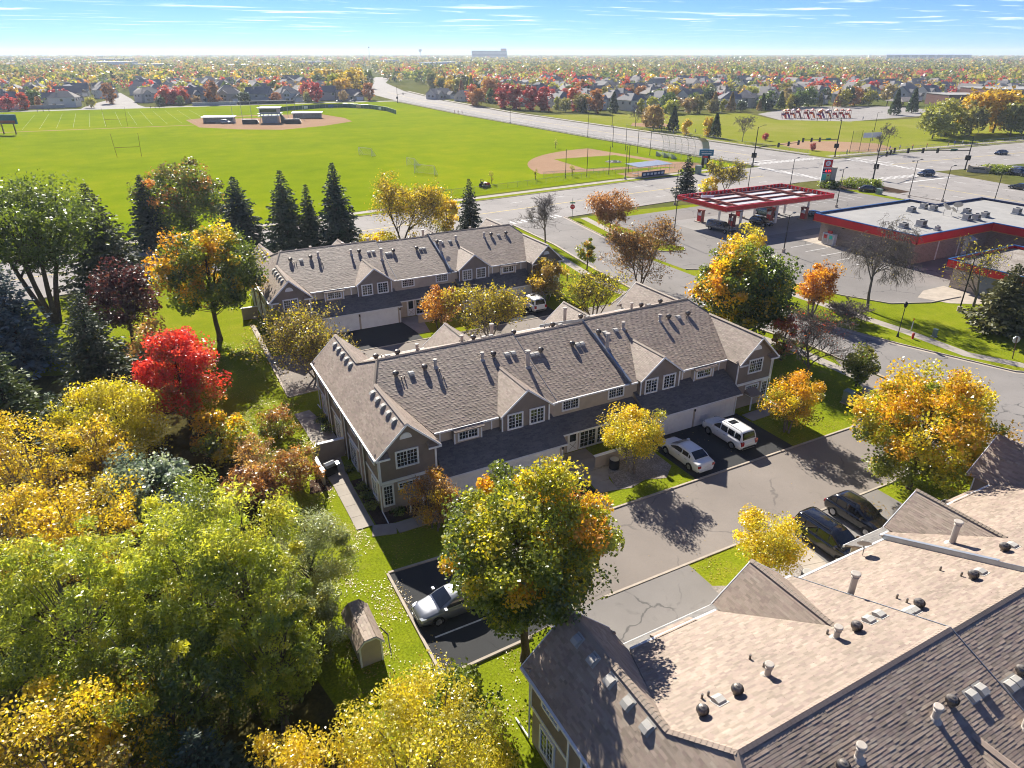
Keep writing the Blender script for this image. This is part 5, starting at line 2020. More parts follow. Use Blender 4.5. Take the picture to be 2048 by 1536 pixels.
conifer('broad_evergreen', 'broad olive evergreen on the slope near the right edge', 86.6, 39.8, 8.4, 4.0, (0.085, 0.095, 0.018), 22, step=0.30, per=11, card=0.55, droop=0.05, tipcol=(0.20, 0.17, 0.04))
bare('bare_tree', 'bare tree with few yellow leaves left of the broad evergreen', 93.6, 46.8, 10.0, 4.0, 23, 'bark_grey', [(0, YGREEN), (1, YELLOW)], 500, 0.25)
leafy('orange_tree', 'orange bushy tree beside the gas lot entrance', 71.9, 54.5, 7.4, 2.7, [(0, BROWN), (0.3, RUST), (0.6, ORANGE), (1, (0.55, 0.25, 0.05))], 24, 6500, 0.28, 0.6, 0.22, 'umbrella', 46, 0.2, bark='bark_grey', stems=4)
bare('bare_shrub', 'bare grey shrub thicket beside the side street sidewalk below the orange tree', 74.2, 51.0, 2.6, 2.6, 25, 'bark_pale', None, 0, cb=0.05, stems=7, fork=4)
bare('tan_tree', 'tan half-bare spreading tree between side street and middle row', 59.6, 73.6, 9.8, 5.2, 26, 'bark', [(0, TAN), (0.6, BROWN), (1, RUST)], 7500, 0.26, stems=3, fork=5)
leafy('yellow_shrub', 'yellow small tree behind the lawn strip by the gas lot', 84.5, 78.0, 5.2, 2.6, YEL, 27, 3600, 0.30, 0.65, 0.1, 'round', 36, 0.22)
leafy('brown_tree', 'rusty brown round tree near the stop sign', 75.8, 103.6, 7.2, 4.9, [(0, BROWN), (0.5, (0.24, 0.12, 0.045)), (1, RUST)], 28, 7500, 0.34, 0.6, 0.25, 'umbrella', 60, 0.17)
bare('bare_tree', 'bare upright tree at the corner of the side street behind the farthest row', 60.3, 101.0, 9.3, 4.2, 29, 'bark_pale', None, 0, fork=6, up=1.2)
leafy('small_tree', 'small green and orange street tree on the strip right of the farthest row', 58.0, 84.6, 4.9, 1.45, [(0, GREEN), (0.5, MGREEN), (1, ORANGE)], 30, 2600, 0.26, 0.75, 0.24, 'oval', 26, 0.24)
leafy('sapling', 'thin yellow-green sapling beside the bare corner tree', 53.6, 107.0, 3.6, 0.9, [(0, MGREEN), (1, YGREEN)], 31, 900, 0.26, 0.7, 0.15, 'oval', 16, 0.28)
conifer('spruce_tree', 'narrow dark spruce right of the yellow trees by the wide road', 52.8, 116.0, 9.6, 2.7, (0.022, 0.040, 0.018), 32, card=0.5)
bare('yellow_tree', 'wide half-bare yellow tree behind the farthest row', 38.6, 113.5, 12.0, 7.6, 33, 'bark', [(0, OLIVE), (0.5, GOLD), (1, YELLOW)], 9000, 0.34, stems=2, fork=5)
leafy('yellow_tree', 'narrow golden tree beside the narrow dark spruce', 47.6, 114.5, 7.4, 2.1, [(0, OLIVE), (0.4, GOLD), (1, YELLOW)], 34, 3600, 0.34, 0.7, 0.05, 'oval', 34, 0.22)
leafy('yellow_shrub', 'low yellow shrub row behind the ridge of the farthest row', 33.0, 108.0, 3.4, 4.6, YEL, 35, 4200, 0.32, 0.65, 0.05, 'round', 40, 0.16)
for i, (x, y, h, r, c, lab) in enumerate([
        (28.0, 114.5, 14.2, 3.5, (0.018, 0.036, 0.024), 'tallest dark spruce of the group behind the farthest row'),
        (23.8, 116.5, 10.8, 2.1, (0.030, 0.046, 0.018), 'slim spruce left of the tallest dark spruce'),
        (20.3, 118.0, 13.2, 3.6, (0.028, 0.046, 0.020), 'wide-branched spruce two left of the tallest dark spruce'),
        (13.6, 122.5, 12.0, 4.0, (0.020, 0.036, 0.024), 'blue-black spruce standing apart left of the spruce group'),
        (0.2, 131.0, 12.2, 3.2, (0.018, 0.034, 0.018), 'dark spruce beside the big round brown-topped tree'),
        (-6.5, 108.5, 14.6, 5.0, (0.040, 0.048, 0.018), 'large shaggy spruce behind the purple plum tree')]):
    conifer('spruce_tree', lab, x, y, h, r * 1.25, tuple(q * 1.6 for q in c), 40 + i, 'spruces along the wide road', card=0.62, per=11, open_=0.12 if i in (1, 2) else 0.0, step=0.4)
leafy('round_tree', 'big round dark green tree with brown top against the sports field', 6.2, 132.5, 14.0, 7.4, [(0, DGREEN), (0.55, GREEN), (0.75, (0.12, 0.11, 0.03)), (1, RUST)], 50, 13000, 0.42, 0.7, 0.15, 'oval', 80, 0.17)
leafy('willow_tree', 'huge many-stemmed green tree at the upper left with bare lower limbs', -12.6, 96.5, 17.4, 9.4, [(0, DGREEN), (0.6, GREEN), (1, (0.12, 0.16, 0.04))], 51, 20000, 0.40, 0.5, 0.42, 'umbrella', 95, 0.15, stems=5, trunk_r=0.5)
leafy('round_tree', 'dark green tree cut by the left edge below the sports field', -26.0, 104.0, 13.0, 7.0, GREENP, 52, 9000, 0.45, 0.6, 0.12, 'round', 60, 0.18)
conifer('blue_spruce', 'blue-grey spruce at the left edge', -14.2, 80.5, 12.8, 4.8, (0.075, 0.115, 0.120), 53, card=0.48, step=0.36, per=9, droop=0.12, tipcol=(0.14, 0.19, 0.20))
conifer('spruce_tree', 'green spruce with pale tips left of the red maple', -7.0, 70.0, 11.0, 4.6, (0.045, 0.068, 0.024), 54, card=0.42, step=0.34, per=9, droop=0.2, tipcol=(0.12, 0.14, 0.05))
leafy('plum_tree', 'dark purple plum tree behind the green spruce', -4.3, 85.5, 9.4, 3.6, PLUMP, 55, 7000, 0.32, 0.7, 0.06, 'oval', 46, 0.2)
leafy('maple_tree', 'tall orange and green maple with leaning trunk left of the farthest row', 4.6, 80.9, 13.6, 6.1, [(0, DGREEN), (0.38, GREEN), (0.58, MGREEN), (0.74, GOLD), (1, ORANGE)], 56, 27000, 0.28, 0.8, 0.24, 'round', 160, 0.125, lean=(0.3, 0), tjit=0.3, side=(-0.2, 0))
leafy('maple_tree', 'vivid red maple on the lawn left of the rows', -0.3, 60.9, 9.0, 3.4, REDM, 57, 24000, 0.21, 0.85, 0.14, 'oval', 110, 0.16, tjit=0.2)
leafy('brown_shrub', 'reddish brown bush between purple plum and red maple', -2.0, 75.0, 5.6, 2.7, BRN, 58, 3600, 0.30, 0.6, 0.05, 'round', 40, 0.2)
conifer('pine_tree', 'soft light green pine at the left edge above the birches', -13.8, 65.5, 9.6, 3.7, (0.085, 0.125, 0.030), 59, card=0.5, step=0.42, per=8, droop=-0.1, tipcol=(0.15, 0.19, 0.05))
leafy('yellow_tree', 'bright lemon yellow tree below the green spruce', -5.8, 56.6, 7.6, 4.0, BRIGHTY, 60, 20000, 0.19, 0.6, 0.06, 'round', 60, 0.18, stems=4)
conifer('pine_tree', 'small green pine beside the lemon yellow tree', -9.6, 58.5, 6.4, 2.3, (0.06, 0.10, 0.04), 61, card=0.4, step=0.34, droop=0.0)
leafy('orange_shrub', 'orange and green bush at the foot of the red maple', 1.6, 53.6, 3.9, 2.2, [(0, GREEN), (0.45, MGREEN), (0.75, GOLD), (1, ORANGE)], 62, 4200, 0.22, 0.8, 0.04, 'round', 36, 0.22)
leafy('brown_shrub', 'rust brown shrub beside the patio of the middle row', 6.0, 46.7, 3.4, 2.2, BRN, 63, 5200, 0.17, 0.6, 0.04, 'round', 46, 0.18, bark='bark_grey', stems=5)
leafy('brown_shrub', 'dark red-brown shrub left of the rust brown patio shrub', 2.8, 45.6, 3.3, 2.4, [(0, PLUM), (0.45, BROWN), (0.8, RUST), (1, TAN)], 64, 5200, 0.18, 0.7, 0.04, 'round', 46, 0.18)
leafy('green_shrub', 'green shrub with brown sprays between patio and lawn behind', 6.2, 54.6, 2.7, 1.9, [(0, GREEN), (0.5, MGREEN), (0.8, RUST), (1, BROWN)], 65, 3600, 0.18, 0.6, 0.04, 'round', 40, 0.19)
leafy('brown_shrub', 'thin brown shrub below the red maple on the leaf-strewn lawn', 3.6, 50.4, 3.1, 2.0, [(0, BROWN), (0.5, TAN), (1, RUST)], 66, 3000, 0.18, 0.5, 0.05, 'umbrella', 40, 0.17, bark='bark_pale', stems=5)
leafy('grey_tree', 'silvery blue-green leaved tree among the yellow birches', -3.2, 44.2, 7.6, 2.9, [(0, DGREEN), (0.45, BLUEGREEN), (0.75, (0.18, 0.24, 0.20)), (1, (0.30, 0.36, 0.30))], 67, 13000, 0.20, 0.85, 0.06, 'round', 50, 0.2)
for i, (x, y, h, r, n, lab) in enumerate([
        (-10.2, 48.5, 9.6, 3.4, 6500, 'yellow birch at the left edge below the light green pine'),
        (-6.9, 39.8, 9.2, 3.5, 8500, 'airy golden birch left of the green-yellow ashes'),
        (-11.2, 41.5, 8.2, 3.4, 7000, 'thin yellow birch at the left edge beside the green-yellow ashes'),
        (-6.4, 50.6, 7.4, 2.4, 4500, 'small orange birch above the silvery tree'),
        (-14.2, 53.8, 8.8, 3.4, 5500, 'orange-yellow birch at the left edge under the pine')]):
    leafy('birch_tree', lab, x, y, h, r, BIRCH, 70 + i, int(n * 1.6), 0.16, 0.7, 0.10, 'round', 110, 0.14, bark='bark_pale', stems=3, group='birches at the left')
for i, (x, y, h, r, n, lab) in enumerate([
        (-0.6, 29.6, 12.4, 4.6, 30000, 'tall yellow-green ash in the middle of the left wood'),
        (0.9, 25.4, 9.0, 2.5, 12000, 'smaller yellow-green ash nearest the shed'),
        (-6.9, 31.0, 11.2, 4.2, 22000, 'yellow-green ash at the left edge of the left wood'),
        (-3.6, 25.4, 9.2, 3.7, 16000, 'darker ash in front of the tall yellow-green ash')]):
    leafy('ash_tree', lab, x, y, h, r, ASH if i < 3 else [(0, DGREEN), (0.4, GREEN), (0.75, MGREEN), (1, YGREEN)], 80 + i, int(n * 1.6), 0.20, 0.36, 0.16, 'round', 170, 0.10, bark='bark_grey', stems=2 if i == 0 else 1, droop=0.35, group='ashes in the left wood', tjit=0.2)
leafy('olive_tree', 'grey-green narrow-leaved tree along the lawn edge beside the walk', 4.3, 33.6, 6.6, 2.4, WILLOWP, 85, 24000, 0.17, 0.28, 0.03, 'oval', 60, 0.19, droop=0.5)
leafy('olive_tree', 'grey-green narrow-leaved tree behind the shed', 3.3, 29.0, 5.4, 1.7, WILLOWP, 86, 16000, 0.17, 0.28, 0.03, 'oval', 46, 0.2, droop=0.5)
leafy('yellow_tree', 'yellow-orange tree in the bottom left corner', -7.3, 23.8, 8.6, 4.2, BIRCH, 87, 26000, 0.15, 0.7, 0.08, 'round', 150, 0.13, bark='bark_pale', stems=3)
conifer('pine_tree', 'blue-green pine at the bottom edge under the ashes', -2.6, 21.6, 6.4, 2.9, (0.045, 0.075, 0.040), 88, card=0.30, step=0.24, per=10, droop=-0.05, tipcol=(0.09, 0.14, 0.07))
leafy('yellow_tree', 'wide yellow tree at the bottom edge left of the nearest row', 5.3, 17.6, 8.2, 3.7, [(0, OLIVE), (0.2, YGREEN), (0.5, (0.46, 0.42, 0.03)), (1, YELLOW)], 89, 34000, 0.125, 0.6, 0.10, 'round', 170, 0.12, bark='bark_pale', stems=3)
leafy('yellow_tree', 'dull yellow tree at the bottom edge behind the pine', 0.9, 18.6, 7.6, 2.5, BIRCH, 90, 16000, 0.13, 0.6, 0.10, 'round', 60, 0.18, bark='bark_pale', stems=2)
leafy('green_shrub', 'dark green shrub at the corner of the nearest row under the maple', 8.6, 21.8, 3.0, 1.7, GREENP, 91, 3000, 0.20, 0.7, 0.04, 'round', 30, 0.24)
# alley between the two back rows
bare('thin_tree', 'wide thin olive-yellow tree at the left end of the back alley', 12.0, 65.2, 8.2, 5.2, 92, 'bark_grey', THIN, 9000, 0.22, stems=4, fork=5)
leafy('small_tree', 'rusty small tree by the entry of the farthest row', 28.3, 71.6, 5.6, 2.5, [(0, BROWN), (0.5, RUST), (0.8, ORANGE), (1, TAN)], 93, 4200, 0.26, 0.6, 0.15, 'round', 42, 0.19, stems=3)
bare('thin_tree', 'broad thin yellow tree in the middle of the back alley', 32.3, 66.2, 6.6, 5.4, 94, 'bark_grey', [(0, TAN), (0.4, YGREEN), (1, GOLD)], 6500, 0.25, stems=3, fork=5)
leafy('small_tree', 'olive-tan tree at the right end of the farthest row near the white SUV', 45.2, 75.0, 5.6, 2.6, [(0, OLIVE), (0.5, TAN), (1, GOLD)], 95, 3800, 0.28, 0.6, 0.18, 'round', 42, 0.19, stems=2)
bare('thin_tree', 'sparse yellow tree behind the right roof of the middle row', 46.0, 65.0, 6.6, 4.2, 96, 'bark', [(0, YGREEN), (1, YELLOW)], 2200, 0.25, stems=5, fork=4)
leafy('thin_shrub', 'olive shrub tree at the left gable of the farthest row', 11.2, 76.8, 4.6, 2.4, [(0, GREEN), (0.5, OLIVE), (1, YGREEN)], 97, 3600, 0.24, 0.5, 0.08, 'umbrella', 40, 0.18, stems=3)
conifer('spruce_tree', 'dark spruce beside the left corner of the gas canopy', 111.5, 124.0, 9.6, 3.2, (0.022, 0.038, 0.020), 98, card=0.55, step=0.4)
bare('bare_tree', 'half-bare grey and yellow tree behind the gas canopy', 121.5, 121.5, 8.6, 5.2, 99, 'bark_grey', [(0, OLIVE), (1, YELLOW)], 2200, 0.36, stems=2)
leafy('yellow_shrub', 'small golden tree left of the half-bare tree behind the canopy', 116.2, 121.2, 4.2, 2.2, YEL, 100, 1800, 0.36, 0.7, 0.08, 'round', 24, 0.24)

# small planting
for i, (x, y, h, r, lab) in enumerate([(10.2, 40.9, 0.7, 0.5, 'small dark shrub at the front left corner of the middle row'), (10.3, 42.2, 0.8, 0.55, 'second shrub from the front corner along the left wall of the middle row'),
                                      (10.3, 43.6, 0.7, 0.5, 'third shrub from the front corner along the left wall of the middle row'), (11.6, 39.3, 0.6, 0.5, 'low dark shrub under the front window of the left gable'),
                                      (10.3, 53.6, 1.0, 0.7, 'leafy bright green shrub on the left wall near the back patio'), (10.2, 55.4, 1.0, 0.6, 'yellowish shrub near the back left corner of the middle row'),
                                      (10.1, 46.6, 0.6, 0.4, 'potted plant with orange flowers by the patio door')]):
    leafy('garden_shrub', lab, x, y, h, r, [(0, DGREEN), (0.5, GREEN), (1, MGREEN if i < 4 else YGREEN)], 110 + i, 700, 0.12, 0.6, 0.02, 'round', 18, 0.28, cat='shrub', limbs=False)
leafy('clipped_hedge', 'dark evergreen hedge around the tall gas price sign', 158.0, 112.0, 2.0, 5.0, GREENP, 120, 5000, 0.36, 0.6, 0.02, 'round', 60, 0.2, cat='hedge', limbs=False)
leafy('clipped_hedge', 'dark evergreen hedge left of the gas price sign', 150.6, 116.2, 1.7, 2.6, GREENP, 121, 2200, 0.36, 0.6, 0.02, 'round', 30, 0.24, cat='hedge', limbs=False)
leafy('clipped_hedge', 'hedge behind the stone entrance sign', 212.0, 110.5, 1.8, 4.4, GREENP, 122, 2600, 0.40, 0.6, 0.02, 'round', 40, 0.22, cat='hedge', limbs=False)

# fallen leaves on the lawns
rng = np.random.default_rng(5)
P = []
for (x0, x1, y0, y1, n) in ((4, 9, 24, 45, 6500), (8.8, 15, 33.9, 37.2, 500), (26, 33, 32.9, 35, 300), (40, 56, 20, 25, 3600), (45, 56, 33, 40, 2000), (0, 9, 45, 62, 8000), (8.8, 9.6, 24.7, 33, 500), (25, 34, 23.4, 25.4, 500),
                            (3, 10, 60, 82, 3500), (9, 14, 20, 24.6, 700), (46, 58, 40, 62, 900), (15, 58, 26, 32, 90), (33, 45, 33, 39, 120)):
    q = np.stack([rng.uniform(x0, x1, n), rng.uniform(y0, y1, n), np.full(n, 0.05)], 1)
    keep = (np.sin(q[:, 0] * 1.3) * np.cos(q[:, 1] * 0.9) + rng.normal(0, 0.35, n)) > 0.1
    P.append(q[keep])
P = np.concatenate(P)
fl_col = mixpal(rng, rng.random(len(P)), [(0, BROWN), (0.35, TAN), (0.6, GOLD), (1, (0.52, 0.40, 0.14))])
fo = place('fallen_leaves', quads_mesh('fallen_leaves', leaf_quads(rng, P, 0.085, 0.7, 3.0), fl_col, 'leaf'))
tag(fo, 'tan and gold leaves scattered over the lawns', 'leaves', kind='stuff')
# ================================================================== gas station
CP = thing('gas_canopy', 'red-edged gas station canopy with open top showing rusty beams', 'canopy', (91.0, 90.2, 0))
cx, cy = 28.0, 13.2
mm = MB(); mm.box(0.25, cx - 0.25, 0.25, cy - 0.25, 4.62, 4.72); mm.build('deck', 'canopy_deck', CP)
for a, b, c, d in ((0, cx, 0, 0.2), (0, cx, cy - 0.2, cy), (0, 0.2, 0.2, cy - 0.2), (cx - 0.2, cx, 0.2, cy - 0.2)):
    mm = MB(); mm.box(a, b, c, d, 4.62, 5.42); fo_ = mm.build('fascia', 'red_fascia', CP)
    mm = MB(); mm.box(a - 0.02 * (a == 0), b + 0.02, c - 0.02, d + 0.02, 4.50, 4.58); mm.build('stripe', 'orange_stripe', fo_)
    mm = MB(); mm.box(a, b, c, d, 4.582, 4.618); mm.build('cream_band', 'white_metal', fo_)
for i in range(26):
    mm = MB(); mm.box(0.6 + i * 1.06, 0.68 + i * 1.06, cy - 0.55, cy - 0.2, 4.72, 5.36); mm.build('fascia_bracket', 'galvanised', CP)
for i in range(12):
    mm = MB(); mm.box(cx - 0.55, cx - 0.2, 0.6 + i * 1.05, 0.68 + i * 1.05, 4.72, 5.36); mm.build('fascia_bracket', 'galvanised', CP)
for gx in (4.0, 13.2, 22.8):
    mm = MB(); mm.box(gx - 0.15, gx + 0.15, 0.7, cy - 0.7, 5.16, 5.22).box(gx - 0.05, gx + 0.05, 0.7, cy - 0.7, 4.80, 5.16).box(gx - 0.22, gx + 0.22, 0.7, cy - 0.7, 4.74, 4.80)
    mm.build('girder', 'rust_steel', CP)
for gy in (2.2, 5.2, 8.2, 11.2):
    for g0, g1 in ((0.4, 3.72), (4.28, 12.92), (13.48, 22.52), (23.08, cx - 0.5)):
        mm = MB(); mm.box(g0, g1, gy - 0.10, gy + 0.10, 4.95, 5.0).box(g0, g1, gy - 0.03, gy + 0.03, 4.72, 4.95); mm.build('purlin', 'rust_steel', CP)
mm = MB(); mm.tube((3.0, 9.9, 5.46), (5.0, 8.6, 5.46), 0.25, 0.25, 12); mm.build('duct', 'white_metal', CP)
for px, py in ((7.6, 9.2), (7.6, 3.6), (17.0, 9.2), (17.0, 3.6), (25.6, 9.2), (25.6, 3.6)):
    mm = MB(); mm.box(px - 0.16, px + 0.16, py - 0.16, py + 0.16, 0.15, 4.62); mm.build('column', 'white_metal', CP)
pump_spots = [(96.2, 101.9, 'leftmost far red pump under the canopy'), (98.3, 95.6, 'pump beside the grey pickup under the canopy'), (106.4, 101.8, 'far middle pump under the canopy'),
              (109.0, 96.2, 'pump beside the small black car under the canopy'), (115.4, 101.0, 'far right pump under the canopy'), (115.9, 93.9, 'tall right pump nearest the store corner')]
for px, py, lab in pump_spots:
    o = thing('fuel_pump', lab, 'fuel pump', (px, py, 0.03), 0, 'fuel pumps')
    mm = MB(); mm.box(-0.7, 0.7, -0.95, 0.95, 0, 0.15); mm.build('island', 'concrete', o)
    mm = MB(); mm.box(-0.34, 0.34, -0.55, 0.55, 0.15, 1.25); mm.build('cabinet', 'red_paint', o)
    mm = MB(); mm.box(-0.30, 0.30, -0.5, 0.5, 1.25, 1.75); mm.build('display', 'white_metal', o)
    mm = MB(); mm.box(-0.36, 0.36, -0.62, -0.5, 0.15, 2.2).box(-0.36, 0.36, 0.5, 0.62, 0.15, 2.2).box(-0.42, 0.42, -0.68, 0.68, 2.2, 2.42); mm.build('valance', 'rust_steel', o)
    mm = MB(); mm.path([(0.36, 0.3, 1.5), (0.55, 0.35, 1.0), (0.5, 0.2, 0.4), (0.38, 0.0, 0.9)], 0.03, 6); mm.build('hose', 'rubber', o)
car('pickup', 'paint_grey', 94.2, 94.2, -84, 'grey pickup with canopy bed at the near left pump', 'pickup truck', name='pickup_truck')
car('crossover', 'paint_black', 104.6, 94.2, -84, 'small black car fuelling under the middle of the canopy', 'car')
car('van', 'paint_tealdark', 112.6, 100.6, -90, 'dark teal van at the far right pumps', 'van', name='parked_van')
car('sedan', 'paint_black', 118.9, 93.6, -90, 'dark car half hidden by the store corner', 'car')

ST = thing('gas_store', 'low brick gas station store with red fascia and pale flat roof', 'store', (0, 0, 0))
mm = MB(); mm.box(104.6, 128.4, 63.2, 80.8, 0, 4.0); mm.build('wall', 'brick_store', ST)
mm = MB(); mm.box(124.0, 142.4, 40, 75.2, 0, 4.0); mm.build('wall', 'brick_store', ST)
OUT = [(103.3, 62.3), (122.9, 62.3), (122.9, 39), (143.2, 39), (143.2, 76.0), (129.1, 76.0), (129.1, 81.4), (103.3, 81.4)]
mm = MB(); mm.prism([(x, y, 4.0) for x, y in OUT], (0, 0, 0.55)); mm.build('roof', 'membrane', ST)
seg_i = 0
for (x0, y0), (x1, y1) in zip(OUT, OUT[1:] + OUT[:1]):
    a, b = Vector((x0, y0)), Vector((x1, y1))
    t = (b - a).normalized(); q = Vector((t.y, -t.x))
    red = seg_i in (0, 1, 7)
    def fasc(z0, z1, d0, d1, mat, nm, par):
        f = MB(); f.prism([(*(a + q * d0 - t * (d1 if d1 > 0 else 0)), z0), (*(b + q * d0 + t * (d1 if d1 > 0 else 0)), z0), (*(b + q * d1 + t * (d1 if d1 > 0 else 0)), z0), (*(a + q * d1 - t * (d1 if d1 > 0 else 0)), z0)], (0, 0, z1 - z0))
        return f.build(nm, mat, par)
    fb = fasc(3.62, 4.80, 0.003, 0.10, 'red_fascia' if red else 'blue_dark', 'fascia', ST)
    fasc(3.50, 3.58, 0.0, 0.13, 'orange_stripe', 'stripe', fb)
    fasc(4.802, 4.93, -0.16, 0.12, 'blue_edge' if seg_i in (0, 1, 6, 7) else 'blue_dark', 'coping', ST)
    seg_i += 1
mm = MB(); mm.box(117.6, 118.8, 63.05, 63.2, 0.03, 2.25); mm.build('service_door', 'white_metal', ST)
mm = MB(); mm.prism([(117.2, 63.2, 3.1), (117.2, 62.0, 2.6), (117.2, 62.0, 2.5), (117.2, 63.2, 2.5)], (2.0, 0, 0)); mm.build('door_canopy', 'white_metal', ST)
for xx in (110.5, 116.2):
    mm = MB(); mm.box(xx, xx + 0.14, 63.06, 63.2, 0, 3.5); mm.build('downpipe', 'white_metal', ST)
for yy in (68, 76):
    mm = MB(); mm.box(104.42, 104.6, yy, yy + 0.4, 3.0, 3.25); mm.build('wall_light', 'dark_metal', ST)


def rooftop_unit(x, y, w, d, h, label):
    o = thing('rooftop_unit', label, 'air conditioner', (x, y, 4.55), 0.05, 'rooftop units on the store')
    mm = MB(); mm.box(-w / 2, w / 2, -d / 2, d / 2, 0.22, h); mm.build('casing', 'vent_grey', o)
    mm = MB(); mm.box(-w / 2 - 0.25, -w / 2 + 0.1, -d / 2 - 0.05, d / 2 + 0.05, 0, 0.22).box(w / 2 - 0.1, w / 2 + 0.25, -d / 2 - 0.05, d / 2 + 0.05, 0, 0.22); mm.build('skid', 'galvanised', o)
    mm = MB(); mm.box(-w * 0.38, w * 0.38, -d / 2 - 0.012, -d / 2 - 0.001, 0.35, h - 0.12); mm.build('coil', 'dark_metal', o)
    mm = MB(); mm.lathe([(w * 0.26, h + 0.001), (w * 0.28, h + 0.1), (w * 0.2, h + 0.11)], n=14); mm.build('fan', 'dark_metal', o)


for x, y, w, d, h, lab in ((120.5, 75.1, 1.5, 1.1, 1.0, 'rooftop unit farthest left at the back of the store roof'), (125.0, 75.8, 1.3, 1.1, 1.1, 'left one of two touching rooftop units at the back'), (124.9, 73.9, 1.3, 1.1, 1.1, 'right one of two touching rooftop units at the back'),
                           (111.2, 67.1, 1.7, 1.3, 1.25, 'large pale rooftop unit nearest the red front corner'), (107.9, 67.9, 1.4, 1.1, 0.9, 'brownish rooftop unit behind the bare weeping tree top'), (127.6, 69.5, 1.4, 1.1, 1.0, 'rooftop unit right of the satellite dishes'),
                           (122.3, 66.4, 1.3, 1.1, 1.2, 'left one of the rooftop pair in front of the dishes'), (123.9, 65.7, 1.3, 1.1, 1.2, 'right one of the rooftop pair in front of the dishes'), (127.6, 66.4, 1.5, 1.1, 1.0, 'rooftop unit alone near the inner roof corner'),
                           (135.0, 65.2, 1.5, 1.2, 1.2, 'rooftop unit near the right edge of the photo'), (111.0, 64.2, 0.8, 0.7, 0.75, 'small dark rooftop box at the red front edge')):
    rooftop_unit(x, y, w * 0.8, d * 0.85, h * 0.85, lab)
for x, y, rz, k, lab in ((122.6, 70.6, 1.2, 2.2, 'left large satellite dish on the store roof'), (123.6, 69.8, 1.1, 1.6, 'smaller dish between two larger ones on the store roof'), (126.8, 70.8, 2.2, 2.0, 'right satellite dish on the store roof')):
    d_ = dish(x, y, 4.55, rz, lab, 0.7)
    d_.scale = (k, k, k)
IC = thing('ice_freezer', 'white ice freezer with two doors against the store wall', 'freezer', (103.6, 77.8, 0.035), -math.pi / 2)
mm = MB(); mm.box(-1.15, 1.15, -0.4, 0.4, 0.1, 1.95); mm.build('cabinet', 'white_metal', IC)
for k, (x0, c) in enumerate(((-1.05, 'red_paint'), (0.05, 'teal_bright'))):
    mm = MB(); mm.box(x0, x0 + 1.0, -0.43, -0.401, 0.2, 1.85); do = mm.build('door', 'vent_grey', IC)
    mm = MB(); mm.box(x0 + 0.2, x0 + 0.8, -0.445, -0.431, 1.1, 1.7); mm.build('decal', c, do)
mm = MB(); mm.box(-0.4, 0.4, -0.2, 0.0, 1.95, 2.4); mm.build('top_sign', 'red_paint', IC)

DT = thing('wash_building', 'small block building with red fascia and blue edge at the right', 'building', (98.2, 44, 0))
mm = MB(); mm.box(0.6, 15.4, 0.5, 9.4, 0, 3.4); mm.build('wall', 'block_pillar', DT)
mm = MB(); mm.box(0.02, 15.98, 0.02, 9.98, 3.3, 3.6); mm.build('roof', 'gravel_bed', DT)
for nm, q in (('fascia', (0, 16, -0.1, 0)), ('fascia', (0, 16, 10, 10.1)), ('fascia', (-0.1, 0, -0.1, 10.1)), ('fascia', (16, 16.1, -0.1, 10.1))):
    mm = MB(); mm.box(*q, 3.0, 3.98); f_ = mm.build(nm, 'red_fascia', DT)
    mm = MB(); mm.box(q[0] - 0.02, q[1] + 0.02, q[2] - 0.02, q[3] + 0.02, 2.90, 2.97); mm.build('stripe', 'orange_stripe', f_)
    mm = MB(); mm.box(q[0] - 0.12 + 0.1 * (q[0] == 0), q[1] + 0.04, q[2] - 0.04, q[3] + 0.04, 3.982, 4.10); mm.build('coping', 'blue_edge', f_)
mm = MB(); mm.box(0.50, 0.6, 2.2, 5.6, 0.02, 2.9); mm.build('bay_door', 'office_glass', DT)
mm = MB(); mm.box(0.30, 0.6, 7.6, 8.2, 2.4, 2.6); mm.build('wall_light', 'white_metal', DT)
sheet('wash_apron', [(90.5, 52.5), (94, 54), (98.6, 54), (98.6, 46), (95, 47), (92, 49)], 0.032, 'concrete')

# price sign
PS = thing('price_sign', 'tall gas price sign with red circle emblem beside the hedge', 'sign', (150.6, 117.4, 0), R(-28))
mm = MB(); mm.box(0.9, 2.1, -0.3, 0.9, 0, 4.4); mm.box(0.82, 2.18, -0.38, 0.98, 4.4, 4.7); mm.build('stone_pier', 'block_pillar', PS)
mm = MB(); mm.box(-1.3, 0.88, 0.0, 0.5, 0.8, 6.6); mm.build('cabinet', 'white_metal', PS)
mm = MB(); mm.box(-1.25, 0.83, -0.03, -0.005, 4.7, 6.5); mm.build('emblem_panel', 'rust_steel', PS).data.materials[0] = MATS['red_fascia']
mm = MB(); mm.tube((-0.21, -0.045, 5.62), (-0.21, -0.032, 5.62), 0.62, 0.62, 24); mm.build('emblem_disc', 'white_metal', PS)
lettering('K', 0.95, 'red_fascia', PS, (-0.21, -0.06, 5.62))
mm = MB(); mm.box(-1.25, 0.83, -0.03, -0.005, 4.45, 4.55); mm.build('stripe', 'orange_stripe', PS)
mm = MB(); mm.box(-1.25, 0.83, -0.03, -0.005, 3.25, 4.4); mm.build('price_panel', 'blue_dark', PS)
lettering('4.19', 0.85, 'glow_red', PS, (0.05, -0.05, 3.8))
mm = MB(); mm.box(-1.1, -0.7, -0.04, -0.031, 3.6, 3.75); mm.build('price_tag', 'white_metal', PS)
mm = MB(); mm.box(-1.25, -0.2, -0.03, -0.005, 1.6, 3.1); mm.build('message_panel', 'teal_bright', PS)
mm = MB(); mm.box(-0.19, 0.83, -0.03, -0.005, 1.6, 3.1); mm.build('message_panel', 'lime_paint', PS)
mm = MB(); mm.box(0.1, 0.5, -0.04, -0.031, 2.6, 2.9); mm.build('message_mark', 'red_paint', PS)

# lamp posts, signals and small street things


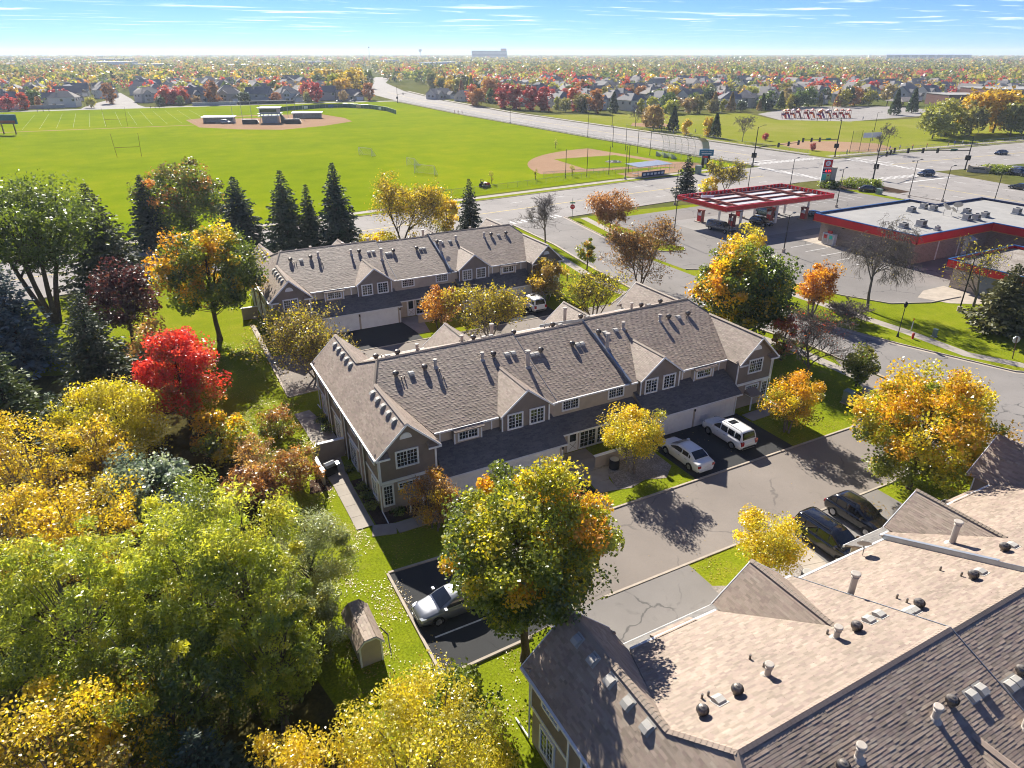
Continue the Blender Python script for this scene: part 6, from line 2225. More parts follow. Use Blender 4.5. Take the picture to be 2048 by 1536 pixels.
def lamp_post(x, y, h, rz, label, arm=1.8, heads=1, group='lot and street lamps', base=True):
    o = thing('lamp_post', label, 'lamp post', (x, y, 0), rz, group)
    if base:
        mm = MB(); mm.lathe([(0.3, 0), (0.3, 0.6), (0.26, 0.62)], n=12); mm.build('footing', 'concrete', o)
    mm = MB(); mm.tube((0, 0, 0.0), (0, 0, h), 0.10, 0.06, 8); mm.build('pole', 'dark_metal', o)
    for k in range(heads):
        s = 1 if k == 0 else -1
        mm = MB(); mm.tube((0, 0, h - 0.08), (s * arm, 0, h + 0.05), 0.035, 0.03, 6); mm.build('arm', 'dark_metal', o)
        mm = MB(); mm.prism([(s * arm, -0.18, h - 0.02), (s * (arm + 0.75), -0.18, h - 0.02), (s * (arm + 0.75), 0.18, h - 0.02), (s * arm, 0.18, h - 0.02)], (0, 0, 0.14)); mm.build('lamp_head', 'dark_metal', o)
    return o


for x, y, h, rz, lab, hd in ((82.1, 93.1, 6.8, 0.2, 'lot lamp on the grass island left of the pickup', 1), (92.7, 77.8, 6.2, 0.4, 'lot lamp between the orange maple and the store', 1), (90.2, 46.6, 7.0, 0.2, 'dark lot lamp beside the bare tree on the slope', 1),
                             (131.8, 98.9, 8.0, 0.4, 'lot lamp right of the gas canopy', 2), (156.2, 98.8, 8.2, 0.2, 'double-headed lot lamp by the verge of the big road', 2), (158.0, 92.0, 7.6, 0.2, 'slim pole right of the double-headed lot lamp', 1),
                             (156.0, 80.2, 7.8, 0.2, 'lot lamp near the dark car at the right edge', 1), (103.0, 117.5, 7.4, 0.3, 'street lamp by the walk left of the gas canopy', 1), (126.0, 119.0, 7.0, 0.3, 'street lamp behind the middle of the gas canopy', 1),
                             (141.0, 119.8, 7.0, 0.3, 'street lamp behind the right of the gas canopy', 1), (113.6, 150.0, 8.4, 0.6, 'tall street lamp beside the ball diamond fence', 1), (161.2, 305, 9.5, 0.2, 'lamp post at the field side of the main road', 1),
                             (160.4, 238, 9.5, 0.2, 'second lamp post along the field fence', 1), (195, 270, 10, 3.2, 'lamp post by the small tennis fence east of the main road', 1), (250, 178, 10, 0, 'park lamp beyond the ball diamond', 1), (330, 262, 10, 0, 'lamp on the play court', 1), (86.5, 84.5, 6.0, 0.0, 'short lamp at the gas lot entrance', 1)):
    lamp_post(x, y, h, rz, lab, heads=hd)
LL = thing('lantern_post', 'black lantern post on the strip beside the side street', 'lamp post', (75.0, 44.6, 0))
mm = MB(); mm.lathe([(0.16, 0), (0.10, 0.4), (0.05, 0.6), (0.045, 3.6), (0.08, 3.65)], n=10); mm.build('pole', 'dark_metal', LL)
mm = MB(); mm.lathe([(0.12, 3.65), (0.2, 3.9), (0.2, 4.1), (0.22, 4.12), (0.04, 4.35)], n=10); mm.build('lantern', 'dark_metal', LL)


def signal(x, y, h, rz, arm, n, label, sign=True):
    """pole with a mast arm pointing along local +X"""
    o = thing('traffic_signal', label, 'traffic light', (x, y, 0), rz, 'signals at the crossing')
    mm = MB(); mm.tube((0, 0, 0), (0, 0, h), 0.20, 0.10, 10); mm.lathe([(0.3, 0), (0.3, 0.3), (0.2, 0.4)], n=10); mm.build('pole', 'dark_metal', o)
    mm = MB(); mm.tube((0, 0, 5.3), (arm, 0, 6.0), 0.12, 0.06, 8); mm.build('mast_arm', 'dark_metal', o)
    for k in range(n):
        xx = arm * (0.52 + 0.46 * k / max(1, n - 1)); zz = 5.3 + 0.7 * xx / arm
        mm = MB(); mm.box(xx - 0.25, xx + 0.25, -0.2, 0.2, zz - 0.7, zz + 0.6); s_ = mm.build('signal_head', 'dark_metal', o)
    mm = MB(); mm.box(-0.75, -0.25, -0.25, 0.25, 2.6, 3.9); mm.build('side_signal', 'dark_metal', o)
    mm = MB(); mm.box(-0.25, 0.25, -0.75, -0.3, 2.6, 3.9); mm.build('side_signal', 'dark_metal', o)
    if sign:
        mm = MB(); mm.box(arm * 0.2, arm * 0.2 + 2.4, -0.16, -0.12, 5.25, 5.85); mm.build('street_name_sign', 'green_sign', o)
    mm = MB(); mm.tube((0, 0, h - 0.2), (2.2, 0, h + 0.4), 0.05, 0.04, 6); mm.box(2.1, 2.9, -0.15, 0.15, h + 0.34, h + 0.46); mm.build('lamp_arm', 'dark_metal', o)
    return o


signal(159.8, 150.4, 11.0, R(-3), 17, 3, 'traffic signal at the field corner of the crossing', False)
signal(199.5, 154.0, 11.0, R(182), 17, 3, 'traffic signal at the park corner of the crossing')
signal(171.5, 119.4, 9.6, R(20), 15, 3, 'traffic signal beside the hedge at the gas station corner', False)
signal(208.8, 117.6, 9.0, R(168), 22, 3, 'traffic signal beside the stone entrance sign')

SG = thing('stop_sign', 'red stop sign with green street plates at the side street corner', 'sign', (75.6, 116.4, 0), R(-30))
mm = MB(); mm.tube((0, 0, 0), (0, 0, 4.1), 0.06, 0.05, 8); mm.build('post', 'galvanised', SG)
mm = MB(); mm.prism([(0.5 * math.cos(R(22.5 + 45 * k)), -0.09, 2.35 + 0.5 * math.sin(R(22.5 + 45 * k))) for k in range(8)], (0, 0.03, 0)); pl_ = mm.build('plate', 'red_paint', SG)
lettering('STOP', 0.30, 'white_metal', pl_, (0, -0.10, 2.35), depth=0.004)
mm = MB(); mm.box(-0.5, 0.5, -0.08, -0.06, 3.0, 3.25); mm.build('street_name_sign', 'green_sign', SG)
mm = MB(); mm.box(-0.02, 0.0, -0.5, 0.5, 3.3, 3.55); mm.build('street_name_sign', 'green_sign', SG)
SG = thing('stop_sign', 'grey back of a stop sign at the right edge beside the slope', 'sign', (80.2, 34.6, 0), R(150))
mm = MB(); mm.tube((0, 0, 0), (0.25, 0, 2.5), 0.05, 0.05, 8); mm.build('post', 'wood_brown', SG)
mm = MB(); mm.prism([(0.22 + 0.42 * math.cos(R(22.5 + 45 * k)), -0.09, 2.2 + 0.42 * math.sin(R(22.5 + 45 * k))) for k in range(8)], (0, 0.03, 0)); mm.build('plate', 'galvanised', SG)
RS = thing('entry_sign', 'small red sign at the gas lot entrance', 'sign', (82.4, 79.6, 0), R(-28))
mm = MB(); mm.box(-0.35, 0.35, -0.05, 0.05, 0.5, 1.6); mm.build('panel', 'red_paint', RS)
mm = MB(); mm.box(-0.3, -0.22, -0.04, 0.04, 0, 0.5).box(0.22, 0.3, -0.04, 0.04, 0, 0.5); mm.build('leg', 'dark_metal', RS)
HY = thing('fire_hydrant', 'red fire hydrant by the sidewalk near the lantern post', 'hydrant', (76.0, 43.4, 0))
mm = MB(); mm.lathe([(0.16, 0), (0.12, 0.05), (0.12, 0.5), (0.16, 0.52), (0.13, 0.65), (0.04, 0.75)], n=12); mm.build('barrel', 'red_paint', HY)
mm = MB(); mm.tube((-0.22, 0, 0.42), (0.22, 0, 0.42), 0.06, 0.06, 8); mm.build('nozzle', 'red_paint', HY)
MK = thing('cable_marker', 'white and orange cable marker post on the slope', 'marker post', (78.4, 45.2, 0))
mm = MB(); mm.tube((0, 0, 0), (0, 0, 1.5), 0.05, 0.05, 8); mm.build('post', 'white_metal', MK)
mm = MB(); mm.tube((0, 0, 1.2), (0, 0, 1.52), 0.056, 0.056, 8); mm.build('band', 'orange_paint', MK)


def cabinet(x, y, w, h, mat, label, rz=0):
    o = thing('utility_box', label, 'utility box', (x, y, 0), rz)
    mm = MB(); mm.box(-w / 2 - 0.1, w / 2 + 0.1, -w / 2 - 0.1, w / 2 + 0.1, 0, 0.08); mm.build('pad', 'concrete', o)
    mm = MB(); mm.box(-w / 2, w / 2, -w / 2, w / 2, 0.08, h); mm.build('housing', mat, o)
    mm = MB(); mm.prism([(-w / 2 - 0.03, -w / 2 - 0.03, h), (w / 2 + 0.03, -w / 2 - 0.03, h), (w / 2 + 0.03, w / 2 + 0.03, h + 0.06), (-w / 2 - 0.03, w / 2 + 0.03, h + 0.06)], (0, 0, 0.04)); mm.build('lid', mat, o)


cabinet(55.3, 36.0, 0.8, 1.2, 'box_green', 'taller grey-green utility box on shaded grass right of the middle row', 0.2)
cabinet(56.5, 35.6, 0.7, 0.7, 'vent_metal', 'low dark utility box between two taller boxes', 0.1)
cabinet(57.5, 35.8, 0.5, 1.15, 'vent_grey', 'slim pale utility pedestal nearest the side street', 0.1)
cabinet(78.8, 42.6, 0.4, 0.9, 'box_green', 'small green pedestal on the slope beside the hydrant', 0.1)
cabinet(136.6, 147.8, 1.3, 2.2, 'box_green', 'grey-green portable toilet below the blue school sign', 0.3)
cabinet(153.6, 104.6, 1.0, 1.2, 'box_green', 'utility box on the verge by the big road')

# stone entrance sign
MS = thing('entrance_sign', 'tan stone entrance sign in front of a hedge beyond the crossing', 'sign', (207.2, 113.0, 0), R(-58))
mm = MB(); mm.box(-2.2, 2.2, -0.3, 0.3, 0, 1.6); mm.build('panel', 'stone_tan', MS)
mm = MB(); mm.box(-2.7, -2.2, -0.4, 0.4, 0, 2.0).box(2.2, 2.7, -0.4, 0.4, 0, 2.0); mm.build('pier', 'stone_tan', MS)
mm = MB(); mm.box(-1.4, 1.4, -0.33, -0.301, 0.9, 1.2); mm.build('name_band', 'dark_metal', MS)
# school sign
SS = thing('school_sign', 'blue sign board with white lettering on two dark posts by the crossing', 'sign', (146.4, 155.8, 0), R(-32))
mm = MB(); mm.box(-1.1, -0.4, -0.3, 0.3, 0, 3.4).box(0.4, 1.1, -0.3, 0.3, 0, 3.4); mm.build('leg', 'dark_metal', SS)
mm = MB(); mm.box(-2.0, 2.0, -0.25, 0.25, 3.3, 5.0); mm.build('board', 'teal_sign', SS)
lettering('CHAMPLIN PARK', 0.42, 'white_metal', SS, (0, -0.27, 4.45))
mm = MB(); mm.box(-1.4, 1.4, -0.275, -0.251, 3.75, 3.95); mm.build('white_line', 'white_metal', SS)
mm = MB(); mm.box(-0.9, 0.5, -0.34, -0.31, 2.75, 3.25); mm.build('red_panel', 'red_paint', SS)

# vehicles on the roads
car('sedan', 'paint_black', 154.8, 108.2, -38, 'black sedan parked in front of the hedge by the price sign', 'car', name='parked_car')
car('crossover', 'paint_navy', 188.8, 116.2, 168, 'dark car crossing the intersection', 'car', name='moving_car', group='cars on the roads')
car('sedan', 'paint_navy', 251.8, 131.8, 176, 'dark car farther along the road at the right', 'car', name='moving_car', group='cars on the roads')
car('sedan', 'paint_black', 189.6, 92.6, 90, 'dark car at the right edge on the big road', 'car', name='moving_car', group='cars on the roads')
car('van', 'paint_navy', 211.8, 104.8, -100, 'blue-grey van beside the entrance sign hedge', 'van', name='parked_van')
car('suv', 'paint_silver', 215.5, 106.5, -100, 'silver vehicle behind the blue-grey van', 'suv', name='parked_suv')
# ================================================================== sports field and park
def fence(pts, h, label, gap=3.0, mat='chain_link', name='chain_link_fence', post_r=0.035, rail=True, postmat='galvanised', cat='fence'):
    o = thing(name, label, cat, (pts[0][0], pts[0][1], 0))
    ox, oy = pts[0]
    pm = MB().tube((0, 0, 0), (0, 0, h + 0.05), post_r, post_r, 6).mesh('post', postmat)
    fab, rl = MB(), MB()
    for (x0, y0), (x1, y1) in zip(pts[:-1], pts[1:]):
        a, b = Vector((x0 - ox, y0 - oy, 0)), Vector((x1 - ox, y1 - oy, 0))
        L = (b - a).length
        n = max(1, int(round(L / gap)))
        for k in range(n + (1 if (x1, y1) == tuple(pts[-1]) else 0)):
            p = a + (b - a) * (k / n)
            place('post', pm, o, (p.x, p.y, 0))
        fab.poly([a, b, b + Vector((0, 0, h)), a + Vector((0, 0, h))])
        rl.tube(a + Vector((0, 0, h)), b + Vector((0, 0, h)), 0.03, 0.03, 5)
    fab.build('mesh_panel', mat, o)
    if rail:
        rl.build('top_rail', postmat, o)
    return o


fence([(58, 150.5), (80, 152.6), (110, 157.4), (134, 158.6), (150, 157)], 1.3, 'low chain-link fence between near ball diamond and the cross road')
fence([(159.3, 156), (160.2, 230), (161, 320), (165.6, 430), (169.5, 485)], 1.3, 'long chain-link fence along the field side of the main road', 4.0)
fence([(196.5, 162), (197, 230), (197, 262)], 1.3, 'chain-link fence along the park side of the main road', 4.0)
fence([(201, 153.4), (240, 152.2), (262, 151.4)], 1.4, 'chain-link fence behind the park ball diamond at the crossing', 3.5)
fence([(268, 152), (300, 151), (360, 148)], 1.4, 'chain-link fence before the willows in the park', 4.0)
fence([(96, 162.5), (121, 161.5), (131, 160.4)], 1.4, 'inner chain-link fence along the near foul line', 3.2)


def pole(x, y, h, label, group, r=0.09, mat='dark_metal'):
    o = thing('net_pole', label, 'pole', (x, y, 0), 0, group)
    mm = MB(); mm.tube((0, 0, 0), (0, 0, h), r, r * 0.8, 8); mm.build('shaft', mat, o)
    mm = MB(); mm.lathe([(r * 2, 0), (r * 2, 0.12), (r, 0.16)], n=8); mm.build('foot', 'concrete', o)


for i, (x, y) in enumerate([(100.3, 158.4), (106.7, 157.9), (113.9, 157.9), (120.6, 158.1)]):
    pole(x, y, 7.4, ('first', 'second', 'third', 'fourth')[i] + ' tall dark pole from the left along the near foul line', 'net poles by the near diamond')
for i, (x, y) in enumerate([(149.3, 205.7), (148.6, 197.2), (148.2, 190.1), (147.9, 183.2)]):
    pole(x, y, 7.4, ('first', 'second', 'third', 'fourth')[i] + ' tall dark pole from the left along the far foul line', 'net poles by the near diamond')

DG = thing('dugout', 'open dugout with flat pale metal roof beside the near diamond', 'dugout', (119.0, 150.8, 0), R(4))
mm = MB(); mm.prism([(-1.6, -1.0, 2.75), (10.6, -1.0, 2.75), (10.6, 4.6, 3.0), (-1.6, 4.6, 3.0)], (0, 0, 0.12)); mm.build('roof', 'galvanised', DG)
for x in (-1.0, 3.0, 6.8, 10.0):
    for y in (-0.6, 4.2):
        mm = MB(); mm.tube((x, y, 0), (x, y, 2.8), 0.05, 0.05, 6); mm.build('post', 'galvanised', DG)
mm = MB(); mm.box(0, 8.2, -0.75, -0.7, 0.15, 1.35); bn = mm.build('banner', 'blue_dark', DG)
for k in range(6):
    mm = MB(); mm.box(0.5 + k * 1.3, 1.35 + k * 1.3, -0.775, -0.751, 0.45, 1.0); mm.build('banner_mark', 'white_metal', bn)
mm = MB(); mm.box(0, 9, 3.0, 3.4, 0.42, 0.48); mm.build('bench', 'galvanised', DG)

BS = thing('backstop', 'tall curved chain-link backstop behind home plate of the near diamond', 'backstop', (150.8, 168.5, 0))
prof = [(0, 0), (0, 4.5), (-0.6, 6.2), (-2.2, 7.4)]
for k in range(7):
    y = -6 + k * 3.0
    mm = MB(); mm.path([(0, y, 0), (0, y, 4.5), (-0.6, y, 6.2), (-2.2, y, 7.4)], 0.05, 6); mm.build('rib', 'galvanised', BS)
mm = MB(); mm.grid([[(px, -6, pz) for px, pz in prof], [(px, 12, pz) for px, pz in prof]]); mm.build('mesh_panel', 'chain_link', BS)
mm = MB()
for pz, px in ((4.5, 0), (6.2, -0.6), (7.4, -2.2), (2.2, 0)):
    mm.tube((px, -6, pz), (px, 12, pz), 0.03, 0.03, 6)
mm.build('cross_rail', 'dark_metal', BS)
mm = MB(); mm.grid([[(px * 1.0 + 0.02, -6.2, pz) for px, pz in [(0, 0)] + prof[1:]], [(px + 1.6, -7.4, pz) for px, pz in [(0, 0)] + prof[1:]]]); mm.build('wing', 'galvanised', BS)

BL = thing('bleachers', 'small grey bleachers inside the backstop of the near diamond', 'bleachers', (151.5, 178, 0), R(90))
for k in range(4):
    mm = MB(); mm.box(-4, 4, k * 0.6, k * 0.6 + 0.3, 0.35 + k * 0.35, 0.40 + k * 0.35); mm.build('bench', 'galvanised', BL)
for x in (-3.8, 0, 3.8):
    mm = MB(); mm.prism([(x, 0, 0), (x, 2.2, 0), (x, 2.2, 1.5), (x, 0.2, 0.4)], (0.06, 0, 0)); mm.build('frame', 'galvanised', BL)

TP = thing('mound_tarp', 'dark tarp weighed down on the pitching mound', 'tarp', (mound.x, mound.y, 0.05))
mm = MB()
rows = []
for r_, z_ in ((0.05, 0.32), (0.9, 0.28), (1.8, 0.12), (2.5, 0.0)):
    rows.append([(r_ * math.cos(a) * (1 + 0.1 * math.sin(3 * a)), r_ * math.sin(a), z_ + 0.03 * math.sin(5 * a)) for a in [2 * math.pi * k / 18 for k in range(19)]])
mm.grid(rows); mm.build('sheet', 'plastic_black', TP)
for k in range(5):
    mm = MB(); mm.lathe([(0.3, 0), (0.32, 0.1), (0.2, 0.2), (0.05, 0.22)], 1.6 * math.cos(k * 1.25), 1.6 * math.sin(k * 1.25), 10); mm.build('sandbag', 'white_metal', TP)

MO = thing('riding_mower', 'dark red riding mower on the grass inside the near fence', 'mower', (75.6, 156.6, 0), R(20))
mm = MB(); mm.box(-0.9, 0.9, -0.75, 0.75, 0.2, 0.45); mm.build('deck', 'dark_metal', MO)
mm = MB(); mm.prism([(0.1, -0.5, 0.45), (1.5, -0.45, 0.45), (1.5, -0.45, 1.0), (0.4, -0.5, 1.25), (0.1, -0.5, 1.1)], (0, 0.95, 0)); mm.build('hood', 'red_paint', MO)
mm = MB(); mm.box(-0.9, -0.2, -0.4, 0.4, 0.8, 0.95).box(-1.0, -0.85, -0.4, 0.4, 0.9, 1.5); mm.build('seat', 'plastic_black', MO)
for x, y, r_ in ((-0.7, -0.75, 0.5), (-0.7, 0.75, 0.5), (1.1, -0.65, 0.32), (1.1, 0.65, 0.32)):
    mm = MB(); mm.tube((x, y - 0.15, r_), (x, y + 0.15, r_), r_, r_, 14); mm.build('wheel', 'rubber', MO)
mm = MB(); mm.path([(-0.95, -0.45, 1.0), (-0.95, -0.45, 2.0), (-0.95, 0.45, 2.0), (-0.95, 0.45, 1.0)], 0.05, 6); mm.build('roll_bar', 'dark_metal', MO)


def soccer_goal(x, y, rz, w, h, d, label):
    o = thing('soccer_goal', label, 'goal', (x, y, 0), rz, 'practice goals on the field')
    mm = MB(); mm.path([(-w / 2, 0, 0), (-w / 2, 0, h), (w / 2, 0, h), (w / 2, 0, 0)], 0.07, 6); mm.path([(-w / 2, 0, h), (-w / 2, d, 0), (w / 2, d, 0), (w / 2, 0, h)], 0.04, 6); mm.build('frame', 'white_metal', o)
    mm = MB(); mm.poly([(-w / 2, 0, h), (w / 2, 0, h), (w / 2, d, 0), (-w / 2, d, 0)]); mm.poly([(-w / 2, 0, 0), (-w / 2, 0, h), (-w / 2, d, 0)]); mm.poly([(w / 2, 0, 0), (w / 2, 0, h), (w / 2, d, 0)]); mm.build('net', 'net', o)


soccer_goal(66.8, 227, R(-65), 6.0, 2.4, 1.8, 'wide white soccer goal in the middle of the field')
soccer_goal(72.0, 199, R(-70), 3.6, 2.2, 2.2, 'smaller soccer goal toward the near diamond')
soccer_goal(70.0, 183, R(-60), 7.0, 2.4, 1.4, 'thin sagging goal frame nearest the cross road')


def goal_posts(x, y, rz, w, h, label):
    o = thing('goal_posts', label, 'goal posts', (x, y, 0), rz, 'football goal posts')
    for s in (-1, 1):
        mm = MB(); mm.tube((s * w / 2, 0, 0), (s * w / 2 + s * 0.4, 0, h), 0.055, 0.04, 8); mm.build('upright', 'wood_brown', o)
    mm = MB(); mm.tube((-w / 2, 0, 3.0), (w / 2, 0, 3.0), 0.06, 0.06, 6); mm.build('crossbar', 'wood_brown', o)


goal_posts(-0.9, 259.5, R(-8), 7.0, 7.2, 'nearer pair of thin football goal posts')
goal_posts(-3.4, 376.5, R(-8), 8.6, 8.0, 'farther pair of football goal posts at the dirt path')

SB = thing('scoreboard', 'blue and maroon scoreboard on posts at the left edge of the field', 'scoreboard', (-42.4, 358.5, 0), R(-32))
for x in (-2.6, 2.6):
    mm = MB(); mm.box(x - 0.2, x + 0.2, -0.15, 0.15, 0, 4.2); mm.build('post', 'wood_brown', SB)
mm = MB(); mm.box(-4.4, 4.4, -0.35, 0.35, 4.0, 7.6); mm.build('board', 'teal_sign', SB)
mm = MB(); mm.box(-4.1, 3.9, -0.40, -0.351, 4.2, 5.3); mm.build('display', 'rust_steel', SB)

# far diamond structures
def shed_dugout(x, y, rz, label):
    o = thing('dugout', label, 'dugout', (x, y, 0), rz, 'dugouts of the far diamond')
    mm = MB(); mm.box(-7, 7, 1.6, 2.0, 0, 2.4).box(-7, -6.6, -1.6, 1.6, 0, 2.4).box(6.6, 7, -1.6, 1.6, 0, 2.4); mm.build('wall', 'vent_grey', o)
    mm = MB(); mm.prism([(-7.6, -2.4, 2.5), (7.6, -2.4, 2.5), (7.6, 2.4, 2.8), (-7.6, 2.4, 2.8)], (0, 0, 0.25)); mm.build('roof', 'white_metal', o)
    mm = MB(); mm.box(-6, 6, 0.8, 1.2, 0.4, 0.5); mm.build('bench', 'galvanised', o)


shed_dugout(40.0, 372.5, R(-24), 'left white-roofed dugout of the far diamond')
shed_dugout(83.0, 378.5, R(-20), 'right white-roofed dugout of the far diamond')
PB = thing('press_box', 'grey stacked press box and stairs behind home of the far diamond', 'building', (62, 362, 0), R(-24))
mm = MB(); mm.box(-3.5, 3.5, -2.5, 2.5, 0, 3.0); mm.build('base', 'vent_grey', PB)
mm = MB(); mm.box(-4.2, 4.2, -3, 3, 4.2, 6.6); mm.build('booth', 'vent_grey', PB)
mm = MB(); mm.box(-3.8, 3.8, -3.06, -3.0, 5.0, 6.2); mm.build('window', 'window_glass', PB)
for z in (3.0, 4.0, 6.6):
    mm = MB(); mm.box(-5, 5, -3.6, 3.6, z, z + 0.2); mm.build('deck', 'galvanised', PB)
for x in (-3.9, 0, 3.9):
    for y in (-2.7, 2.7):
        mm = MB(); mm.box(x - 0.15, x + 0.15, y - 0.15, y + 0.15, 3.0, 4.2); mm.build('post', 'dark_metal', PB)
mm = MB(); mm.prism([(5, -2, 0), (9, -2, 0), (5, -2, 4)], (0, 1.4, 0)); mm.build('stair', 'dark_metal', PB)
for s in (-1, 1):
    o = thing('bleachers', ('left' if s < 0 else 'right') + ' bleachers flanking the far press box', 'bleachers', (62 + s * 9, 358 - s * 4, 0), R(-24), 'bleachers of the far diamond')
    for k in range(5):
        mm = MB(); mm.box(-3.6, 3.6, -k * 0.7, -k * 0.7 + 0.4, 0.4 + k * 0.4, 0.5 + k * 0.4); mm.build('bench', 'galvanised', o)
    mm = MB(); mm.prism([(-3.4, 0.3, 0), (-3.4, -3.2, 0), (-3.4, -3.2, 2.0)], (6.8, 0, 0)); mm.build('frame', 'dark_metal', o)
for i, (x, y) in enumerate([(50, 368), (54, 366), (57.5, 364), (70, 361), (74, 362.5), (78, 364), (46, 370)]):
    pole(x, y, 9.0, 'tall thin backstop pole of the far diamond', 'backstop poles of the far diamond', 0.10, 'galvanised')
fb_pts = [(66, 419), (85, 437), (106, 447), (120, 446), (131, 430), (134, 405), (131, 380)]
o = fence(fb_pts, 2.2, 'curved dark outfield fence with banners of the far diamond', 4.0, 'green_paint', 'banner_fence', 0.05)
o_b = [(96, 440), (112, 444), (126, 433), (132.6, 412)]
for k, (x, y) in enumerate(o_b):
    mm = MB(); mm.box(-1.6, 1.6, -0.35, -0.3, 0.5, 1.8); mm.build('banner', ('white_metal', 'blue_paint', 'stone_tan', 'white_metal')[k], o, loc=(x - 66, y - 419, 0), rz=(0.6, 0.0, -0.9, -1.4)[k])
car('suv', 'paint_silver', 42.2, 366.2, R(-24) * 57.3, 'pale car parked before the left far dugout', 'suv', name='parked_suv')
car('crossover', 'paint_navy', 140, 494.5, 175, 'dark car on the street behind the far diamond', 'car', name='moving_car', group='cars on the street behind the field')
car('crossover', 'paint_black', 131, 495.6, 175, 'second dark car on the street behind the far diamond', 'car', name='moving_car', group='cars on the street behind the field')
for k, x in enumerate((176, 179, 185)):
    car('suv', 'paint_black', x, 606 + k * 3, 75, 'dark vehicle far up the main road at the junction', 'suv', name='moving_car', group='vehicles far up the main road')
signal(169, 596, 10, R(0), 12, 2, 'far traffic signal up the main road at its left kerb', False)
signal(163.5, 470, 10, R(0), 8, 1, 'traffic signal beside the outfield end of the far diamond', False)
# boundary walls of the house rows
for pts, lab in (([(40, 489.4), (66, 487.2)], 'pale masonry wall behind the far press box'), ([(66.5, 487), (102, 484)], 'dark low fence right of the pale masonry wall'), ([(-75, 508), (-30, 505)], 'pale garden wall at the upper left')):
    o = thing('boundary_wall', lab, 'wall', (pts[0][0], pts[0][1] + 14, 0))
    a, b = Vector((0, 0)), Vector((pts[1][0] - pts[0][0], pts[1][1] - pts[0][1]))
    t = (b - a).normalized(); q = Vector((-t.y, t.x)) * 0.2
    mm = MB(); mm.prism([(*(a - q), 0), (*(b - q), 0), (*(b + q), 0), (*(a + q), 0)], (0, 0, 1.9)); mm.build('panel', 'dark_metal' if 'dark' in lab else 'vent_grey', o)
    mm = MB(); mm.prism([(*(a - q * 1.3), 1.9), (*(b - q * 1.3), 1.9), (*(b + q * 1.3), 1.9), (*(a + q * 1.3), 1.9)], (0, 0, 0.15)); mm.build('cap', 'vent_grey', o)

# playground
PG = thing('play_structure', 'colourful climbing structure with slides on the play court', 'playground', (312, 256, 0.02), R(-28))
prng = random.Random(9)
cols = ['red_paint', 'orange_paint', 'red_paint', 'purple_paint', 'orange_paint', 'rust_steel']
for k in range(12):
    x, y = -17 + k * 3.0 + prng.uniform(-1, 1), prng.uniform(-4, 4)
    z = prng.choice([1.4, 1.8, 2.2])
    mm = MB(); mm.box(x - 1.1, x + 1.1, y - 1.1, y + 1.1, z, z + 0.15); mm.build('platform', 'rust_steel', PG)
    for sx in (-1, 1):
        for sy in (-1, 1):
            mm = MB(); mm.tube((x + sx, y + sy, 0), (x + sx, y + sy, 4.0), 0.09, 0.09, 6); mm.build('post', cols[k % 6] if k % 2 else 'purple_paint', PG)
    mm = MB(); mm.prism([(x - 1.0, y - 1.0, 3.5), (x + 1.0, y - 1.0, 3.5), (x, y - 1.0, 4.3)], (0, 2.0, 0)); mm.build('canopy', cols[(k + 1) % 6], PG)
    mm = MB(); mm.prism([(x - 0.4, y - 1.1, z + 0.1), (x + 0.4, y - 1.1, z + 0.1), (x + 0.4, y - 1.1 - z * 1.5, 0.2), (x - 0.4, y - 1.1 - z * 1.5, 0.2)], (0, 0.1, 0.35)); mm.build('slide', cols[(k + 2) % 6], PG)
    mm = MB(); mm.box(x - 1.1, x + 1.1, y + 1.08, y + 1.15, z + 0.15, z + 1.0); mm.build('panel', cols[(k + 3) % 6], PG)

# school gym at the right
GY = thing('school_building', 'long dark brick school building behind the golden trees at the right', 'building', (458, 282, 0), R(-28))
mm = MB(); mm.box(0, 26, -4, 22, 0, 6.4); mm.build('low_wing', 'brick_school', GY)
mm = MB(); mm.box(26, 95, -8, 30, 0, 9.6); mm.build('hall', 'brick_school', GY)
mm = MB(); mm.box(-0.3, 26, -4.3, 22.3, 6.4, 6.7).box(25.7, 95.3, -8.3, 30.3, 9.6, 10.0); mm.build('roof', 'membrane', GY)
for k in range(4):
    mm = MB(); mm.box(3 + k * 5.5, 6 + k * 5.5, -4.08, -4.0, 1.6, 3.6); mm.build('window', 'window_glass', GY)
SHL = thing('park_shelter', 'low hipped park shelter between the trees left of the school', 'shelter', (432, 292, 0))
mm = MB(); mm.prism([(-9, -6, 3), (9, -6, 3), (9, 6, 3), (-9, 6, 3)], (0, 0, 0.2)); mm.grid([[(-9.4, -6.4, 3.2), (9.4, -6.4, 3.2)], [(-4, 0, 5.4), (4, 0, 5.4)], [(-9.4, 6.4, 3.2), (9.4, 6.4, 3.2)]]); mm.poly([(-9.4, -6.4, 3.2), (-4, 0, 5.4), (-9.4, 6.4, 3.2)]); mm.poly([(9.4, -6.4, 3.2), (4, 0, 5.4), (9.4, 6.4, 3.2)]); mm.build('roof', 'shingle_far', SHL)
for sx in (-8, 0, 8):
    for sy in (-5, 5):
        mm = MB(); mm.box(sx - 0.2, sx + 0.2, sy - 0.2, sy + 0.2, 0, 3); mm.build('post', 'wood_brown', SHL)
# park backstop with banners
o = thing('backstop', 'chain-link backstop with white banners at the park diamond', 'backstop', (219, 156.5, 0), R(-8))
for k in range(5):
    mm = MB(); mm.tube((-8 + k * 4, 0, 0), (-8 + k * 4, 0, 7), 0.08, 0.07, 6); mm.build('post', 'dark_metal', o)
mm = MB(); mm.poly([(-8, 0, 0), (8, 0, 0), (8, 0, 7), (-8, 0, 7)]); mm.build('mesh_panel', 'chain_link', o)
mm = MB(); mm.box(-3.6, 0.1, -0.12, -0.06, 4.6, 6.2).box(0.3, 4.2, -0.12, -0.06, 4.6, 6.2); mm.build('banner', 'white_metal', o)

